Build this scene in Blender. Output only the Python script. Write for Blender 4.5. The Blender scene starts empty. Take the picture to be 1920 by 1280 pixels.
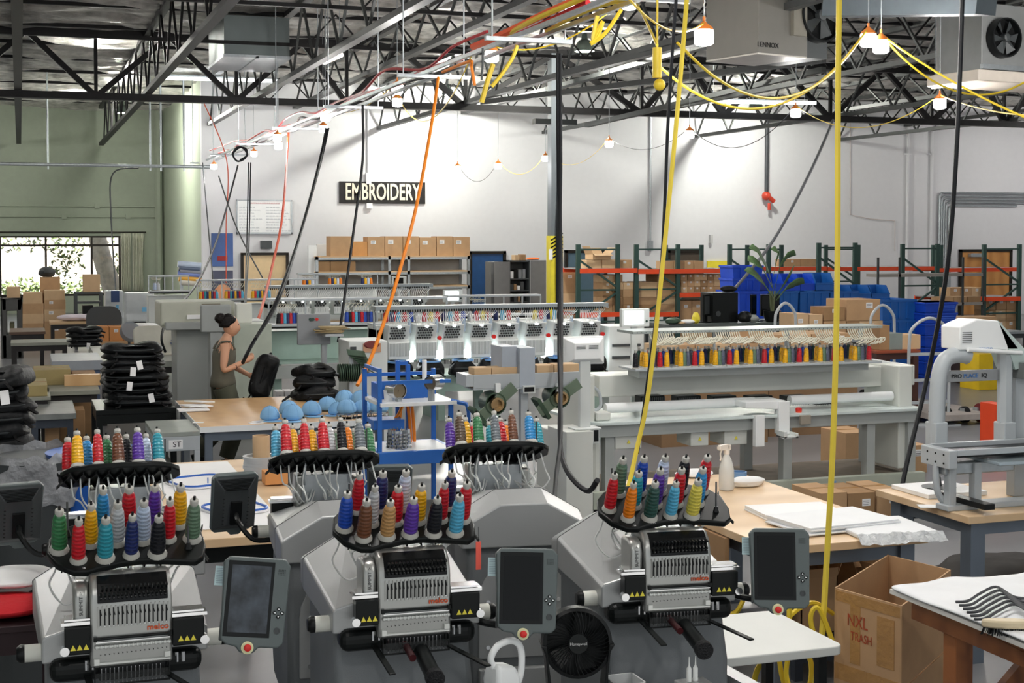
import bpy, bmesh, math, random
from mathutils import Vector, Matrix, Euler
R = math.radians
C = bpy.context.scene.collection
rnd = random.Random(7)
# ---------------------------------------------------------------- camera
H = 2.55; F = 2667.0; YAW = R(19.07); PITCH = R(2.2)
CY = 440 + F*math.tan(PITCH)
cam_d = bpy.data.cameras.new('camera'); cam = bpy.data.objects.new('camera', cam_d); C.objects.link(cam)
cam.location = (0, 0, H); cam.rotation_euler = (R(90)-PITCH, 0, -YAW)
cam_d.sensor_width = 36; cam_d.lens = 36*F/1920; cam_d.shift_y = -(640-CY)/1920
cam_d.clip_end = 400; cam_d.clip_start = 0.05
sc = bpy.context.scene; sc.camera = cam
# ---------------------------------------------------------------- view + world + lights
sc.view_settings.view_transform = 'Standard'; sc.view_settings.look = 'None'
sc.view_settings.gamma = 1; sc.view_settings.use_curve_mapping = False
sc.view_settings.exposure = 0.9
w = bpy.data.worlds.new('world'); sc.world = w; w.use_nodes = True
nt = w.node_tree; bg = nt.nodes['Background']
tc = nt.nodes.new('ShaderNodeTexCoord'); sp = nt.nodes.new('ShaderNodeSeparateXYZ'); cr = nt.nodes.new('ShaderNodeValToRGB')
nt.links.new(tc.outputs['Generated'], sp.inputs[0]); nt.links.new(sp.outputs['Z'], cr.inputs[0]); nt.links.new(cr.outputs[0], bg.inputs[0])
cr.color_ramp.elements[0].position = 0.0; cr.color_ramp.elements[0].color = (.75,.78,.78,1)
cr.color_ramp.elements[1].position = 0.5; cr.color_ramp.elements[1].color = (.9,.96,1,1)
bg.inputs[1].default_value = .5
def light(kind, loc, power, color=(1,1,1), size=.1, rot=None, **k):
    l = bpy.data.lights.new('lamp_light', kind); l.energy = power; l.color = color
    if kind == 'AREA':
        l.shape = 'RECTANGLE'; l.size = size[0]; l.size_y = size[1]
    else: l.shadow_soft_size = size
    for a, b in k.items(): setattr(l, a, b)
    o = bpy.data.objects.new('lamp_light', l); o.location = loc
    if rot: o.rotation_euler = rot
    C.objects.link(o); return o
# sunlight reaching the pavement outside the window
sun = light('SUN', (0, 70, 20), 9.0, (1,.95,.85), size=.02, rot=(R(33), 0, R(-20)))
# ---------------------------------------------------------------- pixel helpers (photo pixel -> point in the place)
_M = cam.rotation_euler.to_matrix()
def ray(px, py): return _M @ Vector(((px-960)/F, -(py-CY)/F, -1))
def atY(px, py, Y):
    r = ray(px, py); t = Y/r.y; return Vector((r.x*t, Y, H+r.z*t))
def atZ(px, py, z):
    r = ray(px, py); t = (z-H)/r.z; return Vector((r.x*t, r.y*t, z))
def atD(px, py, d):
    r = ray(px, py); ax = Vector((math.sin(YAW), math.cos(YAW), 0)); t = d/r.dot(ax)
    return Vector((r.x*t, r.y*t, H+r.z*t))
def atX(px, py, X):
    r = ray(px, py); t = X/r.x; return Vector((X, r.y*t, H+r.z*t))
# ---------------------------------------------------------------- materials
MC = {}
def mat(name, col, rough=.5, metal=0, var=.06, scale=6, bump=0, bscale=40, emit=0, alpha=1, trans=0, coat=0):
    if name in MC: return MC[name]
    m = bpy.data.materials.new(name); m.use_nodes = True; MC[name] = m
    n = m.node_tree; b = n.nodes['Principled BSDF']; L = n.links.new
    b.inputs['Roughness'].default_value = rough; b.inputs['Metallic'].default_value = metal
    if coat: b.inputs['Coat Weight'].default_value = coat
    if max(col) < .05: b.inputs['Specular IOR Level'].default_value = .22
    t = n.nodes.new('ShaderNodeTexCoord')
    no = n.nodes.new('ShaderNodeTexNoise'); no.inputs['Scale'].default_value = scale; no.inputs['Detail'].default_value = 4
    L(t.outputs['Object'], no.inputs['Vector'])
    r = n.nodes.new('ShaderNodeValToRGB'); L(no.outputs['Fac'], r.inputs[0])
    a = [max(0, c*(1-var)) for c in col]; d = [min(1, c*(1+var)) for c in col]
    r.color_ramp.elements[0].position = .3; r.color_ramp.elements[1].position = .7
    r.color_ramp.elements[0].color = (*a, 1); r.color_ramp.elements[1].color = (*d, 1)
    L(r.outputs[0], b.inputs['Base Color'])
    if emit:
        b.inputs['Emission Color'].default_value = (*col, 1); b.inputs['Emission Strength'].default_value = emit
    if alpha < 1: b.inputs['Alpha'].default_value = alpha
    if trans: b.inputs['Transmission Weight'].default_value = trans
    if bump:
        n2 = n.nodes.new('ShaderNodeTexNoise'); n2.inputs['Scale'].default_value = bscale; n2.inputs['Detail'].default_value = 3
        bp = n.nodes.new('ShaderNodeBump'); bp.inputs['Strength'].default_value = bump; bp.inputs['Distance'].default_value = .02
        L(t.outputs['Object'], n2.inputs['Vector']); L(n2.outputs['Fac'], bp.inputs['Height']); L(bp.outputs[0], b.inputs['Normal'])
    return m
def S(r, g, b):   # sRGB 0-255 -> linear
    f = lambda c: (c/255/12.92) if c/255 <= .04045 else ((c/255+.055)/1.055)**2.4
    return (f(r), f(g), f(b))
def wave_mat(name, c1, c2, scale, axis='Z', rough=.5, metal=0, dist=.5, bump=.3, noise=2):
    if name in MC: return MC[name]
    m = mat(name, c1, rough, metal); n = m.node_tree; L = n.links.new; b = n.nodes['Principled BSDF']
    t = n.nodes['Texture Coordinate']
    wv = n.nodes.new('ShaderNodeTexWave'); wv.bands_direction = axis; wv.inputs['Scale'].default_value = scale
    wv.inputs['Distortion'].default_value = dist; wv.inputs['Detail Scale'].default_value = noise
    r = n.nodes.new('ShaderNodeValToRGB'); r.color_ramp.elements[0].color = (*c1, 1); r.color_ramp.elements[1].color = (*c2, 1)
    L(t.outputs['Object'], wv.inputs['Vector']); L(wv.outputs['Fac'], r.inputs[0]); L(r.outputs[0], b.inputs['Base Color'])
    bp = n.nodes.new('ShaderNodeBump'); bp.inputs['Strength'].default_value = bump; bp.inputs['Distance'].default_value = .005
    L(wv.outputs['Fac'], bp.inputs['Height']); L(bp.outputs[0], b.inputs['Normal'])
    return m
WHITE = mat('white_paint', S(236,238,238), .45, var=.02)
OFFW = mat('off_white_metal', S(214,218,216), .4, var=.02)
IVORY = mat('ivory_plastic', S(218,219,210), .5, var=.02)
GREYM = mat('grey_machine_paint', S(176,182,186), .4, var=.03, bump=.03, bscale=300)
HOODM = mat('silver_grey_hood', S(168,170,170), .36, .35, var=.02, bump=.05, bscale=500)
SILV = mat('brushed_silver', S(168,169,166), .33, .7, var=.03)
CHROME = mat('chrome', (.75,.76,.77), .15, 1)
STEEL = mat('galvanised_steel', S(170,176,180), .35, .7, var=.1, scale=20)
BODYM = mat('grey_textured_body', S(112,116,119), .55, .1, bump=.2, bscale=400)
BLACK = mat('black_plastic', S(20,22,23), .35)
BLACKM = mat('black_satin_metal', S(20,23,23), .32, .1)
RUBBER = mat('black_rubber', S(24,24,25), .7)
DGREY = mat('dark_grey_plastic', S(62,66,68), .5, var=.04)
PANEL = mat('slate_grey_bezel', S(88,97,97), .4, var=.03)
GLASSB = mat('black_glass', S(10,12,14), .12)
SMUDGE = mat('smudged_black_glass', S(52,58,66), .25, var=.85, scale=16)
CARD = mat('cardboard', S(186,150,112), .85, var=.06, bump=.05)
CARDD = mat('dark_cardboard', S(158,124,88), .85, var=.08)
CARDL = mat('light_cardboard', S(206,174,136), .85, var=.05)
PAPER = mat('white_paper', S(240,240,240), .8, var=.02)
TAPE = mat('packing_tape', S(176,132,80), .25, var=.05)
WOOD = wave_mat('wood_tabletop', S(214,176,128), S(200,160,112), 1.2, 'X', .4, dist=3, bump=.02)
WOODL = wave_mat('pale_wood_tabletop', S(226,196,158), S(214,182,142), 1.0, 'Y', .4, dist=4, bump=.02)
PLY = wave_mat('brown_timber', S(150,92,50), S(118,68,36), 3, 'X', .5, dist=4, bump=.1)
BLUESTEEL = mat('blue_painted_steel', S(40,105,190), .4, var=.04)
BLUEBIN = mat('blue_plastic_bin', S(22,72,196), .4, var=.05)
BLUEBIN2 = mat('mid_blue_plastic_bin', S(24,92,170), .4, var=.05)
ORANGE = mat('orange_paint', S(232,78,34), .45)
GREENP = mat('dark_green_paint', S(44,72,66), .45)
YELLOW = mat('yellow_paint', S(232,214,60), .5)
YELC = mat('yellow_cable', S(226,196,50), .45)
YELS = mat('yellow_strap', S(214,190,60), .6)
ORC = mat('orange_cable', S(246,140,30), .45)
ORR = mat('red_orange_cable', S(214,84,50), .45)
REDC = mat('red_cable', S(190,30,44), .45)
BLKC = mat('black_cable', S(22,24,28), .5)
BAGM = mat('black_nylon', S(17,19,21), .5, var=.2, bump=.6, bscale=14)
CAPM = mat('light_blue_cotton', S(134,184,226), .8, bump=.1, bscale=120)
TEAL = mat('pale_teal_metal', S(158,182,172), .45)
GREENM = mat('dark_green_metal', S(62,84,66), .4, .3)
TUBEM = mat('clear_white_tube', S(214,216,214), .3, var=.02)
REDP = mat('red_plastic', S(214,30,24), .4)
YLABEL = mat('yellow_warning_label', S(228,214,70), .5)
TRUSS = mat('black_roof_steel', S(34,33,34), .5, .3, var=.15)
TRUSSG = mat('grey_roof_steel', S(74,76,76), .5, .4, var=.1)
BULB = mat('glowing_lamp_glass', (1,1,1), .3, emit=14, var=0)
WARMB = mat('glowing_warm_tube', (1,.86,.7), .3, emit=3.5, var=0)
COOLB = mat('glowing_cool_tube', (.95,1,1), .3, emit=5, var=0)
SCREEN = mat('lit_white_screen', (.93,.97,1), .3, emit=1.0, var=0)
DBLUE = mat('dark_blue_steel', S(52,60,72), .5, .2)
SKIN = mat('skin', S(205,155,125), .55, var=.03)
HAIR = mat('black_hair', S(22,18,18), .5, bump=.5, bscale=60)
THREADC = {'red': S(200,18,34), 'green': S(48,120,72), 'yellow': S(246,184,20), 'blue': S(20,72,178), 'light blue': S(84,176,214),
 'teal': S(40,150,168), 'silver': S(196,200,204), 'purple': S(90,50,160), 'navy': S(18,36,96), 'black': S(22,24,30),
 'pale blue': S(196,212,236), 'sage green': S(96,124,100), 'brown': S(110,66,40), 'tan': S(190,146,92), 'orange': S(240,130,10),
 'pale yellow': S(224,208,84), 'grey': S(110,118,124), 'sky blue': S(40,140,204), 'dark green': S(36,78,70), 'dark brown': S(84,66,48), 'scarlet': S(232,60,24), 'slate': S(84,90,110), 'white': S(228,230,236)}
def thread(c): return wave_mat('thread_'+c.replace(' ', '_'), THREADC[c], tuple(x*.72+.01 for x in THREADC[c]), 22, 'Z', .28, 0, 2.5, .35, 3)
# ---------------------------------------------------------------- mesh builder
class MB:
    def __init__(s): s.bm = bmesh.new(); s.mi = 0
    def m(s, i): s.mi = i; return s
    def _f(s, vs):
        try: f = s.bm.faces.new(vs); f.material_index = s.mi; return f
        except ValueError: return None
    def mesh(s, verts, faces, M=None):
        vs = [s.bm.verts.new(M @ Vector(v) if M else v) for v in verts]
        for f in faces: s._f([vs[i] for i in f])
        return s
    def box(s, x0, x1, y0, y1, z0, z1, M=None):
        v = [(x0,y0,z0),(x1,y0,z0),(x1,y1,z0),(x0,y1,z0),(x0,y0,z1),(x1,y0,z1),(x1,y1,z1),(x0,y1,z1)]
        return s.mesh(v, [(3,2,1,0),(4,5,6,7),(0,1,5,4),(1,2,6,5),(2,3,7,6),(3,0,4,7)], M)
    def cbox(s, c, sz, rot=(0,0,0)):
        M = Matrix.Translation(c) @ Euler(rot).to_matrix().to_4x4()
        a, b, d = sz[0]/2, sz[1]/2, sz[2]/2
        return s.box(-a, a, -b, b, -d, d, M)
    def prism(s, poly, axis, a, b, M=None):
        def P(u, v, t): return {'X': (t,u,v), 'Y': (u,t,v), 'Z': (u,v,t)}[axis]
        n = len(poly); vs = [P(u,v,a) for u,v in poly]+[P(u,v,b) for u,v in poly]
        return s.mesh(vs, [tuple(range(n)), tuple(range(2*n-1, n-1, -1))]+[(i, (i+1)%n+0, (i+1)%n+n, i+n)[::-1] for i in range(n)], M)
    def loft(s, rings, cap=True, M=None):
        n = len(rings[0]); vs = [p for r in rings for p in r]; f = []
        for k in range(len(rings)-1):
            for i in range(n): j = (i+1)%n; f.append((k*n+i, k*n+j, (k+1)*n+j, (k+1)*n+i))
        if cap: f.append(tuple(range(n-1,-1,-1))); f.append(tuple(range((len(rings)-1)*n, len(rings)*n)))
        return s.mesh(vs, f, M)
    def lathe(s, prof, c=(0,0,0), n=16, M=None, sx=1, sy=1):
        rings = [[(c[0]+r*sx*math.cos(2*math.pi*i/n), c[1]+r*sy*math.sin(2*math.pi*i/n), c[2]+z) for i in range(n)] for r, z in prof]
        return s.loft(rings, True, M)
    def cyl(s, p0, p1, r0, r1=None, n=10):
        r1 = r0 if r1 is None else r1
        p0, p1 = Vector(p0), Vector(p1); d = (p1-p0)
        if d.length < 1e-6: return s
        q = d.to_track_quat('Z', 'Y'); M = Matrix.Translation(p0) @ q.to_matrix().to_4x4()
        return s.lathe([(r0, 0), (r1, d.length)], n=n, M=M)
    def bar(s, p0, p1, w, h=None):
        h = h or w; p0, p1 = Vector(p0), Vector(p1); d = p1-p0; q = d.to_track_quat('Y', 'Z')
        M = Matrix.Translation(p0) @ q.to_matrix().to_4x4()
        return s.box(-w/2, w/2, 0, d.length, -h/2, h/2, M)
    def tube(s, pts, r, n=6, smooth=True, sub=6):
        pts = [Vector(p) for p in pts]
        if smooth and len(pts) > 2:
            q = []
            for i in range(len(pts)-1):
                p0 = pts[max(i-1,0)]; p1 = pts[i]; p2 = pts[i+1]; p3 = pts[min(i+2,len(pts)-1)]
                for k in range(sub):
                    t = k/sub; q.append(.5*((2*p1)+(p2-p0)*t+(2*p0-5*p1+4*p2-p3)*t*t+(3*p1-p0-3*p2+p3)*t**3))
            q.append(pts[-1]); pts = q
        rings = []; up = Vector((.13,.29,.94))
        for i, p in enumerate(pts):
            t = (pts[min(i+1,len(pts)-1)]-pts[max(i-1,0)]).normalized()
            u = up - t*up.dot(t)
            if u.length < .05: u = Vector((1,0,0)) - t*t.x
            u.normalize(); v = t.cross(u); up = u
            rr = r(i/(len(pts)-1)) if callable(r) else r
            rings.append([tuple(p+u*rr*math.cos(2*math.pi*k/n)+v*rr*math.sin(2*math.pi*k/n)) for k in range(n)])
        return s.loft(rings)
    def sphere(s, c, r, n=12, sc=(1,1,1), M=None):
        k = max(4, n//2); prof = [(r*math.sin(math.pi*i/k)+1e-4, -r*math.cos(math.pi*i/k)) for i in range(k+1)]
        rings = [[(c[0]+q*sc[0]*math.cos(2*math.pi*i/n), c[1]+q*sc[1]*math.sin(2*math.pi*i/n), c[2]+z*sc[2]) for i in range(n)] for q, z in prof]
        return s.loft(rings, True, M)
    def build(s, name, mats, parent=None, smooth=False, bevel=0, seg=2, sub=0, loc=None, rot=None):
        if not isinstance(mats, (list, tuple)): mats = [mats]
        bmesh.ops.remove_doubles(s.bm, verts=s.bm.verts, dist=1e-6)
        bmesh.ops.recalc_face_normals(s.bm, faces=s.bm.faces)
        me = bpy.data.meshes.new(name); s.bm.to_mesh(me); s.bm.free()
        for x in mats: me.materials.append(x)
        if smooth:
            for p in me.polygons: p.use_smooth = True
            me.set_sharp_from_angle(angle=R(42))
        o = bpy.data.objects.new(name, me); C.objects.link(o)
        if parent is not None: o.parent = parent
        if loc is not None: o.location = loc
        if rot is not None: o.rotation_euler = rot
        if bevel:
            b = o.modifiers.new('bevel', 'BEVEL'); b.width = bevel; b.segments = seg; b.limit_method = 'ANGLE'; b.angle_limit = R(40)
        if sub:
            b = o.modifiers.new('sub', 'SUBSURF'); b.levels = sub; b.render_levels = sub
        return o
def rbox(w, h, r, n=4, cx=0, cy=0):
    p = []
    for sx, sy, a in ((1,1,0),(-1,1,90),(-1,-1,180),(1,-1,270)):
        for k in range(n+1):
            t = R(a+90*k/n); p.append((cx+sx*(w/2-r)+r*math.cos(t), cy+sy*(h/2-r)+r*math.sin(t)))
    return p
def tag(o, label, cat, group=None, kind=None):
    if label: o['label'] = label
    if cat: o['category'] = cat
    if group: o['group'] = group
    if kind: o['kind'] = kind
    return o
def thing(name, label, cat, loc=(0,0,0), rz=0, group=None):
    o = bpy.data.objects.new(name, None); C.objects.link(o); o.empty_display_size = .1
    o.location = loc; o.rotation_euler = (0,0,rz); return tag(o, label, cat, group)
def struct(o): o['kind'] = 'structure'; return o
_kids = {}
def copy_tree(o, parent=None, loc=None, rot=None, label=None, group=None):
    c = o.copy(); C.objects.link(c)
    if parent is not None: c.parent = parent
    if loc is not None: c.location = loc
    if rot is not None: c.rotation_euler = rot
    if label: c['label'] = label
    if group: c['group'] = group
    for ch in list(o.children): copy_tree(ch, c)
    return c
def text(name, s, size, m, parent, loc, rot, sx=1, ext=.001, align='CENTER', bold=0):
    cu = bpy.data.curves.new('t', 'FONT'); cu.body = s; cu.size = size; cu.extrude = ext; cu.align_x = align; cu.align_y = 'CENTER'
    cu.offset = bold; cu.resolution_u = 3
    o = bpy.data.objects.new('t', cu); C.objects.link(o)
    bpy.context.view_layer.update()
    me = bpy.data.meshes.new_from_object(o.evaluated_get(bpy.context.evaluated_depsgraph_get()))
    bpy.data.objects.remove(o); me.materials.clear(); me.materials.append(m)
    for v in me.vertices: v.co.x *= sx
    q = bpy.data.objects.new(name, me); C.objects.link(q)
    if parent is not None: q.parent = parent
    q.location = loc; q.rotation_euler = rot; return q
ORD = ['first','second','third','fourth','fifth','sixth','seventh','eighth','ninth','tenth','eleventh','twelfth','thirteenth','fourteenth','fifteenth','sixteenth','seventeenth','eighteenth','nineteenth','twentieth','twenty-first','twenty-second','twenty-third','twenty-fourth','twenty-fifth','twenty-sixth','twenty-seventh','twenty-eighth','twenty-ninth','thirtieth','thirty-first','thirty-second','thirty-third','thirty-fourth','thirty-fifth','thirty-sixth','thirty-seventh','thirty-eighth','thirty-ninth','fortieth']
def cable(name, label, pts, r, m, cat='cable', group=None, n=6):
    o = MB().tube(pts, r, n).build(name, m, smooth=True); return tag(o, label, cat, group)
# ================================================================ setting
WALLW = mat('white_wall_paint', S(214,214,217), .7, var=.015, bump=.05, bscale=3)
WALLG = mat('grey_green_wall_paint', S(150,158,142), .7, var=.03)
WALLR = mat('pale_green_wall_paint', S(178,188,168), .7, var=.02)
FLOORM = mat('polished_concrete', S(128,129,132), .3, var=.12, scale=.8)
YB = 38.0; YF = 48.6; XC = atY(379, 400, YB).x
def sbox(name, m, *a, bevel=0):
    return struct(MB().box(*a).build(name, m, bevel=bevel))
sbox('floor', FLOORM, -14, 34, -4, 60, -.2, 0)
ZR = 6.9
sbox('wall_back', WALLW, XC, 34, YB, YB+.25, 0, ZR)
sbox('wall_return', WALLR, XC, XC+.25, YB+.25, YF+.25, 0, ZR)
sbox('wall_right', WALLW, 34, 34.25, -4, YB, 0, ZR)
sbox('wall_left', WALLG, -14.25, -14, -4, YF+.25, 0, ZR)
# far wall with the long window
wx1 = atY(228, 500, YF).x; wz1 = atY(100, 442, YF).z; wz0 = .55; wx0 = -9.5
wb = MB(); wb.box(-14, wx0, YF, YF+.25, 0, ZR); wb.box(wx1, XC+.25, YF, YF+.25, 0, ZR)
wb.box(wx0, wx1, YF, YF+.25, wz1, ZR); wb.box(wx0, wx1, YF, YF+.25, 0, wz0)
struct(wb.build('wall_far', WALLG))
DKB = mat('dark_bronze_frame', S(46,42,38), .4, .4)
wf = MB(); zt = atY(100, 462, YF).z
for z in (wz0, zt, wz1-.06): wf.box(wx0, wx1, YF+.05, YF+.15, z, z+.07)
xm = [wx0] + [atY(p, 500, YF).x for p in (-90, 0, 86, 172)] + [wx1-.06]
for x in xm: wf.box(x-.03, x+.04, YF+.04, YF+.16, wz0, wz1)
win = struct(wf.build('window_1', DKB))
GL = mat('clear_window_glass', (1,1,1), .02, trans=1, var=0)
MB().box(wx0, wx1, YF+.09, YF+.10, wz0, wz1).build('window_pane', GL, win)
# outside the window
sbox('pavement_outside', mat('pale_pavement', S(222,216,206), .8), -40, 30, YF+.3, 95, -.25, -.05)
OUTW = mat('pale_stucco', S(214,205,192), .8)
tag(MB().box(-40, 26, 86, 88, -.2, 4.2).build('boundary_wall', OUTW), 'long pale wall outside across the street seen through the window', 'wall')
LEAF = mat('dusty_green_leaves', S(118,138,90), .7, var=.3, scale=3)
def leaves(mb, c, rad, n, s, seed=1, flat=1):
    q = random.Random(seed)
    for _ in range(n):
        v = Vector((q.gauss(0,1), q.gauss(0,1), q.gauss(0,1)*flat)).normalized()*rad*(q.random()**.4)
        a = Vector((q.uniform(-1,1), q.uniform(-1,1), q.uniform(-1,1))).normalized()*s; b = a.cross(Vector((q.uniform(-1,1),q.uniform(-1,1),1))).normalized()*s*.5
        p = Vector(c)+v; mb.mesh([p-a, p+b, p+a, p-b], [(0,1,2,3)])
hb = MB()
for i in range(34): leaves(hb, (-9+i*.42, 60, .35), .55, 70, .12, i, .7)
tag(hb.build('hedge', LEAF), 'low green hedge outside behind the long window', 'hedge')
BARK = mat('grey_bark', S(200,190,178), .9, var=.2, bump=.8, bscale=8)
tr = thing('tree', 'leaning grey tree trunk outside the right window panes', 'tree', (0,0,0))
a = atY(182, 440, 52.5); b = atY(212, 545, 52.5)
MB().tube([(b.x+.1, 52.5, -.06), (b.x, 52.5, b.z), ((a.x+b.x)/2-.05, 52.5, (a.z+b.z)/2), (a.x, 52.5, a.z), (a.x-.3, 52.5, a.z+2)], lambda t: .38-.1*t, 12).build('trunk', BARK, tr, smooth=True)
fb = MB()
for i, (px, py) in enumerate(((120,470),(150,455),(135,490),(100,452),(190,450),(115,505),(215,500),(60,450),(20,452))):
    leaves(fb, atY(px, py, 53), .5, 60, .1, 50+i)
fb.build('foliage', LEAF, tr)
# curtains
CURT = mat('grey_green_curtain_cloth', S(196,196,180), .9, var=.05)
def curtain(p0, p1, lab, seed):
    q = random.Random(seed); a = atY(p0, 440, YF-.15); b = atY(p1, 548, YF-.15); n = 40; rings = []
    for k in range(9):
        t = k/8; z = a.z+.05+(b.z-a.z)*t; rings.append([(a.x+(b.x-a.x)*(i/n)*(1-.08*math.sin(t*3)), YF-.18+.05*math.sin(i*1.1+t*.6), z) for i in range(n+1)])
    vs = [p for r in rings for p in r]; f = []
    for k in range(8):
        for i in range(n): f.append((k*(n+1)+i, k*(n+1)+i+1, (k+1)*(n+1)+i+1, (k+1)*(n+1)+i))
    o = MB().mesh(vs, f).build('curtain', CURT, smooth=True); sm = o.modifiers.new('s', 'SOLIDIFY'); sm.thickness = .01
    tag(o, lab, 'curtain', None)
curtain(226, 246, 'grey gathered curtain hanging nearest the window glass', 1)
curtain(248, 270, 'pale curtain hanging right of the other curtain by the window', 2)
a = atY(222, 435, YF-.12); b = atY(274, 435, YF-.12)
tag(MB().cyl((a.x-6, YF-.1, a.z), (b.x, YF-.1, a.z), .02).build('curtain_rod', DKB), 'dark curtain rod above the long window', 'curtain rod')
# pipes and conduits on the walls
def wpipe(name, lab, pts, r, m, cat='pipe', group=None): return tag(MB().tube(pts, r, 8, smooth=False).build(name, m, smooth=True), lab, cat, group)
for y, lab in ((386, 'upper thin conduit running along the grey green far wall'), (406, 'lower thin conduit running along the grey green far wall')):
    o = MB(); p = atY(0, y, YF-.05); q = atY(308, y, YF-.05); o.cyl((p.x-3, YF-.06, p.z), (q.x, YF-.06, p.z), .02)
    for px in ((182,) if y == 386 else (240, 120)): c = atY(px, y, YF-.06); o.cbox(c, (.16,.1,.16))
    tag(o.build('conduit', WALLG), lab, 'conduit')
p = atY(313, 200, YF-.3); q = atY(313, 520, YF-.3)
wpipe('drain_pipe', 'thick grey vertical pipe in the far left corner of the room', [(p.x-.3, YF-.3, 6.6), (p.x-.3, YF-.3, 0)], .12, WALLG)
for px, lab in ((1703, 'thin vertical conduit on white wall, left of the pair'), (1748, 'vertical conduit on white wall with bent top')):
    a = atY(px, 230, YB-.06); g = [(a.x, YB-.06, 6.0), (a.x, YB-.06, a.z), (a.x, YB-.06, .02)]
    if px == 1748: g = [(a.x+.5, YB-.06, 6.3), (a.x, YB-.06, a.z-.3), (a.x, YB-.06, .02)]
    o = MB().tube(g, .05, 8, smooth=False); o.cbox((a.x, YB-.06, atY(px, 289, YB).z), (.26,.05,.04)); tag(o.build('conduit', WALLW, smooth=True), lab, 'conduit')
for i, (px, py) in enumerate(((1762,361),(1766,367),(1770,373),(1774,379),(1780,385))):
    a = atY(px, py, YB-.07); b = atY(1906 if i == 4 else 1990, py, YB-.07)
    wpipe('conduit', ['topmost','second','third','fourth','lowest'][i]+' of the five bent grey conduits on the white wall', [(a.x, YB-.07, .02), (a.x, YB-.07, a.z-.12), (a.x+.04, YB-.07, a.z-.03), (a.x+.12, YB-.07, a.z), (b.x, YB-.07, a.z)], .035, STEEL)
a = atY(1438, 215, YB-.2); b = atY(1439, 362, YB-.2)
sd = thing('sprinkler_drop', 'dark vertical pipe with a red valve hanging before the white wall', 'pipe', (a.x, YB-.2, 0))
MB().cyl((0,0,6.6), (0,0,b.z), .06).build('pipe', mat('dark_pipe', S(70,72,76), .5, .4), sd, smooth=True)
v = MB(); v.sphere((0,0,b.z-.08), .14); v.cyl((0,-.1,b.z-.1), (.2,-.1,b.z-.25), .07); v.cyl((.1,0,b.z-.3), (.1,0,b.z-.5), .05); v.build('valve', mat('red_valve_paint', S(190,60,40), .4), sd, smooth=True)
for px, y0, y1, lab in ((1220, 215, 470, 'thin grey conduit dropping to a wall box'), (690, 198, 345, 'thin white conduit above the sign')):
    a = atY(px, y0, YB-.05); b = atY(px, y1, YB-.05)
    o = MB().cyl((a.x, YB-.05, 6.6), (a.x, YB-.05, b.z), .03); o.cbox((a.x, YB-.06, b.z+.15), (.14,.1,.3)); tag(o.build('conduit', STEEL if px > 1000 else WALLW), lab, 'conduit')
pts = [atY(px, py, YB-.05) for px, py in ((1594,225),(1594,402),(1630,410),(1678,414),(1678,470))]
wpipe('wall_cable', 'thin pale cable tacked to the white wall', pts, .012, mat('pale_pink_cable', S(200,186,180), .5), 'cable')
# sign
a = atY(636, 340, YB-.04); b = atY(797, 382, YB-.04)
sg = thing('sign', 'long black sign reading EMBROIDERY high on the white wall', 'sign', ((a.x+b.x)/2, YB-.03, (a.z+b.z)/2))
sw, sh = b.x-a.x, a.z-b.z
MB().box(-sw/2, sw/2, -.03, .02, -sh/2, sh/2).build('board', mat('charcoal_sign_board', S(42,40,40), .6, var=.3, scale=3), sg)
text('lettering', 'EMBROIDERY', sh*1.06, mat('cream_lettering', S(232,226,206), .6), sg, (0,-.045,0), (R(90),0,0), sx=sw*.93/(sh*1.06*6.35), ext=.012, bold=.012)
# whiteboard
a = atY(443, 374, YB-.04); b = atY(548, 439, YB-.04); w_, h_ = b.x-a.x, a.z-b.z
wbd = thing('whiteboard', 'whiteboard with faint handwritten lines on the white wall', 'whiteboard', ((a.x+b.x)/2, YB-.03, (a.z+b.z)/2))
MB().box(-w_/2, w_/2, -.02, .02, -h_/2, h_/2).build('board', WHITE, wbd)
f = MB()
for q in ((-w_/2,w_/2,h_/2-.03,h_/2), (-w_/2,w_/2,-h_/2,-h_/2+.05), (-w_/2,-w_/2+.03,-h_/2,h_/2), (w_/2-.03,w_/2,-h_/2,h_/2)): f.box(q[0], q[1], -.04, .02, q[2], q[3])
f.build('frame', STEEL, wbd)
f = MB(); q = random.Random(3)
for r_ in range(9):
    z = h_*.28-r_*h_*.085
    for c0 in (-w_*.45, w_*.03):
        x = c0; e = c0+w_*q.uniform(.25,.42)
        while x < e:
            l = q.uniform(.03,.09); f.tube([(x+l*k/4, -.025, z+(.012 if k % 2 else -.012)) for k in range(5)], .005, 4, False); x += l+.03
f.build('handwriting', mat('grey_marker_ink', S(150,155,170), .6), wbd)
f = MB()
for x in range(-6, 7): f.tube([(x*.06+.01*k, -.025, h_*.40+(.02 if k % 2 else -.02)) for k in range(5)], .005, 4, False)
f.build('heading', mat('red_marker_ink', S(222,150,150), .6), wbd)
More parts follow.
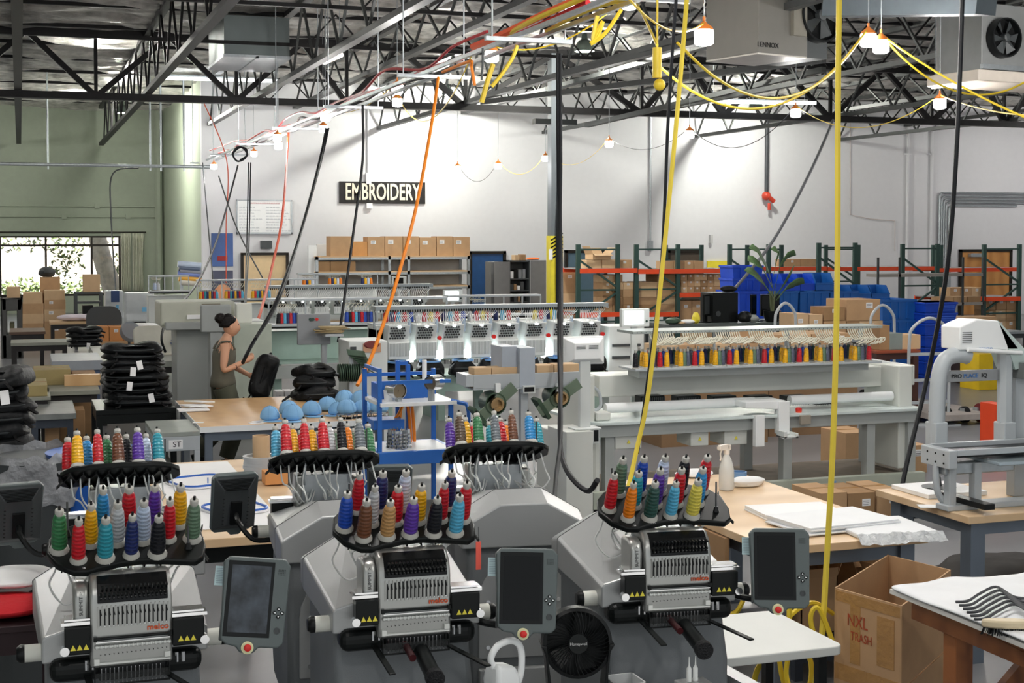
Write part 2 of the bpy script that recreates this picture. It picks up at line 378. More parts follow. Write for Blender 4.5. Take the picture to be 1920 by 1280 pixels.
# posters, wall window, boxes
def flat(name, lab, cat, p, Y, m, th=.03, group=None):
    a = atY(p[0], p[1], Y); b = atY(p[2], p[3], Y)
    return tag(MB().box(a.x, b.x, Y-th, Y, b.z, a.z).build(name, m), lab, cat, group), a, b
o, a, b = flat('poster', 'plain blue poster with red strip, above the other poster', 'poster', (396,437,437,499), YB-.01, mat('blue_poster_print', S(62,92,150), .4, var=.35, scale=1.2))
MB().box(a.x+.15, b.x-.15, YB-.05, YB-.045, b.z+.15, b.z+.27).build('red_strip', mat('dark_red_print', S(150,30,40), .5), o)
o, a, b = flat('poster', 'dark poster with an orange glow, below the blue poster', 'poster', (397,507,437,575), YB-.01, mat('slate_poster_print', S(70,74,96), .4, var=.3, scale=1.5))
MB().lathe([(.22,0),(.22,.01)], n=20, M=Matrix.Translation(((a.x+b.x)/2, YB-.045, (a.z+b.z)/2-.1)) @ Euler((R(90),0,0)).to_matrix().to_4x4()).build('orange_disc', mat('orange_print', S(214,150,110), .5), o)
a = atY(455, 477, YB-.06); b = atY(538, 575, YB-.06)
iw = struct(MB().box(a.x, b.x, YB-.04, YB, b.z, a.z).build('window_2', mat('tan_interior', S(222,194,150), .4)))
f = MB()
for q in ((a.x-.05,a.x+.02,b.z,a.z), (b.x-.02,b.x+.05,b.z,a.z), (a.x-.05,b.x+.05,a.z-.02,a.z+.05), (a.x-.05,b.x+.05,b.z-.05,b.z+.02)): f.box(q[0], q[1], YB-.1, YB, q[2], q[3])
f.build('window_frame', DKB, iw)
flat('thermostat', 'small grey control box on the wall below the whiteboard', 'control box', (488,451,509,466), YB-.01, DGREY, .1)
flat('wall_device', 'small white square device below the sign', 'wall device', (686,381,697,391), YB-.01, WHITE, .1)
flat('wall_bottle_holder', 'slim white hanging holder on the wall above the racks', 'holder', (1329,440,1334,456), YB-.01, mat('pale_grey', S(190,190,190), .5), .1)
flat('caution_board', 'yellow board on the wall behind the racks', 'board', (1325,489,1362,506), YB-.01, YELLOW, .05)
flat('electrical_panel', 'grey electrical panel on the right wall stretch behind the racks', 'electrical panel', (1745,483,1775,560), YB-.01, STEEL, .2)
# doors in the back wall
def door(n, p0, p1, ytop, m, frame=DKB, leaves_=1):
    a = atY(p0, ytop, YB-.05); b = atY(p1, ytop, YB-.05); o = MB()
    for x0, x1, z0, z1 in ((a.x-.08,a.x,0,a.z+.08), (b.x,b.x+.08,0,a.z+.08), (a.x-.08,b.x+.08,a.z,a.z+.08)): o.box(x0, x1, YB-.1, YB, z0, z1)
    d = struct(o.build('door_%d' % n, frame)); l = MB(); w = (b.x-a.x)/leaves_
    for k in range(leaves_): l.box(a.x+k*w+.01, a.x+(k+1)*w-.01, YB-.06, YB, .01, a.z)
    l.build('door_leaf', m, d); return d, a, b
DW = wave_mat('oak_door', S(196,140,78), S(176,120,62), .8, 'X', .4, dist=4, bump=.02)
d, a, b = door(1, 1803, 1893, 472, DW, leaves_=2)
MB().box(a.x+.25, a.x+.75, YB-.2, YB-.06, a.z-.16, a.z-.05).build('door_closer', STEEL, d)
door(2, 884, 943, 476, mat('blue_door_paint', S(30,72,120), .35, var=.1))
door(3, 1064, 1133, 474, mat('blue_grey_door', S(84,108,124), .4))
door(4, 1256, 1312, 474, mat('dark_brown_door', S(70,60,50), .5))
# ---------------------------------------------------------------- roof
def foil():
    m = mat('foil_roof_insulation', S(200,197,192), .34, .4, var=.42, scale=3.5); n = m.node_tree; L = n.links.new; b = n.nodes['Principled BSDF']; t = n.nodes['Texture Coordinate']  # strong noise in the colour imitates light and dark folds of the foil
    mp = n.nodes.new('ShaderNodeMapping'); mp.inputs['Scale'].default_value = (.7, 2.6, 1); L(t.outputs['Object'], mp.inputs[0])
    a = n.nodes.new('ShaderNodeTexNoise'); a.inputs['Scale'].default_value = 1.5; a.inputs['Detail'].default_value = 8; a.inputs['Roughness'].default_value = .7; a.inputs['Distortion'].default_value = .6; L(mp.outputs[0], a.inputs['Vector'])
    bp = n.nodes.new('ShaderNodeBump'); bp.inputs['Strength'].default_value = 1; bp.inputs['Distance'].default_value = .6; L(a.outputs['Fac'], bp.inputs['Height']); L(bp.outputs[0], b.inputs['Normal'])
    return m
rb = MB(); ny, nx = 300, 110; q = random.Random(5); vs = []
for j in range(ny+1):
    y = -4+(54.0)*j/ny
    for i in range(nx+1):
        x = -14+48*i/nx; ph = (y % .9)/.9
        vs.append((x+q.uniform(-.08,.08), y+q.uniform(-.03,.03), ZR-.08-.08*math.sin(math.pi*ph)**.6 + q.uniform(-.05,.05) + .06*math.sin(x*1.7+3*math.sin(y*.9))*math.sin(y*2.3+x*.4)))
rb.mesh(vs, [(j*(nx+1)+i, j*(nx+1)+i+1, (j+1)*(nx+1)+i+1, (j+1)*(nx+1)+i) for j in range(ny) for i in range(nx)])
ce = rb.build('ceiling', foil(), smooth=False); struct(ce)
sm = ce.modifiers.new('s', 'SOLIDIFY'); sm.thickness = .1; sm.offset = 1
def truss_y(X, y0, y1, zb, zt, pan, t=.09):
    o = MB()
    for z in (zb, zt): o.box(X-t*.8, X+t*.8, y0, y1, z-t/2, z+t/2)
    y = y0; k = 0
    while y+pan <= y1+.01:
        o.bar((X, y, zb), (X, y+pan/2, zt), t*.45); o.bar((X, y+pan/2, zt), (X, y+pan, zb), t*.45); y += pan; k += 1
    return struct(o.build('roof_truss', TRUSSG if X > 4 else TRUSS))
for k, X in enumerate((-7.2, -4.8, -2.4, 0, 2.5, 4.75, 7.0, 9.3, 11.7, 14.1, 16.5, 18.9, 21.3, 23.7, 26.1)):
    truss_y(X, 8 if X not in (-2.4,) else 20, 38 if X > 4 else 47.5, 5.95 if k % 2 == 0 and X > 5 else 5.45, 6.62, 2.0)
yy = 10.0
while yy < 48:   # purlins
    x1 = 34 if yy < YB else XC
    struct(MB().box(-14, x1, yy-.035, yy+.035, 6.60, 6.67).build('roof_purlin', TRUSS)); yy += 2.75
# light joists crossing between the purlins, with slim zigzag webs
for yy in (16.5, 21.5, 26, 36.8):
    o = MB(); o.box(-10 if yy < 30 else XC, 33.5, yy-.04, yy+.04, 5.98, 6.04); x = 5.0
    while x < 33:
        o.bar((x, yy, 6.0), (x+.55, yy, 6.6), .03); o.bar((x+.55, yy, 6.6), (x+1.1, yy, 6.0), .03); x += 1.1
    struct(o.build('roof_joist', TRUSS))
# the main girder along X carried by the column
YG = 30.0; zb = atY(1040, 207, YG).z; zt = atY(1040, 101, YG).z
o = MB(); o.box(-14, 33.9, YG-.12, YG+.12, zb-.07, zb+.07); o.box(-14, 33.9, YG-.12, YG+.12, zt-.08, zt+.08)
bot = [-88, 180, 443, 650, 873, 1203, 1357, 1557, 1747, 1883, 2030]; top = [-220, 50, 317, 567, 745, 1040, 1285, 1460, 1657, 1840, 1960]
for k, p in enumerate(bot):
    X = atY(p, 180, YG).x; xl = atY(top[k], 100, YG).x
    o.bar((xl, YG, zt), (X, YG, zb), .11)
    if k+1 < len(top): o.bar((atY(top[k+1], 100, YG).x, YG, zt), (X, YG, zb), .11)
    o.bar((X, YG, zb), (X, YG, zt), .07)
struct(o.build('roof_girder', TRUSS))
# column
c = atY(1040, 400, YG); zy = atY(1040, 442, YG).z
col = struct(MB().box(c.x-.13, c.x+.13, YG-.13, YG+.13, 0, zt).build('trim_1', mat('grey_column_paint', S(112,118,124), .5, .2, var=.04), bevel=.01)); col['label'] = 'grey steel column with yellow base'
MB().box(c.x-.145, c.x+.145, YG-.145, YG+.145, 0, zy).build('yellow_base', YELLOW, col)
o = MB()
for k in range(6):
    for sx in (-1, 1): o.bar((c.x-.15, YG-.148, zy-.1-.14*k*.6), (c.x+.14, YG-.148, zy+.06-.14*k*.6), .008, .03)
o.box(c.x-.5, c.x+.5, YG-.1, YG+.1, zb-.32, zb-.2); o.build('column_marking', BLACK, col)
o = MB()
for px_, r_ in ((1047, .035), (1051, .025)): q = atY(px_, 400, YG-.25); o.tube([(q.x, YG-.25, 6.4), (q.x+.02, YG-.25, 4), (q.x-.02, YG-.25, 2.5), (q.x, YG-.2, .6)], r_)
o.build('cable_bundle', BLKC, col, smooth=True)
flat('notice', 'white notice taped on the yellow column base', 'notice', (1029,467,1036,487), YG-.16, PAPER, .01)
# braces running diagonally overhead
for (p0, y0, d0), (p1, y1, d1), lab in (((1053,140,25.3),(1420,50,19.5),'grey'),((905,192,30),(1545,112,24),'grey'),((1100,235,33),(1545,130,28),'grey')):
    struct(MB().bar(atD(p0,y0,d0), atD(p1,y1,d1), .14, .1).build('roof_brace', TRUSSG))
# ---------------------------------------------------------------- overhead tray with its rods
zT = 4.5; XT = 4.75
tray = thing('cable_tray', 'long hanging steel cable tray receding to the far wall', 'cable tray', (XT,0,0))
o = MB()
for dx in (-.12, .12): o.box(dx-.02, dx+.02, 8.2, 37.8, zT-.02, zT+.02)
o.build('rail', STEEL, tray)
trY = []
for px, py in ((1160,-15),(1000,68),(811,137),(665,196),(557,237),(497,267),(435,287),(395,303)):
    d = (zT-H)*F/(440-py); p = atZ(px, py, zT); trY.append(p.y)
    MB().box(-.45, .45, p.y-.03, p.y+.03, zT-.06, zT-.02).build('crossbar', STEEL, tray)
    for dx in (-.38, .38): MB().cyl((dx, p.y, zT-.04), (dx, p.y, 6.7), .009, n=6).build('hanger_rod', STEEL, tray)
# long horizontal pipe at left
p0 = atY(-60, 306, 37.5); p1 = atY(395, 309, 37.5)
hp = thing('air_pipe', 'long thin horizontal air pipe hanging before the grey green wall', 'pipe', (0,0,0))
MB().cyl((p0.x-4, 37.5, p0.z), (p1.x, 37.5, p0.z), .045).build('pipe', STEEL, hp, smooth=True)
for px in (90, 282, 302, 345): q = atY(px, 300, 37.5); MB().cyl((q.x, 37.5, p0.z-.12), (q.x, 37.5, 6.7), .025, n=6).build('hanger_rod', STEEL, hp)
# cables lying along the tray
def trk(off, zo, wob, r, y0, y1, seed):
    q = random.Random(seed); n = int((y1-y0)/1.3); return [(XT+off+q.uniform(-wob,wob), y0+(y1-y0)*k/n, zT+zo+q.uniform(-wob,wob)*.7) for k in range(n+1)]
cable('cable', 'thick orange cable bundled along the near half of the tray', trk(-.05,.12,.05,0,8,15,1), .04, mat('orange_red_cable', S(240,96,40), .45))
cable('cable', 'thick red cable running the length of the hanging tray', trk(.06,.1,.07,0,12,37,2), .03, REDC)
cable('cable', 'second slimmer crimson cable along the far half of the tray', trk(-.12,.13,.12,0,14,37,3), .018, REDC)
cable('cable', 'black cable wandering along the tray', trk(.1,.08,.12,0,16,37.5,4), .018, BLKC)
cable('cable', 'yellow cable wound along the near tray', trk(-.1,.06,.1,0,8,14,5), .025, YELC)
cable('cable', 'slim yellow cable beside the thick yellow one on the tray', trk(.1,-.02,.12,0,8,13,6), .018, YELC)
# ---------------------------------------------------------------- lamps
def bulb(px, py, wpx, lab, P=160, dia=.16, zc=1):
    d = dia*F/wpx; p = atD(px, py, d); h = dia*.95
    t = thing('work_light', lab, 'lamp', p, 0, 'hanging work lights' if False else None)
    MB().lathe([(dia*.36,-h*.55),(dia*.5,-h*.45),(dia*.5,h*.2),(dia*.45,h*.3)], n=14).build('glass', BULB, t, smooth=True)
    MB().lathe([(dia*.5,h*.28),(dia*.42,h*.45),(dia*.2,h*.62),(.012,h*.75),(.012,h*1.0)], n=14).build('cap', mat('orange_lamp_cap', S(240,140,60), .5), t, smooth=True)
    ht = 6.78
    if ht: MB().cyl((0,0,h), (0,0,ht-p.z), .006, n=5).build('chain', STEEL, t)
    if P: light('POINT', p-Vector((0,0,.02)), P*(1.0 if d < 16 else 1.0 if d < 16 else .8 if d < 22 else .5)*(.8 if px < 500 else 1), (1,.97,.93), size=.12).parent = None
    return p
LB = {}
TR = 4.45
for k, (px, py, wp, lab, P, zc) in enumerate((
    (1180, 4, 27, 'glowing work light at the top edge of the picture by yellow cables', 110, 0),
    (922, 103, 26, 'glowing work light under the second tray crossbar from the camera', 170, 0),
    (745, 165, 21, 'upper of two stacked work lights under the third crossbar', 100, 0),
    (745, 190, 19, 'lower of two stacked work lights under the third crossbar', 100, 0),
    (610, 218, 18, 'upper of two work lights just above the black cable bundle', 120, 0),
    (606, 240, 16, 'lower of two work lights where the black cable bundle starts', 100, 0),
    (520, 257, 16, 'upper of two work lights midway down the far half of the tray', 120, 0),
    (522, 272, 15, 'lower of two work lights midway down the far half of the tray', 120, 0),
    (476, 287, 12, 'small work light beside the coil of black cable on the tray', 120, 0),
    (401, 311, 12, 'farthest work light at the end of the tray', 110, 0),
    (858, 315, 13, 'leftmost work light of the string hanging before the white wall', 150, 6.7),
    (934, 310, 13, 'work light of the wall string, second from the left', 150, 6.7),
    (1023, 296, 13, 'work light of the wall string hanging just left of the column', 150, 6.7),
    (1142, 268, 15, 'work light of the wall string hanging right of the column', 150, 6.7),
    (1293, 250, 17, 'work light hanging behind the left yellow strap', 170, 6.7),
    (1492, 210, 19, 'small work light hanging left of the right yellow strap near girder', 170, 6.7),
    (1762, 192, 23, 'work light hanging below the white tube lamp at right', 180, 6.7),
    (1320, 66, 36, 'large near work light at upper right, left of the heater', 170, 6.7),
    (1628, 72, 30, 'left of the two paired work lights on a chain at upper right', 110, 6.7),
    (1652, 84, 30, 'right of the two paired work lights on a chain at upper right', 110, 0))):
    LB[k] = bulb(px, py, wp, lab, P, zc=zc)
# unseen lamps added out of view to brighten the machines and walls
for x, y, z, P in ((1.6, 5.2, 4.4, 120), (-1.2, 6.4, 4.5, 100), (4.2, 6.6, 4.4, 130), (3.6, 2.0, 4.3, 90), (0, 1.2, 4.4, 60), (7.0, 9.0, 4.6, 130), (-2.5, 12, 4.8, 130), (.5, 12.5, 5.0, 150), (-4, 19, 5.2, 130), (-3,30,5.2,330), (-6,38,5.4,400), (-2.6,41,5.0,300), (-9,24,5.2,250), (30,34,5.2,320), (12, 13, 5, 150), (20, 22, 5, 260), (26, 28, 5, 240)):
    t = thing('work_light', 'added unseen work light hanging out of view', 'lamp', (x,y,z), 0, 'added work lights out of view')
    MB().lathe([(.06,-.08),(.08,-.07),(.08,.03),(.07,.05)], n=14).build('glass', BULB, t, smooth=True)
    MB().lathe([(.08,.05),(.06,.08),(.01,.12),(.006,6.78-z)], n=10).build('cap', mat('orange_lamp_cap', S(240,140,60), .5), t, smooth=True)
    light('POINT', (x,y,z-.02), P*(1.35 if y < 8 else 1.0), (1,.97,.93), size=.12)
def sag(a, b, s, r, m, lab, up=.1, name='lamp_cable'):
    a = Vector(a)+Vector((0,0,up)); b = Vector(b)+Vector((0,0,up)); n = 8
    r = r*.6; cable(name, lab, [a.lerp(b, k/n)-Vector((0,0,s*2.2*(k/n)*(1-k/n))) for k in range(n+1)], r, m)
sag(LB[3], atD(884,122,15.5), 1.0, .012, YELC, 'yellow cable sagging from the stacked work lights')
sag(LB[4], LB[2], .35, .008, YELC, 'thin yellow cable sagging between the tray lights')
sag(LB[10], LB[11], .8, .008, BLKC, 'thin sagging cable between leftmost two lights of the wall string')
sag(LB[11], LB[12], .7, .008, YELC, 'thin yellow cable sagging from second to third wall string light')
sag(LB[12], LB[13], .7, .008, YELC, 'thin cable sagging behind the grey column')
sag(LB[13], LB[14], .55, .008, BLKC, 'thin dark cable sagging right of the column')
sag(LB[14], LB[15], .9, .01, BLKC, 'thin cable sagging toward the dark vertical pipe')
sag(LB[15], LB[16], .7, .012, YELC, 'yellow cable sagging across the right part of the girder')
sag(LB[16], atD(1990,236,14), .15, .015, YELC, 'yellow cable running off right from the lamp by the tube')
sag(LB[18], atD(1270,105,11), 1.0, .02, YELC, 'upper thick yellow cable sagging left from the paired lights')
sag(LB[18], atD(1225,138,12), 1.05, .02, YELC, 'lower thick yellow cable sagging left from the paired lights')
sag(LB[19], atD(1925,170,15), .6, .018, YELC, 'yellow cable sagging right from the paired lights past the tube lamp')
sag(LB[19], atD(1925,242,13), .1, .018, YELC, 'lower yellow cable running right from the paired lights')
sag(LB[0], atD(1232,115,9), -.05, .016, YELC, 'yellow cable from the top lamp to the hanging plug')
sag(LB[17], atD(1172,20,9), .25, .014, YELC, 'yellow cable between the top lamp and the large near lamp')
sag(LB[1], LB[0], .45, .016, YELC, 'yellow cable sagging under the near tray lights')
o = MB(); a = atD(1232, 115, 10.5); o.cyl(a+Vector((0,0,.1)), a-Vector((0,0,.12)), .035); o.sphere(a-Vector((-.02,0,.17)), .045); o.cyl(a+Vector((0,0,.1)), (a.x, a.y, 6.7), .008)
tag(o.build('cable_connector', YELC, smooth=True), 'hanging yellow plug connector on a cord at upper right', 'plug')
cable('cable_loop', 'loop of yellow cable knotted below the top lamp', [atD(*p) for p in ((1120,30,9),(1112,75,9),(1130,40,9),(1122,65,9),(1108,82,9),(1135,62,9),(1165,18,9))], .014, YELC)
# trolley tubes
for (a, b, m, lab) in (((608,117,26),(640,103,25),WARMB,'short warm tube lamp along the slanted truss'),((352,101,34),(402,101,34),WARMB,'bright warm tube lamp left of the sheet metal duct box'),((300,146,36),(520,152,36),COOLB,'long cool tube lamp below the sheet metal duct box'),((1747,162,22),(1806,155,22),WARMB,'white tube lamp hanging at upper right'),((1316,190,33),(1530,193,33),COOLB,'long dim tube lamp behind the girder at right')):
    p, q = atD(*a), atD(*b); t = thing('tube_lamp', lab, 'lamp', p)
    MB().cyl((0,0,0), q-p, .04).build('tube', m, t, smooth=True)
    MB().box(min(0,(q-p).x)-.02, max(0,(q-p).x)+.02, -.04, .04, .05, .09, Matrix.Rotation(0,4,'Z')).build('housing', STEEL, t)
    for k in (0.1,.9): v = (q-p)*k; MB().cyl(v+Vector((0,0,.05)), (v.x, v.y, 6.7-p.z), .006, n=4).build('cord', STEEL, t)
def highbay(px, py, wpx, dia, lab, tilt=0, on=BULB, pw=380):
    d = dia*F/wpx; p = atD(px, py, d); t = thing('high_bay_lamp', lab, 'lamp', p)
    g = mat('green_grey_enamel', S(86,98,92), .4, .3)
    MB().lathe([(dia*.5,0),(dia*.5,.02),(dia*.44,dia*.3),(dia*.3,dia*.5),(dia*.16,dia*.58),(dia*.12,dia*.85),(.02,dia*.9)], n=20, M=Matrix.Rotation(R(tilt),4,'Y')).build('shade', g, t, smooth=True)
    MB().lathe([(dia*.46,-.005),(dia*.46,.015)], n=20, M=Matrix.Rotation(R(tilt),4,'Y')).build('lens', on, t)
    MB().cyl((0,0,dia*.85), (0,0,6.75-p.z), .012, n=6).build('stem', STEEL, t)
    if pw: light('POINT', p-Vector((0,0,.08)), pw, (1,1,.9), size=.15)
LOWG = mat('dim_lamp_lens', (.75,.9,.8), .3, emit=.8, var=0); LOWY = mat('glowing_lamp_lens', (1,1,.85), .3, emit=3, var=0)
highbay(180, 63, 40, .45, 'large bell shaped high bay lamp at the top left', 0, LOWG)
highbay(141, 158, 26, .4, 'glowing white high bay lamp right of the left truss', 12)
highbay(230, 212, 27, .4, 'bell lamp hanging before the far wall corner', 0, LOWY)
highbay(1096, 96, 38, .42, 'green bell lamp hanging near the top of the column', 0, LOWY)
highbay(840, 178, 23, .32, 'small bell lamp hanging behind the girder left of the column', 0, LOWY)
highbay(1417, 203, 27, .4, 'glowing white bell lamp behind the girder at right', 0, BULB)
# ---------------------------------------------------------------- units at the roof
DUCT = mat('duct_sheet_metal', S(104,112,112), .4, .6, var=.06, scale=2)
a = atY(420, 42, 26); b = atY(543, 108, 26)
t = thing('duct_box', 'large grey sheet metal duct box hanging under the roof', 'duct box', (0,0,0))
MB().box(a.x, b.x, 26, 28.2, b.z, 6.5).build('casing', DUCT, t)
o = MB(); o.box(a.x-.02, b.x+.02, 25.98, 28.22, b.z-.03, b.z+.02); o.box((a.x+b.x)/2-.03, (a.x+b.x)/2+.03, 25.98, 28.22, b.z-.05, b.z); o.build('flange', STEEL, t)
HV = mat('beige_grey_casing', S(112,110,104), .5, var=.03)
def fanface(t, c, r, M, n=5):
    def MM(): return M
    o = MB(); o.lathe([(r,0),(r,.12),(r*.92,.12),(r*.92,0)], n=28, M=M); o.build('fan_ring', BLACK, t, smooth=True)
    o = MB(); o.lathe([(r*.92,.02),(r*.92,.03)], n=28, M=M); o.build('fan_opening', mat('dark_opening', S(16,17,18), .9), t)
    o = MB(); o.lathe([(r*.2,.04),(r*.2,.12),(r*.1,.13)], n=14, M=M)
    for k in range(n):
        a = 2*math.pi*k/n; o.mesh([(r*.15*math.cos(a), r*.15*math.sin(a), .06), (r*.85*math.cos(a-.25), r*.85*math.sin(a-.25), .05), (r*.85*math.cos(a+.3), r*.85*math.sin(a+.3), .1), (r*.2*math.cos(a+.6), r*.2*math.sin(a+.6), .1)], [(0,1,2,3)], M)
    o.build('fan_blades', DGREY, t)
p = atD(1422, 98, 18); t = thing('unit_heater', 'boxy beige unit heater with papers stuck on, hanging at upper right', 'heater', p, R(14))
MB().box(0, .85, 0, 1.0, 0, 1.25).build('casing', HV, t, bevel=.01)
MB().box(.55, .78, -.06, 0, .25, .75).build('junction_box', mat('beige_grey_box', S(126,122,112), .5), t)
MB().box(.0, .85, .01, 1.0, -.02, 0).build('base_pan', mat('pale_pan', S(190,186,178), .4, .3), t)
o = MB(); o.box(.02, .3, -.01, 0, .72, 1.2); o.box(.42, .55, -.01, 0, .78, 1.2); o.build('notice', PAPER, t)
MB().box(.32, .38, -.01, 0, .9, 1.2).build('warning_strip', BLACK, t)
text('lettering', 'LENNOX', .09, BLACK, t, (.16,-.004,.1), (R(90),0,0), 1, .003)
MB().box(.85, 1.25, .05, .95, 0, 1.2).build('fan_shroud', DGREY, t)
fanface(t, 0, .36, Matrix.Translation((1.05, .04, .55)) @ Euler((R(90),0,0)).to_matrix().to_4x4())
o = MB()
for x, y in ((.05,.1),(.8,.1),(.05,.9),(.8,.9)): o.cyl((x,y,1.2), (x,y,6.8-p.z), .012, n=5)
o.build('hanger_rod', STEEL, t)
p = atD(1840, 132, 18); t = thing('unit_cooler', 'pale fan unit with round black fan at the top right corner', 'fan unit', p, R(8))
MB().box(0, 2.0, 0, .8, 0, .85).build('casing', mat('pale_casing', S(128,130,130), .4), t, bevel=.01)
MB().box(-.15, 2.1, -.1, .8, -.14, 0).build('drip_pan', mat('pale_drip_pan', S(206,196,184), .5), t, bevel=.01)
for cx in (.32, .98, 1.6): fanface(t, 0, .25, Matrix.Translation((cx, .0, .42)) @ Euler((R(90),0,0)).to_matrix().to_4x4(), 6)
MB().box(-.02, 2.02, -.05, 0, .02, .08).build('trim_bar', STEEL, t)
o = MB()
for x in (.1, 1.9): o.cyl((x,.4,.8), (x,.4,6.8-p.z), .015, n=5)
o.build('hanger_rod', STEEL, t)
a = atD(1560, 14, 17); b = atD(1850, 8, 15)
tag(MB().bar(a, b, .3, .22).build('duct', mat('blue_grey_duct', S(96,106,112), .4, .5)), 'long blue grey duct crossing the top right', 'duct')
# ================================================================ thread cones
_cone = {}
def cone_proto(color, L=.15, r=.0235):
    k = (color, L, r)
    if k in _cone: return _cone[k]
    sp_ = MB(); sp_.lathe([(r*1.32,0),(r*1.32,.004),(r*1.08,.016),(r*.6,.018),(r*.5,L*.86),(r*.5,L*.9),(r*.58,L*.905),(r*.58,L*.985),(r*.5,L)], n=16)
    sm = sp_.build('spool', mat('grey_spool_plastic', S(176,175,168), .45, var=.03), smooth=True); me1 = sm.data; bpy.data.objects.remove(sm)
    t = MB().lathe([(r*.98,.014),(r*1.06,.03),(r*1.0,L*.5),(r*.86,L*.76),(r*.74,L*.83),(r*.5,L*.875)], n=18).build('thread', thread(color), smooth=True); me2 = t.data; bpy.data.objects.remove(t)
    p = MB().cyl((0,0,L-.004), (0,0,L+.012), r*.2, n=6).build('pin', BLACKM); me3 = p.data; bpy.data.objects.remove(p)
    _cone[k] = (me1, me2, me3); return _cone[k]
def cone(color, M, label, group=None, L=.15, r=.0235):
    meshes = cone_proto(color, L, r)
    t = bpy.data.objects.new('thread_cone', None); C.objects.link(t); t.matrix_world = M
    tag(t, label, 'thread cone', group)
    for nm, me in zip(('spool','thread','pin'), meshes):
        o = bpy.data.objects.new(nm, me); C.objects.link(o); o.parent = t
    return t
_cm = {}
def small_cone(color, loc, label, group=None, h=.12, r=.024, tilt=None):
    k = (color, h, r)
    if k not in _cm:
        m = MB(); m.lathe([(r*1.3,0),(r*1.3,.006),(r*.9,.012)], n=10); m.lathe([(r*.45,h*.86),(r*.5,h*.88),(r*.5,h)], n=8); m.m(1); m.lathe([(r,.012),(r*1.02,.03),(r*.85,h*.75),(r*.45,h*.87)], n=10)
        o = m.build('thread_cone', [mat('grey_spool_plastic', S(196,194,186)), thread(color)], smooth=True); _cm[k] = o.data; bpy.data.objects.remove(o)
    o = bpy.data.objects.new('thread_cone', _cm[k]); C.objects.link(o); o.location = loc
    if tilt: o.rotation_euler = tilt
    return tag(o, label, 'thread cone', group)
